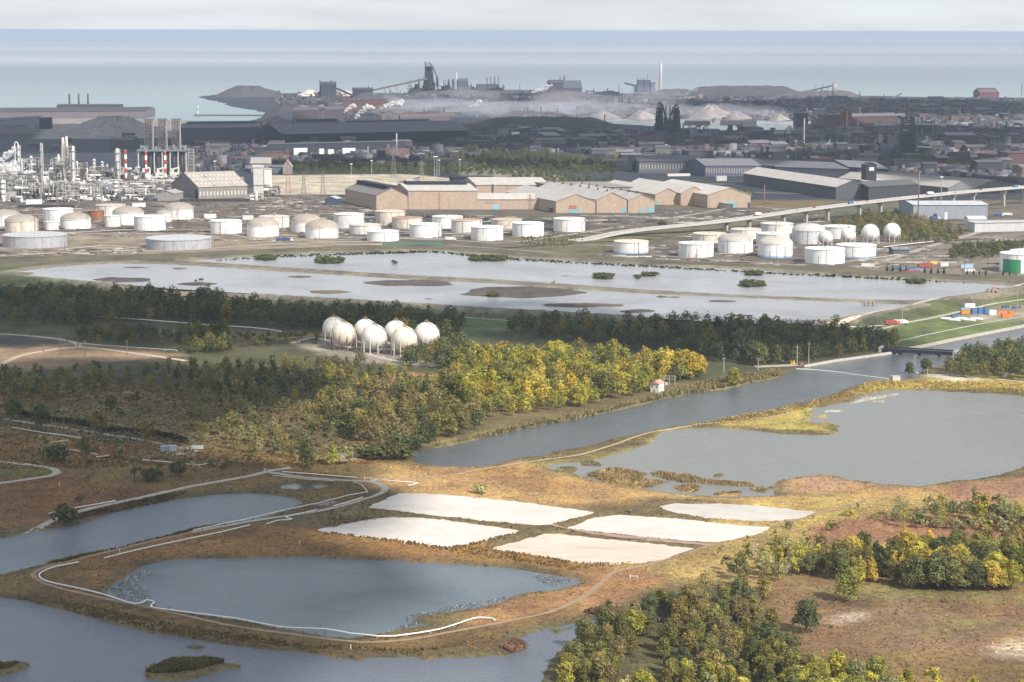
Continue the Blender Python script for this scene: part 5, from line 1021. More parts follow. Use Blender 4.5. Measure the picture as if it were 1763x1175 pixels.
# steel mills
NAVY, DKG, MIDG, RUSTW = (.045, .05, .06), (.10, .10, .105), (.20, .19, .185), (.25, .12, .085)
for r in [
 ('long tan and brown mill along the shore at the left',(-20,205),(250,203),11,160,0,'par',5,(.36,.27,.22),(.13,.115,.11)),
 ('dark block with three stacks on the shore mill roof',(98,199),(206,199),16,60,0,'par',2,(.16,.14,.145),(.13,.12,.13)),
 ('tan low mill at the far left edge',(-20,232),(49,231),14,120,5,'par',6,(.42,.35,.28),(.17,.15,.16)),
 ('pale mill front behind the tan low mill',(-20,222),(68,216),12,60,5,'par',3,(.45,.40,.35),(.2,.18,.18)),
 ('navy box building beside the pale slag field',(68,223),(87,222),18,40,5,'flat',0,NAVY,(.09,.09,.1)),
 ('long low dark mill right of the coker towers',(310,246),(448,244),24,150,5,'par',5,(.17,.16,.165),(.19,.175,.175)),
 ('second dark mill roof beyond the coker towers',(312,225),(455,222),6,120,0,'par',3,(.09,.09,.1),(.26,.225,.21)),
 ('dark mill with navy gable facing the coker towers',(441,248),(487,250),18,420,-62,'perp',16,NAVY,(.24,.22,.21)),
 ('tall navy walled mill with pale brown roof',(512,247),(592,245),19,140,12,'par',16,NAVY,(.22,.19,.18)),
 ('long grey mill stretching right of the navy mill',(592,244),(755,240),20,170,8,'par',9,(.085,.085,.095),(.25,.225,.22)),
 ('dark low mill with navy side beyond the grey mill',(720,236),(754,235),12,60,8,'flat',0,NAVY,(.2,.19,.2)),
 ('long narrow dark shed under the navy mill',(460,268),(700,262),18,40,4,'flat',0,(.075,.075,.085),(.17,.155,.155)),
 ('tan gabled shop among the steam plumes',(657,207),(684,207),10,90,-10,'perp',5,(.40,.31,.22),(.28,.22,.19)),
 ('rust red long shop behind the steam plumes',(590,196),(667,194),22,120,5,'flat',0,RUSTW,(.17,.10,.085)),
 ('brown long shop behind the white water tower',(505,212),(592,209),20,140,5,'par',4,(.17,.12,.11),(.22,.17,.16)),
 ('brown low roofs right of the tan gabled shop',(690,212),(775,209),8,140,5,'par',4,(.26,.20,.17),(.27,.20,.18)),
 ('pale roofed pair of sheds, upper one',(945,231),(973,231),5,60,30,'par',5,(.2,.19,.19),(.42,.37,.34)),
 ('pale roofed pair of sheds, lower one',(938,239),(966,239),5,60,30,'par',5,(.2,.19,.19),(.42,.38,.35)),
 ('tan colonnaded building before the pale shed pair',(923,254),(973,253),12,50,5,'par',2,(.36,.28,.2),(.25,.2,.17)),
 ('dark low shop left of the black furnaces',(1000,246),(1045,245),10,80,5,'par',3,(.08,.08,.09),(.25,.21,.20)),
 ('dark gabled mill with small navy gable end',(1088,296),(1103,297),12,100,-75,'perp',8,NAVY,(.21,.20,.20)),
 ('grey mill with ribbed wall in front of the rail yard',(1100,298),(1212,298),20,80,10,'par',7,(.25,.22,.2),(.20,.19,.19)),
 ('grey mill with pale roof, right of the ribbed mill',(1214,304),(1310,304),18,90,15,'par',9,(.23,.22,.22),(.36,.33,.31)),
 ('wide pale roofed mill behind the great dark mill',(1255,292),(1330,296),10,120,18,'par',8,(.22,.21,.21),(.40,.36,.34)),
 ('brown grey roofed mill right of the wide pale mill',(1335,296),(1462,300),8,120,18,'par',8,(.15,.14,.14),(.29,.26,.25)),
 ('gabled mill with white roof behind the dark tower',(1460,298),(1530,302),10,100,18,'par',9,(.10,.10,.11),(.40,.37,.35)),
 ('great dark walled mill with white and rust roof',(1439,343),(1491,343),20,305,18.6,'perp',11,(.105,.115,.125),(.55,.51,.48)),
 ('black sided shed between dark tower and low gable',(1495,345),(1580,340),22,60,20,'par',6,(.05,.055,.065),(.11,.115,.12)),
 ('dark mill with grey gable behind the viaduct',(1632,338),(1674,334),14,230,33,'perp',9,(.20,.20,.205),(.40,.37,.34)),
 ('broad grey roofed mill sloping to the viaduct',(1675,334),(1745,326),9,260,38,'perp',10,(.16,.15,.15),(.21,.195,.195)),
 ('rust red block building beyond the harbour',(1417,222),(1448,221),22,60,5,'flat',0,(.27,.10,.07),(.2,.09,.07)),
 ('long rust brown shop with pale roof line',(1466,216),(1545,214),14,80,5,'par',4,(.20,.10,.08),(.30,.26,.25)),
 ('red gabled house on the shore horizon',(1687,168),(1720,168),8,80,5,'par',6,(.36,.13,.10),(.28,.2,.19)),
 ('grey square block beside the gantry crane',(1220,242),(1239,242),18,30,5,'flat',0,(.22,.24,.27),(.2,.21,.22)),
 ('pale grey tower block at the furnace foot',(1190,239),(1200,239),18,20,5,'flat',0,(.42,.43,.45),(.3,.3,.3)),
 ('brown flat shop at the far right',(1700,282),(1780,284),14,60,5,'flat',0,(.22,.14,.115),(.16,.12,.11)),
 ('red brown mill at the right edge below',(1735,285),(1800,285),20,60,5,'flat',0,(.28,.13,.10),(.2,.12,.1)),
 ('tan windowless block beside the turning basin',(1695,290),(1732,288),13,40,5,'flat',0,(.26,.21,.19),(.2,.17,.16)),
 ('long brown rail shed with a row of lights',(1665,262),(1800,262),8,40,3,'par',3,(.16,.10,.10),(.22,.17,.17)),
 ('brown block with pale roof right of the ship channel',(1630,248),(1680,248),14,60,5,'par',4,(.22,.13,.12),(.35,.31,.3)),
 ('dark gabled house on the right shore plain',(1682,196),(1700,196),6,60,5,'par',4,(.12,.10,.12),(.2,.18,.19)),
 ('light blue grey warehouse beside the viaduct',(1572,378),(1700,378),24,50,10,'par',4,(.31,.34,.39),(.52,.54,.56)),
 ('white gabled garage in the depot',(1668,389),(1697,389),11,14,10,'par',4,(.7,.7,.7),(.68,.68,.68)),
 ('long white depot shed at the right edge',(1678,400),(1800,398),15,25,10,'flat',0,(.56,.57,.58),(.5,.5,.5)),
 ('dark open shed behind the white tank row',(1538,438),(1565,438),8,14,10,'par',3,(.12,.14,.15),(.22,.25,.26)),
 ('tan shed before the great dark mill',(1250,360),(1262,361),9,30,20,'flat',0,(.5,.45,.4),(.55,.5,.46)),
 ('pale rail side shed row left end',(432,297),(466,297),15,60,5,'par',8,(.27,.26,.27),(.40,.37,.35)),
 ('pale rail side shed with tall gable',(487,300),(503,300),12,40,5,'perp',10,(.3,.28,.28),(.5,.47,.44)),
 ('low grey shed between pale sheds',(466,298),(487,298),10,40,5,'flat',0,(.28,.27,.28),(.36,.34,.33)),
 ('white garage behind the coal shed',(374,316),(420,314),6,30,10,'flat',0,(.3,.29,.29),(.3,.29,.28)),
 ('dark blue shed beside the power substation',(559,354),(579,354),11,16,-20,'perp',4,(.06,.08,.13),(.38,.42,.47)),
 ('maroon gatehouse before the tan warehouses',(946,366),(957,366),6,8,10,'flat',0,(.27,.10,.12),(.22,.1,.1)),
]:
    mon = {'tall navy walled mill with pale brown roof': NAVY, 'great dark walled mill with white and rust roof': None, 'long grey mill stretching right of the navy mill': (.07,.075,.085), 'long low dark mill right of the coker towers': (.1,.1,.11), 'red gabled house on the shore horizon': (.12,.11,.12), 'second dark mill roof beyond the coker towers': (.07,.07,.08)}.get(r[0])
    wn_ = ('f', 16, .55, .8, (.42, .34, .25)) if 'colonnaded' in r[0] else ('f', 22, .3, .75, (.34, .31, .29)) if 'ribbed' in r[0] else ('f', 26, .2, .6, (.7, .6, .45)) if 'row of lights' in r[0] else None
    dr = [('f', .27, .32, 0, .4, (.04, .06, .1)), ('f', .42, .46, 0, .5, (.7, .72, .75))] if 'light blue' in r[0] else [('f', .3, .55, 0, .7, (.12, .11, .11))] if 'tan gabled shop' in r[0] else [('f', .7, .82, 0, .8, (.04, .05, .08))] if 'garage in the depot' in r[0] else ()
    if r[1][1] < 312 and 'pale rail' not in r[0]: r = r[:8] + (tuple(a * k for a, k in zip(r[8], (.5, .58, .80))), tuple(a * k for a, k in zip(r[9], (.52, .56, .68))))  # far mills darkened and blued, distance haze put into their colours
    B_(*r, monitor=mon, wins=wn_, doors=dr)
t = B_('dark square headhouse tower with white sign at the great mill', (1490,338),(1508,338),52,16,15,'perp',4,(.035,.04,.05),(.06,.06,.07),name='headhouse',doors=[('f',.3,.75,.82,.93,(.75,.74,.72))])
B_('black annex at the foot of the headhouse tower',(1494,340),(1528,338),24,30,15,'mono',3,(.045,.05,.06),(.5,.48,.46))
# ------------------------------------------------------------------ stacks, towers, conveyors
ZV = Vector((0, 0, 1))
def stack(x, yt, yb, w, colr, label, bands=None, name='chimney', grp=None, taper=.8, mat='paint'):
    g = P(x, yb); m = mpp(g); h = (yb - yt) * m; r = w / 2 * m; t = empty(name, (g.x, g.y, 0)); tag(t, label, 'chimney', grp)
    MB().lathe([(r, -.3), (r * (1 + taper) / 2, h * .5), (r * taper, h), (r * taper * .7, h), (r * taper * .6, h - 2)], 14).build('shaft', M[mat], t, colr)
    MB().lathe([(r * taper + .02, h - .9), (r * taper + .3, h - .8), (r * taper + .3, h - .1), (r * taper + .02, h)], 14).build('rim', M['steel'], t, tuple(v * .5 for v in colr))
    if bands:
        n = 7
        for k in range(0, n, 2):
            z0, z1 = h * k / n, h * (k + 1) / n; f = lambda z: r * (1 - (1 - taper) * z / h) + .06
            MB().lathe([(f(z0), z0), (f(z1), z1)], 14).build('painted_band', M['paint'], t, bands)
        MB().lathe([(r + .1, h * .62), (r + 1.0, h * .62), (r + 1.0, h * .62 + .3), (r + .1, h * .62 + .3)], 12).build('platform', M['steel'], t, (.3, .3, .3))
    return t
def lattice(b, c, w, z0, z1, n, w1=None, bar=.3):
    w1 = w if w1 is None else w1
    def q(k, i):
        t = k / n; s = (w + (w1 - w) * t) / 2; dx, dy = ((-1, -1), (1, -1), (1, 1), (-1, 1))[i % 4]; return Vector((c[0] + dx * s, c[1] + dy * s, z0 + (z1 - z0) * t))
    for k in range(n):
        for i in range(4):
            b.bar(q(k, i), q(k + 1, i), bar); b.bar(q(k, i), q(k + 1, i + 1), bar * .7); b.bar(q(k + 1, i), q(k + 1, i + 1), bar * .8)
    return b
def pylon(x, yt, yb, label, colr=(.35, .33, .31), grp='lattice pylons', wpx=8):
    g = P(x, yb); m = mpp(g); h = (yb - yt) * m; t = empty('pylon', (g.x, g.y, 0)); tag(t, label, 'pylon', grp); w = wpx * m
    lattice(MB(), (0, 0), w, 0, h, 7, w * .2, .38).build('lattice_mast', M['steel'], t, colr); b = MB()
    for k, a in ((.72, .9), (.83, .75), (.94, .6)): b.bar((-w * a, 0, h * k), (w * a, 0, h * k), .35); b.bar((-w * a, 0, h * k), (0, 0, h * (k + .06)), .2); b.bar((w * a, 0, h * k), (0, 0, h * (k + .06)), .2)
    b.build('cross_arm', M['steel'], t, colr); return t
def conveyor(a, b_, w, colr, label, z0, z1, legs=3):
    A = P(*a); B = P(*b_); A.z, B.z = z0, z1; t = empty('conveyor', (A.x, A.y, 0)); tag(t, label, 'conveyor'); A0 = Vector((0, 0, z0)); B0 = B - Vector((A.x, A.y, 0))
    MB().tube(A0, B0, w, n=4, smooth=False).build('gallery', M['wall'], t, colr)
    for k in range(1, legs + 1):
        p_ = A0.lerp(B0, k / (legs + .6)); b = MB(); b.bar((p_.x - w, p_.y, 0), p_, .9); b.bar((p_.x + w, p_.y, 0), p_, .9); b.build('trestle', M['steel'], t, colr)
    return t
def heap(x, yb, wpx, hpx, depth, colr, label, name='ore_pile', flat=.15, seed=1, mat='dirt'):
    g = P(x, yb); m = mpp(g); h = hpx * m; hw = wpx / 2 * m; t = []
    n, k = 40, 14; v, f = [], []
    for i in range(k + 1):
        r = i / k
        for j in range(n):
            a = 2 * math.pi * j / n; z = h * min(1, (1 - r) / (1 - flat)) if r > flat else h
            jit = 1 + .12 * math.sin(3 * a + seed) + .08 * math.sin(7 * a + seed * 2); z *= 1 + .10 * math.sin(5 * a + r * 9 + seed) + .06 * math.sin(11 * a + seed)
            v.append((r * hw * jit * math.cos(a), depth / 2 + r * depth / 2 * jit * math.sin(a), z - .5))
    for i in range(k):
        for j in range(n): j2 = (j + 1) % n; f.append((i * n + j, (i + 1) * n + j, (i + 1) * n + j2, i * n + j2))
    me = pymesh(name, v, f, True); o = mesh_obj(name, me, M[mat], None, colr); o.location = (g.x, g.y, 0); tag(o, label, 'heap'); return o
RW, RED = (.80, .78, .74), (.55, .06, .03)
for x, yt, yb, l in ((217, 260, 314, 'red and white banded stack left of the coker'), (252, 262, 314, 'red and white banded stack at the coker corner'), (285, 262, 313, 'red and white banded stack before the coker middle')): stack(x, yt, yb, 4.2, RW, l, RED, taper=.95)
for i, x in enumerate((120, 136, 152)): stack(x, 163, 190, 3.2, (.06, .05, .055), ('left', 'middle', 'right')[i] + ' one of three dark stacks on the shore mill', taper=.95)
for i, x in enumerate((845, 852, 858)): stack(x, 133, 158, 1.8, (.07, .07, .08), ('left', 'middle', 'right')[i] + ' one of three slim stacks right of the great furnace', taper=.95)
for x, yt, yb, w, c_, l in [(786, 125, 158, 3.4, (.40, .40, .42), 'pale grey stack right of the great furnace'), (1137, 110, 157, 6, (.42, .40, .39), 'tallest grey stack on the shore horizon'), (1041, 198, 226, 2, (.05, .05, .055), 'lone thin black stack left of the twin furnaces'),
    (1560, 182, 226, 3.4, (.05, .05, .06), 'taller of two black stacks at the right works'), (1569, 187, 226, 3, (.05, .05, .06), 'shorter of two black stacks at the right works'), (1479, 185, 210, 2.6, (.06, .06, .07), 'short black stack over the rust brown shop'),
    (634, 252, 278, 3.6, (.8, .8, .78), 'white stack in the scrub below the long mill'), (683, 230, 277, 2.4, (.5, .5, .5), 'tall thin grey mast beside the white stack'), (1608, 208, 240, 2.4, (.07, .07, .08), 'black stack right of the twin black stacks'), (1621, 205, 240, 2.2, (.07, .07, .08), 'slim black stack furthest right of the group'),
    (1652, 186, 232, 1.6, (.2, .19, .2), 'thin grey mast at the right works'), (1384, 205, 250, 3, (.45, .43, .43), 'pale stack under the hopper house'), (1315, 318, 379, 1.6, (.28, .11, .07), 'tall rust brown pole left of the great dark mill'), (1580, 296, 389, 2.2, (.20, .12, .10), 'tall rust brown pole rising before the viaduct'), (1619, 310, 372, 1.4, (.16, .15, .15), 'tall grey pole before the blue grey warehouse'),
    (1557, 296, 322, 2.6, (.22, .12, .09), 'short rusty stack on the dark annex roofs'), (1477, 202, 232, 1.2, (.3, .28, .28), 'thin mast over the harbour plain'), (68, 215, 232, .8, (.1, .1, .12), 'dark mast left of the slag field'), (203, 203, 234, 1.6, (.12, .11, .12), 'dark mast standing on the slag field')]: stack(x, yt, yb, w, c_, l, taper=.85)
rs = random.Random(4)
for i in range(46):
    x = rs.choice([rs.uniform(640, 1000), rs.uniform(1000, 1420), rs.uniform(1400, 1760)]); yb = rs.uniform(160, 205) if i < 26 else rs.uniform(215, 280)
    if 100 < x < 250: continue
    stack(x, yb - rs.uniform(9, 20), yb, rs.uniform(.9, 1.8), rs.choice([(.07, .065, .075), (.14, .11, .11), (.25, .24, .25)]), 'thin dark stack or mast among the crowded steelworks', grp='thin stacks of the works')
# ------------------------------------------------------------------ coker unit
def coker():
    g = P(280, 306); m = mpp(g); t = empty('coker_unit', (g.x, g.y, 0)); tag(t, 'coker unit with three lattice derricks over a row of dark drums', 'refinery unit'); w = 80 * m; x0 = -w / 2; h = 47 * m; d = 16.0
    for k in range(6):
        cx_ = x0 + w * (k + .5) / 6; MB().lathe([(1, h * .1), (4.0, h * .22), (4.0, h * .93), (2, h * .99)], 16, (cx_, d / 2, 0)).build('coke_drum', M['steel'], t, (.15, .15, .16))
    for k in range(7):
        for y_ in (0, d): MB().box(x0 + w * k / 6 - .8, y_ - .8, -.2, x0 + w * k / 6 + .8, y_ + .8, h * .93).build('column', M['concrete'], t, (.55, .54, .52))
    MB().box(x0 - 2, -2.5, h * .93 + .02, x0 + w + 2, d + 2.5, h * 1.0).build('deck', M['concrete'], t, (.20, .24, .24))
    b = MB()
    for k in range(40): xx = x0 + rs.uniform(0, w); b.box(xx, rs.uniform(-2, d), h + .05, xx + rs.uniform(1, 4), d - 1, h + rs.uniform(2, 7))
    b.build('deck_equipment', M['steel'], t, (.34, .38, .38))
    for k in range(3):
        cx_ = x0 + w * (.22 + .285 * k); b = MB(); lattice(b, (cx_, d / 2), 12.5, h, h + 50 * m, 9, 11.5, .75); lattice(b, (cx_, d / 2), 5, h, h + 50 * m, 8, 5, .6); b.build('derrick', M['steel'], t, (.24, .22, .21))
        MB().box(cx_ - 7, d / 2 - 7, h + 50 * m + .1, cx_ + 7, d / 2 + 7, h + 51.5 * m).build('crown_deck', M['steel'], t, (.3, .29, .28))
        b = MB(); b.tube((cx_ + 7.6, 0, h), (cx_ + 7.6, 0, h + 47 * m), .7, n=6); b.tube((cx_ + 6, 0, h), (cx_ + 6, 0, h + 40 * m), .4, n=6); b.build('standpipe', M['paint'], t, (.42, .41, .39))
        MB().box(cx_ - 5, d / 2 - 4, h + 20 * m, cx_ + 4, d / 2 + 4, h + 28 * m).build('drill_house', M['wall'], t, (.12, .13, .15))
    b = MB(); lattice(b, (x0 + w + 7, d / 2), 8, 0, h * 1.0, 9, 8, .5); b.build('stair_tower', M['steel'], t, (.6, .58, .54))
    for k in range(3): q = x0 + w * (.08 + .3 * k); b = MB(); b.box(q, -14, 0, q + 14, -6, 9); b.box(q + 2, -13, 9.02, q + 6, -8, 15); b.tube((q + 6, -10, 14), (q + 13, -10, 16), 1.4, n=8); b.tube((q + 13, -10, 16), (q + 13, -10, 8), 1.4, n=8); b.build('furnace', M['paint'], t, (.66, .65, .63))
coker()
# ------------------------------------------------------------------ refinery process units
def unit(label, x0p, x1p, yb, hpx, depth, colr=(.55, .53, .5), seed=1, levels=4, bays=5, vessels=4, drums=2, pipes=26, steel=(.20, .19, .19)):
    A, B = P(x0p, yb), P(x1p, yb); m = mpp(A); w = (B - A).length; h = hpx * m; q = random.Random(seed); t = empty('process_unit', (A.x, A.y, 0)); tag(t, label, 'refinery unit', 'refinery process units')
    b = MB()
    for i in range(bays + 1):
        for y_ in (0, depth * .5, depth): b.bar((w * i / bays, y_, -.2), (w * i / bays, y_, h * q.uniform(.7, 1)), .5)
    for l in range(1, levels + 1):
        z = h * l / levels * .85
        for y_ in (0, depth * .5, depth): b.bar((0, y_, z), (w, y_, z), .4)
        for i in range(bays + 1): b.bar((w * i / bays, 0, z), (w * i / bays, depth, z), .35)
        for i in range(0, bays, 2): b.bar((w * i / bays, 0, z - h / levels * .85), (w * (i + 1) / bays, 0, z), .25)
    b.build('steel_frame', M['steel'], t, steel)
    for l in range(1, levels):
        z = h * l / levels * .85 + .5; a = q.uniform(0, .5); MB().box(w * a, .4, z, w * min(1, a + q.uniform(.3, .6)), depth - .4, z + .25).build('deck', M['steel'], t, (.3, .3, .31))
    for k in range(vessels):
        r = q.uniform(1.2, 2.4); hh = h * q.uniform(.5, 1.15); xx, yy_ = q.uniform(.05, .95) * w, q.uniform(-.1, 1) * depth
        MB().lathe([(r, 0), (r, hh), (r * .7, hh + r * .5), (.05, hh + r * .7)], 12, (xx, yy_, 0)).build('vessel', M['paint'], t, (lambda s_: tuple(v * s_ for v in colr))(q.uniform(.7, 1.3)))
    for k in range(drums):
        z = h * q.choice([.15, .35, .6]); xx = q.uniform(0, .6) * w; r = q.uniform(1.2, 2.2); MB().tube((xx, -1, z), (xx + w * q.uniform(.15, .35), -1, z), r, n=12).build('horizontal_drum', M['paint'], t, (.84, .83, .8))
    b = MB(); b2 = MB()
    for k in range(int(pipes * 1.7)):
        z = h * q.uniform(.05, 1.0); a, c_ = q.uniform(-.05, .8) * w, q.uniform(.1, .5) * w; y_ = q.uniform(-.3, 1) * depth; tgt = b if k % 3 else b2
        tgt.path([(a, y_, 0 if k % 2 else z * .4), (a, y_, z), (a + c_, y_, z), (a + c_, y_, z * q.uniform(.2, .8))], q.uniform(.2, .42), 6)
    b.build('pipe_run', M['paint'], t, (.58, .56, .53)); b2.build('pipe_run', M['steel'], t, (.22, .19, .17)); return t
for r in [
 ('tall scaffolded cracking tower with white top frame at the left',108,122,312,66,14,(.6,.58,.55),3,9,2,3,1,14,(.5,.48,.46)),
 ('refinery frame left of the cracking tower with looping white pipes',84,110,318,44,16,(.72,.7,.68),4,6,4,3,1,26),
 ('low refinery frame right of the cracking tower',128,150,314,32,14,(.7,.68,.64),5,4,4,3,3,24),
 ('dense white pipework unit in the left foreground of the refinery',20,70,345,34,22,(.74,.72,.68),6,4,7,4,4,60),
 ('dense pipework unit before the cracking tower',70,112,348,36,20,(.74,.72,.68),7,5,6,5,3,54),
 ('pipework unit between cracking tower and drum bank',112,165,340,24,20,(.6,.6,.58),8,3,7,4,4,44),
 ('pipe rack unit at the far left edge of the refinery',-30,30,338,40,24,(.74,.72,.68),9,4,6,4,3,44),
 ('rear white roofed refinery rack behind the steam',35,75,300,26,20,(.6,.6,.6),10,3,6,4,2,24),
 ('low refinery frame behind the first banded stack',150,215,310,22,22,(.5,.5,.5),11,3,8,5,3,36),
 ('furnace row with white ducts before the coker',210,320,328,18,20,(.74,.72,.7),12,2,12,4,7,60),
 ('grey frame row before the banded stacks',206,268,344,20,14,(.5,.5,.5),13,3,9,2,2,30),
 ('white pipe maze right of the coker',320,345,316,12,20,(.74,.72,.7),14,2,5,3,3,24),
 ('pipe maze beside the tall conveyor house',452,480,338,18,20,(.74,.7,.66),15,3,4,3,3,26),
 ('low pipe rack row under the grey coal shed',426,450,345,12,14,(.6,.56,.52),16,2,4,2,2,18)]: unit(*r)
def column(x, yt, yb, w, label, c_=(.6, .59, .57), loop=False):
    g = P(x, yb); m = mpp(g); h = (yb - yt) * m; r = w / 2 * m; t = empty('distillation_column', (g.x, g.y, 0)); tag(t, label, 'refinery column')
    MB().lathe([(r * 1.1, 0), (r * 1.1, h * .35), (r, h * .37), (r, h * .95), (r * .6, h), (.05, h + r * .3)], 14).build('vessel', M['paint'], t, c_)
    for k in range(3): z = h * (.35 + .25 * k); MB().lathe([(r + .1, z), (r + 1.6, z), (r + 1.6, z + 1.2), (r + 1.5, z + 1.2), (r + 1.5, z + .2), (r + .1, z + .2)], 12).build('platform', M['steel'], t, (.4, .39, .37))
    b = MB(); b.tube((r + 1.2, -r, 0), (r + 1.2, -r, h), .5, n=6); b.build('downpipe', M['paint'], t, (.7, .68, .65))
    if loop: MB().path([(-r * 2.4, 0, 0), (-r * 2.4, 0, h * 1.04), (-r * 1.9, 0, h * 1.1), (-r * .8, 0, h * 1.1), (0, 0, h * 1.0)], .9, 8).build('overhead_pipe', M['paint'], t, (.74, .72, .70))
for r in [(33,252,300,5,'grey column with looping overhead pipe at the left',(.55,.54,.52),True),(73,250,345,3.4,'very slim tall dark column in the refinery',(.38,.35,.33)),(127,254,315,4,'slender white column against the cracking tower',(.78,.74,.7)),(203,258,312,7.5,'thick grey scaffolded column left of the banded stack',(.5,.49,.47)),(200,313,340,8,'stout pale vertical vessel at the drum bank end',(.62,.62,.58)),(6,312,347,7,'stout white vertical vessel at the left edge',(.80,.78,.74)),(162,275,298,3.6,'short white column behind the drum bank',(.7,.68,.66)),(176,279,298,3.6,'shorter white column behind the drum bank',(.66,.64,.62)),(113,310,328,3,'white standpipe before the cracking tower',(.8,.78,.76)),(54,270,300,4,'short pale column behind the steam',(.66,.64,.62))]: column(*r)
g = P(165, 338); m = mpp(g); t = empty('drum_bank', (g.x, g.y, 0)); tag(t, 'bank of big grey horizontal drums in the refinery', 'refinery unit')
for k in range(7): MB().tube((k * 5.4 * m, 0, 17 * m), (k * 5.4 * m, 22, 17 * m), 2.7 * m, n=14).build('drum', M['steel'], t, (.36, .39, .44))
for k in range(8): MB().box(k * 5.2 * m - .4, 1, 0, k * 5.2 * m + .4, 2, 15 * m).build('support', M['steel'], t, (.5, .5, .5))
t = empty('pipe_bridge', P(112, 352)); tag(t, 'elevated pipe bridge bending over the tank farm', 'pipe'); m = mpp(P(112, 352)); w = 62 * m
MB().path([(0, 0, 13 * m), (w * .9, 0, 17 * m), (w, 0, 17 * m), (w, 0, 4 * m), (w, 0, 0)], .8, 8).build('pipe', M['steel'], t, (.5, .5, .48))
for k in (.37, .86): MB().bar((w * k, 0, 0), (w * k, 0, 16.5 * m), .8).build('support', M['steel'], t, (.42, .41, .4))
# ------------------------------------------------------------------ blast furnaces and heavy works
def furnace(label, x, yb, hpx, wpx, colr, seed, twin=False):
    g = P(x, yb); m = mpp(g); h = hpx * m; w = wpx * m; q = random.Random(seed); t = empty('blast_furnace', (g.x, g.y, 0)); tag(t, label, 'blast furnace')
    xs = (-.3, .32) if twin else (-.05,)
    for s in xs:
        cx_ = s * w; h = hpx * m * (1.0 if s <= 0 else .93); r = w * (.1 if twin else .09); MB().lathe([(r * 1.3, 0), (r * 1.5, h * .25), (r * 1.1, h * .5), (r * .8, h * .7), (r * .3, h * .78)], 16, (cx_, 0, 0)).build('furnace_shell', M['steel'], t, colr)
        b = MB(); lattice(b, (cx_, 0), r * 3.0, 0, h * .8, 7, r * 2.2, 1.0); lattice(b, (cx_, 0), r * 1.6, h * .75, h, 4, r * 1.2, .9); b.build('furnace_frame', M['steel'], t, colr)
        b = MB()
        for k in range(10): zz = h * (.1 + .085 * k); rr = r * (2.0 - k * .1); b.box(cx_ - rr * q.uniform(.5, 1.25), -rr, zz, cx_ + rr * q.uniform(.4, 1.25), rr, zz + 1.4)
        for k in range(8): zz = h * q.uniform(.2, .85); b.box(cx_ - r * q.uniform(.5, 1.3), -r * 1.2, zz, cx_ + r * q.uniform(.5, 1.2), r, zz + h * .07)
        b.build('platform', M['steel'], t, tuple(v * 1.2 for v in colr))
        b = MB(); dr = 1 if s > 0 or not twin else -1; dr = 1 if not twin else -dr
        b.path([(cx_, 0, h * .97), (cx_ + dr * r * 1.2, 0, h * .88), (cx_ + dr * w * .22, 0, h * .55)], 1.9, 8); b.lathe([(.4, h * .2), (4.5, h * .3), (4.5, h * .5), (1, h * .58)], 12, (cx_ + dr * w * .23, 0, 0)); b.tube((cx_ + dr * w * .23, 0, 0), (cx_ + dr * w * .23, 0, h * .3), 1.2, n=6); b.build('downcomer', M['steel'], t, tuple(v * 1.3 for v in colr))
    b = MB()
    for k in range(90):
        sx = q.choice(xs) * w + q.gauss(0, .07) * w; zt = h * max(.08, .95 - abs(sx - min(xs, key=lambda s_: abs(s_ * w - sx)) * w) / w * 4.2) * q.uniform(.55, 1); ww = w * q.uniform(.02, .055); z0 = zt * q.uniform(0, .35); b.box(sx - ww, q.uniform(-9, 0), z0, sx + ww, q.uniform(1, 9), zt)
    b.build('plant_block', M['steel'], t, colr)
    for k in range(3): cx_ = w * ((-.05 + .09 * k) if twin else (.5 + .13 * k)); MB().lathe([(4, 0), (4, h * .42), (2.5, h * .47), (.1, h * .49)], 14, (cx_, -6, 0)).build('hot_stove', M['steel'], t, tuple(v * 1.5 for v in colr))
    b = MB()
    for k in range(12): a = q.uniform(-.5, .6) * w; ww = q.uniform(.05, .16) * w; b.box(a, -14 + k * .5, 0, a + ww, 10 + k * .3, h * q.uniform(.1, .28))
    b.build('cast_house', M['wall'], t, tuple(v * 1.4 for v in colr)); return t
furnace('great blast furnace with long sloping conveyor on the shore', 742, 163, 54, 60, (.055, .06, .075), 3)
stack(732.5, 108, 162, 2.4, (.05, .055, .07), 'black stack touching the great blast furnace', taper=.95)
conveyor((622, 166), (736, 166), 4.5, (.16, .12, .13), 'long sloping conveyor up to the great blast furnace', 12, 62, 5)
conveyor((577, 164), (606, 168), 4, (.12, .11, .13), 'short conveyor down from the coal hopper', 26, 8, 1)
furnace('pair of black blast furnaces beside the gantry cranes', 1149, 231, 54, 46, (.022, .024, .032), 5, True)
for i, (x, yt, yb, w) in enumerate([(1146, 184, 230, 2.4), (1153, 183, 230, 2.4), (1168, 214, 240, 2.6), (1176, 213, 240, 2.6)]): stack(x, yt, yb, w, (.03, .032, .04) if i < 2 else (.05, .05, .055), ('left of the two thin stacks between the black furnaces', 'right of the two thin stacks between the black furnaces', 'left of two short stacks at the black furnace foot', 'right of two short stacks at the black furnace foot')[i])
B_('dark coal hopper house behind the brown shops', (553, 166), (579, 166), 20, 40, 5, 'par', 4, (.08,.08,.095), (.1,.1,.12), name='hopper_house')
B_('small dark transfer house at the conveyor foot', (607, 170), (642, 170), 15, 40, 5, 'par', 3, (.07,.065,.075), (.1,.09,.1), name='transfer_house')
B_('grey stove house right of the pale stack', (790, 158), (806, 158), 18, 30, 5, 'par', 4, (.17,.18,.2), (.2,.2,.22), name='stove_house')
B_('dark shop with rooftop crane by the slim stacks', (822, 160), (860, 160), 14, 40, 5, 'flat', 0, (.10,.11,.13), (.12,.12,.14), name='mill_building')
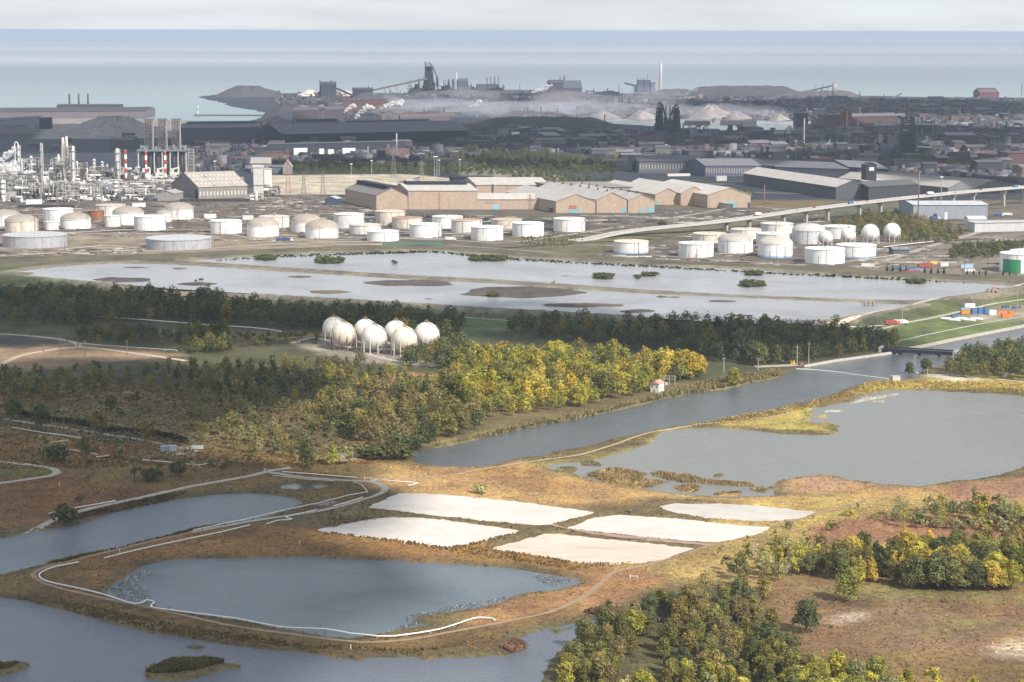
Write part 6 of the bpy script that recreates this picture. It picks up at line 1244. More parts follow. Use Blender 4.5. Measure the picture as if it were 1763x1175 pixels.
B_('dark sinter house with two rooftop knobs', (945, 164), (970, 164), 20, 60, 5, 'par', 5, (.14,.12,.13), (.13,.11,.12), name='sinter_house')
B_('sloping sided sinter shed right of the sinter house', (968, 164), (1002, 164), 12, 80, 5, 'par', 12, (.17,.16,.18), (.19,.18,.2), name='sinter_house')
B_('square twin boiler house on the shore, left block', (1098, 159), (1108, 159), 20, 30, 5, 'flat', 0, (.15,.17,.19), (.15,.17,.18), name='boiler_house')
B_('square twin boiler house on the shore, right block', (1109, 159), (1120, 159), 20, 30, 5, 'flat', 0, (.15,.17,.19), (.15,.17,.18), name='boiler_house')
conveyor((1076, 157), (1098, 159), 4, (.13, .12, .14), 'stubby conveyor left of the twin boiler house', 30, 22, 1)
B_('pale low house below the tall grey stack', (1121, 159), (1128, 159), 16, 20, 5, 'flat', 0, (.34,.29,.28), (.3,.27,.27), name='boiler_house')
conveyor((1387, 160), (1437, 163), 3, (.17, .16, .18), 'thin sloping conveyor to the grey silo', 4, 34, 2)
stack(1436, 144, 172, 7, (.36, .33, .33), 'stout grey silo at the end of the thin conveyor', taper=1.0, name='silo')
conveyor((1535, 172), (1552, 169), 2.5, (.14, .13, .15), 'tiny stacker conveyor on the shore plain', 3, 16, 1)
B_('dark hopper house on legs at the harbour end', (1370, 218), (1391, 218), 22, 30, 5, 'flat', 0, (.11,.08,.085), (.12,.1,.1), name='hopper_house')
conveyor((1391, 214), (1420, 220), 4, (.1, .085, .09), 'dark conveyor from the harbour hopper', 26, 6, 1)
B_('tall rust red tower house with pale stripe', (1450, 224), (1466, 224), 31, 25, 5, 'flat', 0, (.32,.11,.07), (.25,.1,.08), name='tower_house', doors=[('f',.42,.56,0,1,(.45,.28,.18))])
conveyor((1466, 222), (1500, 222), 4, (.28, .12, .09), 'rust red conveyor right of the tower house', 24, 4, 1)
def gantry(label, x0, x1, yb, hpx, legs):
    A, B = P(x0, yb), P(x1, yb); m = mpp(A); w = (B - A).length; h = hpx * m; t = empty('gantry_crane', (A.x, A.y, 0)); tag(t, label, 'crane'); b = MB(); n = 16
    for k in range(n):
        for y_ in (0, 8): b.bar((w * k / n, y_, h), (w * (k + .5) / n, y_, h + 9), 1.3); b.bar((w * (k + .5) / n, y_, h + 9), (w * (k + 1) / n, y_, h), 1.3)
    for y_ in (0, 8):
        for z in (h, h + 9): b.bar((0, y_, z), (w, y_, z), 1.9)
    b.build('bridge_truss', M['steel'], t, (.09, .09, .11))
    for k in legs:
        b = MB()
        for y_ in (0, 8): b.bar((w * k - 9, y_, 0), (w * k, y_, h), 1.1); b.bar((w * k + 9, y_, 0), (w * k, y_, h), 1.1); b.bar((w * k - 5, y_, h * .5), (w * k + 5, y_, h * .5), .8)
        b.build('leg', M['steel'], t, (.08, .08, .095))
    MB().box(w * .45, 1, h - 5, w * .45 + 12, 7, h - .6).build('trolley_cab', M['paint'], t, (.3, .16, .12))
gantry('left ore gantry crane beside the black furnaces', 1178, 1222, 230, 14, (.2, .85)); gantry('right ore gantry crane over the harbour edge', 1240, 1302, 232, 16, (.25, .6))
heap(418, 168, 125, 16, 260, (.085, .085, .10), 'long grey slag hill on the lake point', 'slag_hill', .35, 1)
for r in [(530,166,52,9,160,(.72,.64,.56),'pale sand heap behind the coal hopper'),(590,166,60,8,160,(.70,.62,.55),'pale sand heap behind the brown shops'),(487,195,52,14,130,(.06,.06,.07),'black coal pile left of the water tower'),(470,214,66,12,110,(.12,.095,.095),'brown ore pile beside the bay'),(1040,205,56,12,120,(.30,.27,.27),'pale limestone pile, leftmost by the harbour'),(1108,206,52,14,120,(.36,.33,.33),'grey limestone pile behind the black furnaces'),(1228,205,90,20,130,(.34,.30,.30),'large pale limestone pile right of the black furnaces'),(1272,206,50,12,120,(.32,.29,.28),'small pale pile joined to the large limestone pile'),(1345,208,36,10,90,(.36,.33,.31),'pale pile by the harbour hopper'),(1362,228,24,9,60,(.36,.33,.33),'grey gravel pile before the harbour hopper'),(1480,238,62,14,90,(.17,.15,.15),'grey brown pile before the rust red works'),(960,185,120,26,200,(.12,.10,.10),'dark brown ore mound under the sinter house'),(1430,238,60,12,90,(.05,.055,.065),'black pile below the rust red tower'),(700,205,90,10,160,(.14,.11,.11),'low brown mound beyond the tan gabled shop')]: heap(*r)
heap(935, 222, 290, 16, 170, (.055, .058, .05), 'long dark grassed stockpile below the harbour', 'stockpile', .6, 3)
heap(1290, 166, 230, 14, 300, (.09, .085, .10), 'long grey ridge on the shore right of the tall stack', 'slag_hill', .6, 4); heap(1430, 170, 160, 10, 300, (.13, .125, .12), 'low dark ridge behind the grey silo', 'slag_hill', .5, 5); heap(170, 238, 160, 28, 330, (.30, .265, .26), 'broad pale slag mound before the shore mill', 'slag_hill', .35, 6); heap(1180, 165, 130, 9, 200, (.13, .115, .12), 'low dark ridge below the tall grey stack', 'slag_hill', .5, 7)
heap(850, 166, 330, 8, 260, (.10, .09, .095), 'long dark ridge between the furnace and sinter house', 'slag_hill', .7, 8)
# water tower, lighthouse, breakwater
g = P(554, 214); m = mpp(g); t = empty('water_tower', (g.x, g.y, 0)); tag(t, 'white elevated water tank on splayed legs', 'water tower'); h = 33 * m
MB().lathe([(.1, h * .68), (6, h * .72), (8.4, h * .82), (8.4, h * .9), (6, h * .96), (.1, h)], 18).build('tank', M['paint'], t, (.62, .58, .55))
MB().tube((0, 0, 0), (0, 0, h * .72), 2.0, n=10).build('riser', M['paint'], t, (.62, .57, .54))
for k in range(4): a = math.pi / 4 + k * math.pi / 2; MB().tube((12 * math.cos(a), 12 * math.sin(a), 0), (7.5 * math.cos(a), 7.5 * math.sin(a), h * .8), .8, n=6).build('leg', M['paint'], t, (.55, .5, .48))
g = P(341, 200); m = mpp(g); t = empty('lighthouse', (g.x, g.y, -1)); tag(t, 'small white lighthouse on the harbour breakwater', 'lighthouse'); MB().box(-6, -6, 0, 6, 6, 7).build('base', M['concrete'], t, (.2, .22, .25)); MB().lathe([(2.6, 7), (1.5, 22), (2.2, 22.2), (2.2, 25), (.1, 27)], 10).build('tower', M['paint'], t, (.8, .78, .76))
A, B = P(334, 199), P(447, 200); b = MB(); b.box(0, -4, -3, (B - A).length, 4, 2.2); o = b.build('breakwater', M['concrete'], None, (.10, .10, .11)); o.location = A; tag(o, 'dark low breakwater running from the lighthouse', 'breakwater')
# crowded filler sheds
FZ = [(460,1100,246,264,13,'low dark shed in the yards below the long mills'),(640,1320,166,200,27,'small dim shed in the dusty works by the lake'),(1400,1790,176,232,27,'dim brown shed in the works at the far right'),(1440,1790,232,300,24,'dark shed in the works beside the ship channel'),(1180,1400,232,268,15,'dark shed in the yards under the gantry cranes'),(320,460,252,300,9,'grey shed between the coker and the dark mills'),(760,930,224,246,8,'low grey shed in the open yard before the stockpile'),(980,1200,246,282,12,'dark shed behind the wooded scrub'),(1250,1500,262,292,8,'pale shed by the wagon line'),(0,240,240,262,7,'dim shed behind the refinery')]
for i, (x0, x1, y0, y1, n, lab) in enumerate(FZ):
    for k in range(n):
        x, y = rs.uniform(x0, x1), rs.uniform(y0, y1); m = mpp(P(x, y)); w = rs.uniform(12, 50) / m; hp = rs.uniform(5, 16) / m
        wc = rs.choice([(.05, .05, .06), (.07, .065, .07), (.12, .10, .10), (.20, .12, .10), (.17, .16, .165), (.09, .085, .09)]); rc = rs.choice([(.055, .06, .085), (.07, .075, .10), (.10, .10, .12), (.08, .07, .085), (.20, .19, .20)])
        lb = {(.05, .05, .06): 'black', (.07, .065, .07): 'charcoal', (.12, .10, .10): 'brown', (.20, .12, .10): 'rust', (.17, .16, .165): 'grey', (.09, .085, .09): 'dark'}[wc] + ' walled ' + lab.split(' ', 1)[1] + (', left part', ', left of centre', ', right of centre', ', right part')[min(3, int((x - x0) / (x1 - x0) * 4))]
        B_(lb, (x, y), (x + w, y), hp, rs.uniform(15, 50), rs.uniform(-10, 20), rs.choice(['par', 'flat', 'par', 'mono']), rs.uniform(1, 3) / m * 1.5, wc, rc, name='works_shed', grp='sheds: ' + lab)
# clusters of plant: towers, ducts and stacks
def cluster(label, x0p, x1p, yb, hpx, colr, seed, n=34, stacks=7):
    A, B = P(x0p, yb), P(x1p, yb); m = mpp(A); w = (B - A).length; h = hpx * m; q = random.Random(seed); t = empty('plant_cluster', (A.x, A.y, 0)); tag(t, label, 'works plant')
    b = MB(); pk = q.uniform(.25, .75)
    for k in range(n):
        c_ = q.random(); z = h * (.25 + .75 * max(0, 1 - abs(c_ - pk) * 2.2)) * q.uniform(.35, .9); ww = w * q.uniform(.02, .09); b.box(c_ * w - ww, q.uniform(-20, 5), -.3, c_ * w + ww, q.uniform(6, 30), z)
    b.build('plant_block', M['wall'], t, colr); b = MB()
    for k in range(10): a, c_ = q.random() * w, q.random() * w; z0, z1 = h * q.uniform(.1, .6), h * q.uniform(.1, .8); b.tube((a, -10, z0), (c_, -6, z1), q.uniform(.7, 1.6), n=6)
    b.build('duct', M['steel'], t, tuple(v * 1.6 for v in colr))
    for k in range(stacks): c_ = min(.98, max(.02, pk + q.uniform(-.35, .35))) * w; MB().tube((c_, q.uniform(-8, 8), 0), (c_, q.uniform(-8, 8) * 0, h * q.uniform(.7, 1.35)), q.uniform(.7, 1.5), n=8).build('stack', M['steel'], t, colr)
NV, BRN = (.026, .03, .05), (.11, .055, .052)
for i, (x0_, x1_, yb_, hp_, c_, l) in enumerate([(700,735,164,22,NV,'dark plant cluster left of the great blast furnace'),(752,792,164,24,NV,'dark plant cluster right of the great blast furnace'),(795,822,163,16,NV,'dark plant behind the pale stack'),(828,872,164,22,NV,'dark plant around the three slim stacks'),(640,700,172,14,(.06,.045,.05),'brown plant under the long conveyor'),(880,945,166,9,NV,'low plant left of the sinter house'),(940,972,163,24,(.05,.045,.05),'jagged plant over the sinter house'),(550,584,165,23,(.035,.036,.045),'jagged plant over the coal hopper'),(604,646,169,17,(.035,.034,.042),'jagged plant at the conveyor foot'),(1094,1126,158,23,(.07,.075,.085),'jagged plant around the twin boiler house'),(450,520,246,12,NV,'dark plant before the navy gabled mill'),(600,740,232,10,(.09,.07,.07),'brown plant on the grey mill roofs'),(700,770,200,12,BRN,'brown plant in the dust right of the rust red shop'),(520,600,206,12,BRN,'rust plant behind the water tower'),(860,980,200,12,(.09,.08,.09),'grey plant in the dust below the sinter house'),(760,870,190,14,(.08,.07,.08),'grey plant in the dust below the slim stacks'),(1220,1330,190,10,BRN,'rust plant behind the large limestone pile'),(1640,1763,196,8,BRN,'rust low plant right of the silo'),(1420,1520,258,14,NV,'dark plant beside the tug boat channel'),(1000,1075,164,10,NV,'low plant right of the sinter house'),(1020,1070,182,14,(.11,.095,.1),'grey plant in the dust behind the limestone'),(1060,1110,190,18,(.12,.11,.115),'pale plant with silo behind the limestone'),(1180,1230,238,16,NV,'black plant at the foot of the gantry cranes'),(1100,1180,246,16,NV,'black plant below the twin black furnaces'),(1240,1330,250,14,NV,'dark plant below the right gantry crane'),(1330,1392,252,20,NV,'dark plant around the pale stack'),(1500,1600,262,40,NV,'dark tall plant around the bridge tower'),(1535,1600,232,26,NV,'dark plant around the twin black stacks'),(1600,1680,246,22,NV,'dark plant right of the twin black stacks'),(1680,1763,232,16,(.05,.042,.05),'dark brown plant at the far right'),(1690,1763,262,20,NV,'dark plant left of the brown flat shop'),(1470,1545,236,14,BRN,'brown plant below the rust brown shop'),(1395,1440,226,16,BRN,'brown plant beside the rust red block'),(1600,1700,206,9,BRN,'brown low plant on the right plain'),(1480,1600,190,8,BRN,'low plant on the shore plain'),(980,1075,264,12,NV,'dark plant behind the scrub'),(800,900,248,9,NV,'low dark plant in the open yard'),(560,700,252,9,NV,'dark low plant under the long grey mill'),(330,440,262,12,NV,'dark plant behind the coal shed')]): cluster(l, x0_, x1_, yb_, hp_, c_, 50 + i)
# steam plumes and dust
sm, nt, out = new_mat('steam'); p = geo_pos(nt); df = N(nt, 'BsdfDiffuse'); df.inputs[0].default_value = (.95, .95, .96, 1); tl = N(nt, 'BsdfTranslucent'); tl.inputs[0].default_value = (.95, .95, .96, 1); m1 = N(nt, 'MixShader'); m1.inputs[0].default_value = .5; m2 = N(nt, 'MixShader'); tr = N(nt, 'BsdfTransparent')
nt.links.new(df.outputs[0], m1.inputs[1]); nt.links.new(tl.outputs[0], m1.inputs[2]); nt.links.new(noise_val(nt, .25, 4, p, .6, .35, .65, .12, .9), m2.inputs[0]); nt.links.new(m1.outputs[0], m2.inputs[1]); nt.links.new(tr.outputs[0], m2.inputs[2]); nt.links.new(m2.outputs[0], out.inputs['Surface'])
dm, nt, out = new_mat('dust'); pv = N(nt, 'VolumePrincipled'); pv.inputs['Color'].default_value = (.84, .88, 1.0, 1); pv.inputs['Density'].default_value = 1.2e-3; pv.inputs['Density Attribute'].default_value = ''; nt.links.new(pv.outputs[0], out.inputs['Volume'])
def blob(b, c, r, seed, sub_=3):
    bm = bmesh.new(); bmesh.ops.create_icosphere(bm, subdivisions=sub_, radius=1.0); co = np.array([tuple(w.co) for w in bm.verts])
    d = 1 + .25 * vnoise(co[:, 0] + co[:, 2] * .6, co[:, 1] + seed * 3.7, .5, 2) + .12 * vnoise(co[:, 0] - co[:, 2], co[:, 1] + seed, .2, 5); co = co * d[:, None] * np.array(r) + np.array(c)
    b.add([tuple(w) for w in co], [tuple(w.index for w in q.verts) for q in bm.faces], True); bm.free()
def plume(pts, yb, w0, w1):
    g = P(pts[0][0], yb); m = mpp(g); b = MB(); n = len(pts) - 1
    for i in range(n):
        (xa, ya), (xb, yb2) = pts[i], pts[i + 1]
        for k in range(16):
            t = (i + k / 16) / n; f = k / 16; r = (w0 + (w1 - w0) * t) * m * .68; q = r * rs.uniform(.3, .6); a = rs.uniform(0, 6.28); e = rs.random() ** .5 * r * .8
            blob(b, (g.x + (xa + (xb - xa) * f - pts[0][0]) * m + e * math.cos(a), g.y + rs.uniform(-r, r) * .6, (yb - ya - (yb2 - ya) * f) * m + e * math.sin(a)), (q * 1.25, q, q), i * 16 + k, 2)
    return tag(b.build('steam_plume', sm), kind='stuff')
plume([(592,194),(600,187),(611,181)], 200, 3, 8); plume([(612,202),(622,195),(630,186),(640,184)], 208, 5, 9); plume([(656,187),(668,182),(680,178),(690,179)], 200, 4, 10); plume([(806,184),(818,181),(830,174)], 192, 2, 8); plume([(915,160),(930,155),(948,149)], 170, 3, 6)
plume([(-8,305),(8,292),(24,285)], 318, 14, 22); plume([(4,278),(14,268),(24,262)], 318, 6, 10); plume([(233,296),(238,290)], 306, 4, 7); plume([(1225,210),(1232,204)], 224, 4, 6); plume([(1178,172),(1186,162),(1194,155)], 182, 3, 9)
for i, (x, y, wp, hp, d) in enumerate([(760,204,230,26,700),(900,205,260,24,700),(1040,206,240,24,600),(1290,208,200,22,500),(700,196,120,34,300),(1180,206,150,20,400),(820,190,160,36,300),(1000,192,180,34,300),(1130,190,140,40,250),(640,190,90,30,200)]):
    g = P(x, y); m = mpp(g); b = MB(); blob(b, (g.x, g.y + d / 2, hp * m * .25), (wp * m / 2, d / 2, hp * m * .75), i); tag(b.build('dust', dm), kind='stuff')
# ------------------------------------------------------------------ viaduct
VP = [(985,416,415.6),(1010,413.5,412.3),(1060,408,401.5),(1120,404,393.5),(1250,397,380),(1387,384,361),(1515,372,346),(1640,362,333),(1763,353,323),(1900,344,313)]
vl = []
for x, yb, yd in VP: g = P(x, yb); vl.append((g.x, g.y, max(.6, (yb - yd) * mpp(g))))
ln = smooth_line([(a, b) for a, b, _ in vl], 20); hh = np.interp(ln[:, 0], [a[0] for a in vl], [a[2] for a in vl])
d = np.gradient(ln, axis=0); d /= np.hypot(d[:, 0], d[:, 1])[:, None]; nr = np.stack([-d[:, 1], d[:, 0]], 1)
via = empty('viaduct', (ln[0][0], ln[0][1], 0)); tag(via, 'long pale concrete highway viaduct rising to the right on piers', 'viaduct'); O = np.array([ln[0][0], ln[0][1], 0])
def strip(o0, o1, z0, z1):
    b = MB(); v = []
    for i in range(len(ln)):
        for o, z in ((o0, z0), (o1, z0), (o1, z1), (o0, z1)): q = ln[i] + nr[i] * o; v.append((q[0] - O[0], q[1] - O[1], hh[i] + z))
    f = []
    for i in range(len(ln) - 1):
        for k in range(4): f.append((i * 4 + k, (i + 1) * 4 + k, (i + 1) * 4 + (k + 1) % 4, i * 4 + (k + 1) % 4))
    b.add(v, f); return b
dk = strip(-6, 6, -1.1, 0).build('deck', M['concrete'], via, (.40, .385, .37)); strip(-.15, .15, .01, .03).build('lane_marking', M['paint'], dk, (.7, .6, .2)); strip(-6.4, -6.02, -1.5, .9).build('parapet', M['concrete'], via, (.52, .505, .485)); strip(6.02, 6.4, -1.5, .9).build('parapet', M['concrete'], via, (.52, .505, .485)); strip(-4.5, 4.5, -2.6, -1.15).build('girder', M['concrete'], via, (.40, .38, .36))
for x in (1250, 1290, 1340, 1387, 1430, 1472, 1515, 1552, 1598, 1640, 1676, 1722, 1770):
    i = int(np.argmin(np.abs(ln[:, 0] - np.interp(x, [a[0] for a in VP], [a[0] for a in vl])))); q = ln[i] - O[:2]; h = hh[i] - 3.0; b = MB()
    b.add([(q[0] + nr[i][0] * o - .9 * s, q[1] + nr[i][1] * o, z) for s in (1, -1) for o, z in ((-2.6, -.2), (2.6, -.2), (2.2, h * .75), (5.5, h), (-5.5, h), (-2.2, h * .75))], [(0, 1, 2, 3, 4, 5), (11, 10, 9, 8, 7, 6)] + [(k, 6 + k, 6 + (k + 1) % 6, (k + 1) % 6) for k in range(6)]); b.build('pier', M['concrete'], via, (.55, .53, .50))
# ------------------------------------------------------------------ vehicles
def car(p, rz, colr, label, truck=0, grp='vehicles', z=0.0, s=1.0):
    t = empty('truck' if truck else 'car', (p[0], p[1], z), rz); tag(t, label, 'truck' if truck else 'car', grp); t.scale = (s, s, s)
    if truck:
        MB().box(-6.0, -1.25, 1.1, 3.2, 1.25, 3.9).build('cargo_box', M['paint'], t, colr); MB().prism([(3.5, .9), (6.0, .9), (6.0, 1.9), (5.6, 3.1), (3.5, 3.2)], -1.15, 1.15).build('cab', M['paint'], t, (.6, .1, .08) if truck == 2 else (.7, .7, .7)); wx, r = (-5, -3.8, 4.8), .52
    else:
        MB().prism([(-2.2, .35), (2.2, .35), (2.25, .8), (1.3, .95), (.7, 1.45), (-1.2, 1.5), (-2.1, 1.0)], -.9, .9).build('body', M['paint'], t, colr); MB().prism([(-1.1, 1.0), (.95, 1.0), (.6, 1.40), (-1.05, 1.44)], -.92, .92).build('window', M['steel'], t, (.03, .03, .04)); wx, r = (-1.35, 1.4), .34
    for x in wx:
        for y_ in (-1, 1): MB().tube((x, y_ * .95 * (1.2 if truck else .85), r), (x, y_ * (1.25 if truck else .93), r), r, n=10).build('wheel', M['steel'], t, (.02, .02, .02))
    return t
vc = [(.75, .75, .74), (.1, .1, .12), (.4, .05, .04), (.1, .16, .3), (.35, .36, .38), (.72, .7, .65)]
for i in range(12):
    k = int(len(ln) * (.3 + .055 * i)); 
    if k >= len(ln) - 1: break
    o = -4 if i % 2 else 3.6; q = ln[k] + nr[k] * o; car(q, math.atan2(d[k][1], d[k][0]), vc[i % 6], 'vehicle driving along the viaduct deck', 1 if i % 3 == 0 else 0, 'traffic on the viaduct', hh[k] + .02)
for i in range(22):
    x = 676 + (i % 11) * 4.4; y = 318 - (i % 11) * 1.05 + (i // 11) * 4; q = P(x, y); car(q, rs.uniform(-.1, .1) + .5, vc[(i * 5) % 6], 'parked car, number ' + 'one two three four five six seven eight nine ten eleven'.split()[i % 11] + (' of the rear row' if i < 11 else ' of the front row') + ' in the sandy lot', 0, 'cars in the sandy lot', 0, 1.25)
for x, y, c_, tr, l in [(438,413.5,(.75,.75,.75),0,'white pickup beside the domed tank'),(448,413.5,(.7,.7,.72),0,'grey pickup right of the white pickup'),(472,416,(.75,.75,.74),0,'white car left of the blue trailers'),(485,416,(.04,.07,.22),1,'blue trailer, left one by the domed tank'),(495,416,(.05,.08,.25),1,'blue trailer, right one by the domed tank'),(776,414.5,(.8,.8,.78),1,'white van alone before the tank row'),(1494,461,(.8,.8,.78),1,'white van on the lagoon bank road'),(1536,560,(.35,.06,.05),2,'red truck cab on the levee lane'),(1551,559,(.75,.75,.73),1,'white tank truck behind the red cab'),(1165,368,(.8,.8,.8),0,'white car on the warehouse apron'),(1718,499,(.45,.06,.05),0,'red pickup at the lagoon pier'),(825,401,(.7,.7,.7),0,'white pickup between tanks'),(205,403,(.7,.7,.7),0,'white pickup on the tank farm road'),(1610,378,(.05,.12,.35),1,'blue truck right of the blue grey warehouse'),(1720,373,(.06,.12,.3),1,'blue trailer in the depot lot'),(1735,372,(.75,.75,.75),1,'white trailer in the depot lot')]:
    q = P(x, y); q = G(x, y) if y > 430 else q; car(q, rs.uniform(-.3, .3), c_, l, tr, None, q.z, 1.0)
# ------------------------------------------------------------------ containers and yard goods
def crate(x, y, wpx, hpx, colr, label, depth=3.0, name='container', cat='container', grp=None, rz=.25):
    g = G(x, y, 3); m = mpp(g); w, h = wpx * m, hpx * m; t = empty(name, g, rz); tag(t, label, cat, grp)
    b = MB(); n = max(4, int(w / .6)); v = []
    for k in range(n + 1):
        xx = w * k / n; o = .09 if k % 2 else 0; v += [(xx, o, 0), (xx, o, h), (xx, depth - o, h), (xx, depth - o, 0)]
    f = [(0, 1, 2, 3), (n * 4 + 3, n * 4 + 2, n * 4 + 1, n * 4)]
    for k in range(n):
        for j in range(4): f.append((k * 4 + j, k * 4 + 4 + j, k * 4 + 4 + (j + 1) % 4, k * 4 + (j + 1) % 4))
    b.add(v, f); b.build('body', M['paint'], t, colr); MB().box(-.1, -.1, h + .01, w + .1, depth + .1, h + .18).build('lid', M['paint'], t, tuple(q * .85 for q in colr)); MB().box(w + .02, .3, .2, w + .1, depth - .3, h - .2).build('door', M['paint'], t, tuple(q * .7 for q in colr)); return t
BLU, ORG = (.08, .17, .36), (.70, .20, .03)
for x, y, w, h, c_, l in [(1640,548,12,5,BLU,'blue container at the left end of the levee yard'),(1656,541,20,6,(.62,.25,.05),'orange container beside the blue ones'),(1655,536,18,5,(.25,.36,.5),'pale blue container behind the orange one'),(1674,541,10,9,BLU,'upright blue tank box, first of three'),(1685,541,9,10,BLU,'upright blue tank box, middle of three'),(1695,541,8,10,BLU,'upright blue tank box, last of three'),(1704,543,12,8,(.75,.74,.72),'white container right of the blue tank boxes'),(1716,541,20,5,(.55,.2,.1),'red brown container at the back of the levee yard'),(1726,547,18,6,ORG,'bright orange container in front'),(1738,543,10,5,ORG,'small orange container at the right end'),(1690,550,12,3,(.4,.4,.42),'low grey skid in the levee yard'),(1662,531,18,7,(.8,.8,.79),'white box trailer behind the levee yard'),(1727,531,12,3,(.07,.12,.25),'dark blue container beyond the yard'),(1745,532,14,3,(.08,.12,.25),'dark blue container at the right edge'),
    (1548,464,16,2.5,(.14,.30,.62),'blue tarped stack in the depot, left'),(1566,467,24,2.5,(.16,.32,.65),'blue tarped stack in the depot, right'),(1582,460,26,5,(.35,.06,.06),'dark red container stack in the depot'),(1556,470,30,3,(.3,.08,.07),'low red trailer bed in the depot'),(1602,455,12,4,(.72,.5,.1),'yellow machine box in the depot'),(1655,462,22,6,(.35,.50,.68),'pale blue tarped stack by the green tank'),(1660,468,20,4,(.6,.6,.6),'grey goods stack by the green tank'),(1620,459,14,5,(.7,.7,.7),'white goods box in the depot'),
    (277,778,15,8,(.35,.40,.46),'blue grey tank box in the small fenced yard'),(292,778,12,9,(.5,.52,.54),'grey white tank box in the small fenced yard'),(330,774,20,4,(.6,.6,.6),'white skid right of the fenced yard'),(352,376,20,6,(.8,.8,.78),'white site cabin by the tank farm'),(228,357,22,6,(.75,.75,.72),'white site cabin behind the domes'),(45,352,26,7,(.78,.77,.74),'white cabin before the refinery'),(418,379,18,7,(.6,.6,.6),'grey pump house near the rust rimmed tank'),(862,234,10,8,(.8,.8,.78),'white box tank, left one in the open yard'),(882,236,12,8,(.8,.79,.76),'white box tank, right one in the open yard'),(506,268,23,12,(.78,.78,.77),'white vessel house, left one in the scrub'),(590,268,22,12,(.78,.78,.77),'white vessel house, right one in the scrub'),(550,271,8,14,(.75,.75,.74),'narrow white vessel house in the scrub'),(565,268,10,10,(.7,.7,.7),'short white vessel house in the scrub'),(540,282,12,6,(.6,.58,.56),'grey block in the scrub'),(650,284,14,6,(.66,.64,.62),'pale block in the scrub'),(1088,283,14,4,(.6,.57,.52),'cream trailer in the rail yard'),(888,292,16,5,(.72,.7,.68),'white trailer row end in the scrub'),(905,290,22,4,(.75,.73,.7),'white trailer row in the scrub'),(940,287,26,4,(.7,.68,.66),'white trailer row right end'),(1150,304,40,4,(.62,.6,.57),'long white trailer below the ribbed mill'),(1234,312,18,8,(.5,.5,.49),'grey block right of the ribbed mill')]:
    crate(x, y, w, h, c_, l, 3 if y > 440 else 8)
ORD = 'first second third fourth fifth sixth seventh eighth ninth tenth eleventh twelfth thirteenth fourteenth fifteenth'.split()
for i in range(10): crate(1256 + i * 15.2 + (8 if i > 2 else 0), 270 + i * .35, 13.5, 4, (.62, .60, .57), ORD[i] + ' pale rail wagon from the left beyond the mills', 4, 'rail_wagon', 'wagon', 'line of pale wagons', 0)
for i in range(5): crate(1410 + i * 22, 274 + i * .4, 20, 2.5, ((.5, .18, .08), (.16, .17, .2))[i % 2], ORD[i] + ' flat rail wagon from the left behind the gabled mills', 4, 'rail_wagon', 'wagon', 'line of flat wagons', 0)
for i in range(5):
    g = G(1617 + i * 13, 551 + (i % 2) * 2.2); o = MB(); n = 8
    o.lathe([(.05, 0), (1.0, .8), (1.35, 3), (1.35, 8), (1.0, 10.4), (.05, 11.2)], 12); b = o.build('white_hull', M['paint'], None, (.72, .73, .74)); b.rotation_euler = (math.pi / 2, 0, 1.2); b.location = (g.x, g.y, g.z + 1.1); tag(b, ORD[i] + ' white rounded cover from the left on the levee grass', 'cover', 'white covers on the grass')
for i in range(34):     # black tank cars before the warehouses
    crate(30 + i * 12 if i < 8 else 620 + (i - 8) * 14, 358 if i < 8 else 372 + (i - 8) * .55, 12, 4, (.045, .042, .045), (ORD[(i - 8) % 13] + (' black rail wagon in the left half of the warehouse line' if i < 21 else ' black rail wagon in the right half of the warehouse line')) if i >= 8 else ORD[i] + ' black rail wagon from the left before the refinery', 4, 'rail_wagon', 'wagon', 'black wagon lines', 0)
for i in range(12): crate(310 + i * 10, 347.5, 9, 4, (.06, .055, .055), ORD[i] + ' black coal wagon from the left below the coal shed', 4, 'rail_wagon', 'wagon', 'coal wagons', 0)
# ------------------------------------------------------------------ pipelines
def pipeline(label, px, r=.45, z=.9, colr=(.80, .79, .77), sup=6.0, cast=None, curve=True):
    g = [G(x, y, 3) for x, y in px]; l2 = smooth_line([(q.x, q.y) for q in g], 5.0) if curve else np.array([(q.x, q.y) for q in g]); zz = land_height(l2[:, 0], l2[:, 1]); zz = np.maximum(zz, -.5)
    t = empty('pipeline', (l2[0][0], l2[0][1], 0)); tag(t, label, 'pipe'); o = l2[0]; r *= .5
    MB().path([(a - o[0], b - o[1], c_ + z) for (a, b), c_ in zip(l2, zz)], r, 8).build('pipe', M['paint'], t, colr)
    s = 0; last = -99
    for i in range(1, len(l2)):
        s += np.hypot(*(l2[i] - l2[i - 1]))
        if s - last > sup:
            last = s; a, b = l2[i] - o; MB().box(a - .35, b - .35, zz[i] - .4, a + .35, b + .35, zz[i] + z).build('support', M['concrete'], t, (.35, .32, .28))
    return t
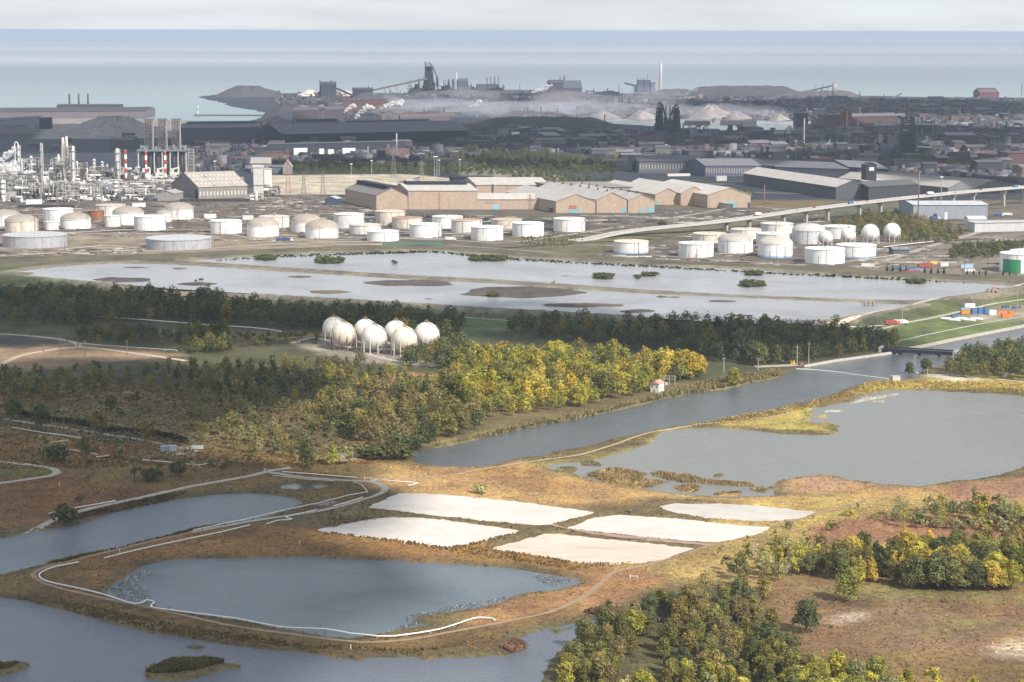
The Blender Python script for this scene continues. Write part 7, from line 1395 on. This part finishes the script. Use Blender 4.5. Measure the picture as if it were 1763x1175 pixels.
for l, px, r, z in [
 ('long white pipe along the dyke above the round pond',[(430,907),(380,919),(300,936),(235,950),(180,964)],.55,.8),
 ('white pipe curving round the tip of the dyke and along its near side',[(135,971),(95,979),(72,988),(68,996),(84,1005),(130,1015),(180,1027),(232,1043),(252,1041),(266,1043),(259,1048),(290,1053),(340,1060),(400,1067),(440,1075),(500,1085),(560,1092),(650,1099),(700,1096),(760,1086),(800,1073),(822,1067),(845,1068),(852,1071)],.6,.8),
 ('upper white pipe on posts between side pond and basins',[(333,917),(380,907),(450,892),(520,876),(580,862),(633,851)],.42,1.2),('bent white pipe end at the small pool',[(633,850),(627,842),(618,835),(608,833)],.35,.8),
 ('lower white pipe with kinks beside the upper pipe',[(459,905),(478,899),(495,898),(503,896),(492,893),(545,881)],.5,.8),('short white pipe below the road bend',[(574,874),(600,867),(625,859)],.5,.8),('white pipe along the path above the small pool',[(486,815),(540,819),(615,825)],.5,.8),('white pipe with bent end on the straw field',[(658,829),(690,832),(720,834),(703,839)],.5,.8),('thin white pipe under the path',[(470,820),(520,826),(577,830)],.28,.5),
 ('white pipe piece on the brown meadow, left',[(22,738),(60,745),(105,751)],.45,.7),('white pipe piece on the brown meadow, middle',[(85,748),(125,754),(142,757)],.45,.7),('kinked white pipe below the wispy trees',[(65,768),(85,764),(118,760)],.4,.7),('white pipe piece below the kinked pipe',[(108,774),(142,780),(168,785)],.45,.7),('white pipe piece near the bright path patch',[(165,789),(188,787)],.5,.7),('white pipe leading right to the path junction',[(245,794),(290,798),(340,803),(358,800),(370,801)],.45,.7),('white pipe along the gravel road, long piece',[(124,878),(160,872),(199,865)],.5,.8),('white pipe along the gravel road, short piece',[(84,887),(106,881)],.45,.8),
 ('long white pipe along the foot of the dark belt',[(158,547),(250,554),(340,561),(440,568),(490,575)],.75,1.4),('white rail fence line along the sandy yard',[(126,593),(200,599),(305,606)],.35,1.2),('yellow pipe run leading to the gas spheres',[(478,589),(520,585),(560,582)],.35,2.2),('white pipe by the depot spheres',[(1520,428),(1570,422),(1610,418)],.7,1.5)]:
    pipeline(l, px, r, z, (.62, .48, .16) if 'yellow' in l else (.80, .79, .77), 7 if 'dark belt' not in l else 14)
for i, (px, l) in enumerate([([(30,404),(110,403),(200,398),(300,394)],'low pipe run before the domed tanks'),([(420,405),(600,410),(760,413)],'low pipe run before the front tank row'),([(1120,441),(1200,447),(1380,459)],'low pipe run beside the lagoon tanks'),([(440,395),(560,404),(640,398),(760,404),(880,402)],'low pipe run between tank rows'),([(1380,450),(1460,452),(1550,440)],'low pipe run behind the clean front tank'),([(100,432),(180,424),(250,430)],'low pipe run between the grey tanks')]): pipeline(l, px, .6, 1.0, (.55, .53, .50), 12, curve=False)
# floating boom, quay, bridge
A = [(1358,635),(1400,637),(1440,641),(1490,648),(1530,653)]; q = [P(x, y, -.8) for x, y in A]; b = MB(); b.path([(p_.x, p_.y, -.65) for p_ in q], .35, 6); o = b.build('floating_boom', M['paint'], None, (.7, .7, .68)); tag(o, 'pale floating boom strung across the canal', 'boom')
def wallrun(label, px, w, z0, z1, colr, name, cat):
    q = [P(x, y) for x, y in px]; b = MB(); o = q[0]
    for a, c_ in zip(q[:-1], q[1:]):
        u = (c_ - a).normalized(); n_ = Vector((-u.y, u.x, 0)) * w / 2; a_, e_ = a - o, c_ - o
        b.add([a_ - n_ + ZV * z0, e_ - n_ + ZV * z0, e_ + n_ + ZV * z0, a_ + n_ + ZV * z0, a_ - n_ + ZV * z1, e_ - n_ + ZV * z1, e_ + n_ + ZV * z1, a_ + n_ + ZV * z1], [(3, 2, 1, 0), (4, 5, 6, 7), (0, 1, 5, 4), (1, 2, 6, 5), (2, 3, 7, 6), (3, 0, 4, 7)])
    t = b.build(name, M['concrete'], None, colr); t.location = (o.x, o.y, 0); return tag(t, label, cat)
wallrun('pale concrete quay wall along the upper canal', [(1550,605),(1640,586),(1763,562),(1850,547)], 1.6, -3, 1.3, (.50, .46, .41), 'quay_wall', 'wall'); wallrun('pale quay edge on the canal before the bridge', [(1384,631),(1440,621),(1500,613),(1540,607)], 1.2, -3, .8, (.52, .50, .46), 'quay_wall', 'wall')
A, B = P(1518, 607), P(1640, 614); L = (B - A).length; t = empty('canal_bridge', A, math.atan2(B.y - A.y, B.x - A.x)); tag(t, 'dark steel girder bridge over the canal', 'bridge')
MB().box(0, 0, 1.9, L, 9, 2.3).build('deck', M['concrete'], t, (.14, .14, .15)); MB().box(0, -.4, .6, L, -.05, 3.3).build('girder', M['steel'], t, (.035, .04, .055)); MB().box(0, 9.05, .6, L, 9.4, 3.3).build('girder', M['steel'], t, (.035, .04, .055))
for k in (.22, .5, .78): MB().box(L * k - .8, 0, -3, L * k + .8, 9, 1.88).build('pier', M['concrete'], t, (.3, .29, .28))
for k in (-2.4, L + .1): MB().box(k, -1, -2, k + 2.3, 10, 3.6).build('abutment', M['concrete'], t, (.42, .38, .34))
# huts
g = G(1127, 676); m = mpp(g); t = empty('canal_hut', (g.x, g.y, g.z), -.5); tag(t, 'small white two storey hut with pink tiled roof on the canal bank', 'hut'); w, h = 16 * m, 15 * m
MB().box(-w * .5, 0, -.3, w * .5, 8, h).build('wall', M['wall'], t, (.80, .77, .72)); MB().prism([(-w * .5 - .4, h + .02), (w * .5 + .4, h + .02), (0, h + 2.0)], -.5, 8.5).build('roof', M['roof'], t, (.52, .32, .24))
MB().box(-.6, -.12, 0, .5, -.01, 2.1).build('door', M['paint'], t, (.35, .33, .3)); MB().box(1.2, -.12, 3.2, 2.1, -.01, 4.2).build('window', M['steel'], t, (.06, .06, .07)); MB().box(-2.2, -.12, 3.2, -1.3, -.01, 4.2).build('window', M['steel'], t, (.06, .06, .07))
g = G(1153, 664); m = mpp(g); t = empty('switch_frame', g); tag(t, 'open steel switch frame right of the white hut', 'frame'); b = MB(); w, h = 19 * m, 15 * m
for x_ in (-.5, 0, .5):
    for y_ in (0, 5): b.bar((x_ * w, y_, -.2), (x_ * w, y_, h), .22)
for y_ in (0, 5):
    for z in (h, h * .65): b.bar((-.5 * w, y_, z), (.5 * w, y_, z), .2)
b.build('frame', M['steel'], t, (.6, .6, .58)); MB().box(-3, 1, 0, -1, 3, 1.8).build('transformer', M['paint'], t, (.5, .55, .58))
for x, y, w, h, c_, l in [(1537,657,14,8,(.58,.50,.44),'tan concrete pump house at the boom end'),(1362,628,7,6,(.75,.5,.05),'yellow sign box on the canal landing'),(1378,630,6,4,(.3,.14,.1),'rusty equipment box on the canal landing'),(1578,646,5,4,(.75,.75,.74),'white box near the bridge approach'),(1590,642,4,3,(.6,.58,.55),'grey box near the bridge approach'),(1730,650,4,6,(.75,.75,.74),'white marker box on the bridge approach')]: crate(x, y, w, h, c_, l, 4, 'pump_house' if 'house' in l else 'cabinet', 'hut' if 'house' in l else 'cabinet')
# lagoon outlet works
for x, y, l, n in [(1488,527,'concrete outlet with posts on the lagoon divider',3),(1700,503,'concrete pier at the right end of the upper lagoon',2)]:
    g = P(x, y, 5); m = mpp(g); t = empty('outlet_works', (g.x, g.y, 4)); tag(t, l, 'outlet'); MB().box(0, 0, 2.0, 20 * m, 6, 2.8).build('deck', M['concrete'], t, (.38, .35, .31))
    for k in range(n): MB().box(k * 7 * m + .5, -.5, -1, k * 7 * m + 2.2, 2, 4.4).build('post', M['concrete'], t, (.36, .33, .29))
    MB().box(9 * m, 2, 2.85, 16 * m, 5, 5).build('gate_house', M['paint'], t, (.5, .22, .12))
g = P(955, 487, 6); t = empty('pump_post', (g.x, g.y, 5.8)); tag(t, 'small pump post on the lagoon divider', 'post'); MB().tube((0, 0, -.5), (0, 0, 3.2), .4, n=8).build('post', M['rustbit'], t, (.35, .2, .12)); MB().box(-3, -1, 0, -.6, 1, 1.0).build('pump', M['rustbit'], t, (.16, .12, .1))
B_('long dark green roofed shed above the lagoon', (658, 430), (760, 428), 5, 14, 5, 'par', 3, (.05,.08,.09), (.03,.16,.14), name='green_shed')
B_('concrete ramp block left of the green shed', (640, 431), (657, 430), 8, 12, 5, 'flat', 0, (.42,.35,.28), (.4,.34,.28), name='ramp_block')
# ------------------------------------------------------------------ poles
def pole(x, yb, hpx, label, grp, colr=(.16, .13, .11), lamp=False, arm=True):
    g = G(x, yb, 3) if yb > 440 else P(x, yb); m = mpp(g); h = hpx * m; t = empty('lamp_mast' if lamp else 'utility_pole', g); tag(t, label, 'pole', grp)
    MB().tube((0, 0, -.5), (0, 0, h), .36 if not lamp else .45, .24, n=6).build('post', M['rustbit'], t, colr)
    if lamp: MB().box(-2, -1, h + .02, 2, 1, h + 1.2).build('lamp_head', M['paint'], t, (.75, .74, .72))
    elif arm: MB().box(-1.3, -.1, h * .9, 1.3, .1, h * .9 + .25).build('cross_arm', M['rustbit'], t, colr)
for x, yb, hp in [(18,448,40),(112,443,26),(60,402,28),(135,392,30),(150,399,34),(237,435,22),(322,398,26),(380,408,28),(388,404,26),(468,404,22),(545,398,26),(575,411,20),(616,398,24),(663,408,20),(738,405,22),(756,409,26),(800,398,22),(835,408,20),(909,408,20),(967,405,24),(1002,402,20),(1075,395,32),(1123,400,24),(1165,392,30),(1040,438,22),(1100,438,20),(1200,445,16),(1245,442,20),(1282,438,18),(1325,450,16),(1352,445,20),(1409,456,14),(1547,440,26),(1594,445,30),(1638,440,28),(1660,470,34),(1700,468,30),(1750,476,36)]: pole(x, yb, hp, 'thin dark pole ' + ('at the far left' if x < 160 else 'among the domed tanks' if x < 480 else 'among the middle tank rows' if x < 900 else 'near the viaduct foot' if x < 1170 else 'in the right tank farm' if x < 1420 else 'in the depot yard') + (' by the lagoon' if yb > 430 else ' between the tanks'), 'poles in the tank farm')
for x, yb, hp in [(104,612,32),(147,614,28),(116,590,22),(53,590,24),(75,606,14),(134,600,16),(110,740,34),(345,600,18),(348,598,16),(219,612,26)]: pole(x, yb, hp, 'wooden pole in the sandy yards at the left', 'wooden poles at the left')
for x, yb, hp, l in [(1372,629,34,'left of two poles on the canal landing'),(1392,627,38,'right of two poles on the canal landing'),(1246,641,26,'pole with insulators on the canal bank'),(1305,640,24,'pole beside the dark wood on the canal bank'),(1575,632,20,'slim pole at the bridge end'),(1596,655,20,'white topped pole beside the approach'),(1184,652,26,'pole right of the switch frame'),(1553,560,34,'tall slim pole on the levee lane'),(1751,533,40,'tall slim pole at the right levee edge'),(832,549,12,'short post on the levee by the foot path'),(1296,960,26,'bare pole among sage trees')]: pole(x, yb, hp, l, None, (.4, .38, .35))
for x, yb, hp, l in [(605,322,38,'lamp mast in the sandy lot'),(371,342,62,'tall lamp mast before the coal shed'),(640,308,30,'lamp mast behind the sandy lot'),(1147,262,12,'small lamp mast in the rail yard'),(1284,262,12,'lamp mast by the wagon line'),(1619,378,70,'very tall thin lamp mast before the warehouse'),(1370,258,14,'lamp mast by the pale stack'),(748,305,34,'left of three white masts in the scrub'),(752,305,34,'middle of three white masts in the scrub'),(756,303,26,'right of three white masts in the scrub'),(792,300,24,'thin white mast right of the three')]: pole(x, yb, hp, l, None, (.5, .5, .5), True)
for x, yt, yb, l, c_ in [(496,258,332,'red and white banded pylon beside the shed row',(.5,.2,.14)),(523,300,338,'brown pylon at the left of the substation',(.3,.22,.18)),(556,296,336,'brown pylon at the right of the substation',(.3,.22,.18)),(678,252,306,'tall pylon in the scrub below the mill',(.34,.25,.22)),(726,278,308,'tan pylon behind the sandy lot',(.45,.36,.25)),(912,336,376,'rusty pylon before the tan gables',(.25,.15,.12)),(1616,195,245,'grey pylon in the right works',(.3,.3,.33)),(1458,200,250,'grey pylon behind the ship channel',(.3,.28,.3)),(1595,236,262,'slim pylon right of the ship channel',(.3,.3,.33)),(1515,232,262,'slim pylon left of the dark structure',(.3,.3,.33))]: pylon(x, yt, yb, l, c_, None)
g = P(530, 352); t = empty('substation', g); tag(t, 'grey steel substation frames beside the blue shed', 'substation')
for k in range(6): b = MB(); lattice(b, (-24 + k * 9.5, (k % 2) * 12), 2.2, 0, 13, 4, 1.4, .22); b.bar((-24 + k * 9.5, (k % 2) * 12, 12), (-14 + k * 9.5, (k % 2) * 12, 12), .5); b.build('frame', M['steel'], t, (.32, .31, .33))
b = MB(); lattice(b, (0, 0), 26, 0, 74, 8, 20, 2.2); o = P(1561, 272); t = empty('coal_bridge', (o.x, o.y, 0)); tag(t, 'dark heavy bridge tower standing by the ship channel', 'crane'); b.build('tower_frame', M['steel'], t, (.05, .055, .07)); MB().box(-60, 4, 60, 75, 8, 63).build('boom', M['steel'], t, (.4, .42, .42)); MB().box(-14, -8, 10, 14, 14, 44).build('machine_house', M['wall'], t, (.045, .05, .065))
g = P(1425, 251); t = empty('tug_boat', (g.x, g.y, -.8), 0.1); tag(t, 'dark blue tug boat in the ship channel', 'boat'); MB().prism([(-12, 2.4), (-10.5, -.2), (10, -.2), (14, 3.4)], -4, 4).build('hull', M['paint'], t, (.04, .06, .12)); MB().box(-5, -2.6, 2.5, 4, 2.6, 5.5).build('deckhouse', M['paint'], t, (.3, .4, .5)); MB().box(0, -1.8, 5.52, 3.5, 1.8, 8).build('wheelhouse', M['paint'], t, (.7, .7, .7))
# hedge beside the lane, small conifers by the depot
hp = [(33,714),(60,722),(150,735),(200,745),(270,752),(318,763)]; hl = smooth_line([(G(x, y, 2).x, G(x, y, 2).y) for x, y in hp], 3.0); rs2 = np.random.RandomState(3); q = []
for a, b_ in hl: q.append(leaf_cloud(rs2, [((0, 0, 1.6), (2.2, 1.6, 1.9))], 70, .3, .6) + np.array([a, b_, 0]))
q = np.concatenate(q); o = mesh_obj('hedge', pymesh('hedge', q, np.arange(len(q)).reshape(-1, 4).tolist()), M['leaf'], None, (.03, .036, .026)); tag(o, 'dark clipped hedge running beside the lane at the left', 'hedge')
cb = MB(); rs3 = random.Random(5)
for k in range(7): z = k * .8 + .3; r = 1.7 * (1 - k / 7.5); cb.lathe([(r, z), (r * .55, z + .55), (r * .2, z + 1.1)], 9, smooth=False)
cme = cb.mesh('crown'); cme.materials.append(M['leaf']); tme = MB().tube((0, 0, -.3), (0, 0, 5.4), .16, .05, n=6).mesh('trunk'); tme.materials.append(M['bark'])
for i, (x, y) in enumerate([(1527,467),(1537,467),(1550,468),(1560,469),(1592,470),(1603,471),(1615,472),(1625,472),(1665,475),(1676,476),(1686,477),(1697,476),(1727,477),(1738,478)]):
    g = G(x, y, 2); e = empty('conifer', g, i); tag(e, ORD[i] + ' small dark conifer from the left along the lagoon bank road', 'tree', 'conifer row by the depot'); e.scale = (1.1, 1.1, 1.0 + .06 * (i % 4)); mesh_obj('crown', cme, None, e, (.025, .04, .025)); mesh_obj('trunk', tme, None, e, (.1, .08, .06))
# small marker posts and gate on the dykes
for x, y, l in [(1085,996,'white gate on the track below the basins'),(516,938,'white marker post above the round pond'),(697,936,'pale marker post beside the lower left basin'),(455,812,'white gate at the path junction'),(628,826,'white gate at the small pool'),(206,952,'pale marker post on the dyke'),(604,1118,'white marker post on the near dyke'),(102,836,'pale marker post on the rust coloured sward')]:
    g = G(x, y, 2); t = empty('gate' if 'gate' in l else 'marker_post', g); tag(t, l, 'gate' if 'gate' in l else 'post'); MB().box(-.15, -.15, -.3, .15, .15, 1.8).build('post', M['paint'], t, (.78, .77, .74))
    if 'gate' in l: MB().box(.16, -.06, .9, 3.0, .06, 1.1).build('rail', M['paint'], t, (.78, .77, .74)); MB().box(3.0, -.12, -.3, 3.2, .12, 1.3).build('post', M['paint'], t, (.78, .77, .74))
# uncountable yard clutter: pipe stubs, skids, scrap, kerbs and sleepers
def clutter(name, px, n, size, tall, pal, seed, wide=(.5, 2.0)):
    rs4 = np.random.RandomState(seed); X, Y = [], []
    for pp, k in px: a, b_ = scatter(poly(pp), k, seed + len(X)); X.append(a); Y.append(b_)
    x, y = np.concatenate(X), np.concatenate(Y); n = len(x); z = land_height(x, y); ok = z > -.4; x, y, z = x[ok], y[ok], z[ok]; n = len(x)
    a = np.where(rs4.uniform(size=n) < .75, rs4.normal(scale=.12, size=n), rs4.uniform(0, 3.14, n)); L = rs4.uniform(*size, n) * np.where(rs4.uniform(size=n) < .2, 3.5, 1); W_ = rs4.uniform(*wide, n); T = rs4.uniform(*tall, n) * np.where(rs4.uniform(size=n) < .04, 2.2, 1)
    ca, sa = np.cos(a), np.sin(a); v = []
    for zz in (-.2, 1.0):
        for sx, sy in ((-1, -1), (1, -1), (1, 1), (-1, 1)): v.append(np.stack([x + sx * L / 2 * ca - sy * W_ / 2 * sa, y + sx * L / 2 * sa + sy * W_ / 2 * ca, z + (T if zz > 0 else -.2)], 1))
    v = np.stack(v, 1).reshape(-1, 3); base = (np.arange(n) * 8)[:, None, None]; f = (base + np.array([(4, 5, 6, 7), (0, 1, 5, 4), (1, 2, 6, 5), (2, 3, 7, 6), (3, 0, 4, 7)])[None]).reshape(-1, 4)
    me = bpy.data.meshes.new(name); me.vertices.add(len(v)); me.vertices.foreach_set('co', v.astype(np.float32).ravel()); nf = len(f); me.loops.add(nf * 4); me.loops.foreach_set('vertex_index', f.astype(np.int32).ravel()); me.polygons.add(nf)
    me.polygons.foreach_set('loop_start', (np.arange(nf) * 4).astype(np.int32)); me.polygons.foreach_set('loop_total', np.full(nf, 4, np.int32)); me.update()
    pc = np.array(pal)[rs4.randint(0, len(pal), n)] * rs4.uniform(.7, 1.3, (n, 1)); set_col(me, np.repeat(pc, 8, 0)); return tag(mesh_obj(name, me, M['clutter']), kind='stuff')
cmx, nt, out = new_mat('yard_clutter_paint'); at = N(nt, 'Attribute', attribute_name='tint').outputs['Color']; principled(nt, out, mixc(nt, 1, at, noise_val(nt, .6, 3, geo_pos(nt), .6, .3, .7, .75, 1.2), 'MULTIPLY'), .7); M['clutter'] = cmx
clutter('yard_clutter', [([(-40,352),(430,350),(640,372),(1040,396),(1000,404),(860,412),(600,412),(420,416),(-40,402)], 1100), ([(-40,432),(250,426),(250,440),(-40,448)], 160), ([(1010,440),(1180,405),(1310,395),(1420,378),(1560,425),(1500,460),(1300,460)], 450), ([(1460,460),(1560,430),(1763,400),(1763,476)], 220), ([(1020,368),(1320,360),(1420,370),(1160,392),(1010,398)], 300), ([(430,340),(640,345),(640,368),(440,362)], 420), ([(640,366),(1000,376),(1040,388),(640,376)], 300)], 0, (3, 14), (.3, .8), [(.06, .055, .055), (.10, .085, .07), (.14, .11, .09), (.42, .40, .37), (.28, .25, .22), (.05, .05, .06), (.15, .10, .08)], 31, (.3, .9))
clutter('refinery_clutter', [([(-40,300),(330,296),(345,325),(270,345),(-40,350)], 2600)], 0, (1.5, 8), (1, 6), [(.6, .58, .55), (.42, .41, .39), (.10, .10, .11), (.22, .21, .2), (.06, .06, .07), (.05, .05, .06)], 32)
clutter('works_clutter', [([(640,166),(1763,172),(1763,206),(1300,206),(900,202),(560,198)], 2600), ([(1400,206),(1763,206),(1763,320),(1500,290),(1400,262)], 2400), ([(980,226),(1400,232),(1400,275),(980,262)], 1500), ([(300,248),(980,250),(980,262),(300,300)], 900), ([(760,220),(930,222),(930,246),(760,246)], 500), ([(450,160),(760,165),(760,205),(520,205)], 500)], 0, (4, 20), (2, 9), [(.028, .031, .046), (.04, .042, .06), (.07, .068, .085), (.10, .06, .06), (.06, .064, .085), (.05, .052, .075), (.16, .15, .16), (.032, .035, .052)], 33)
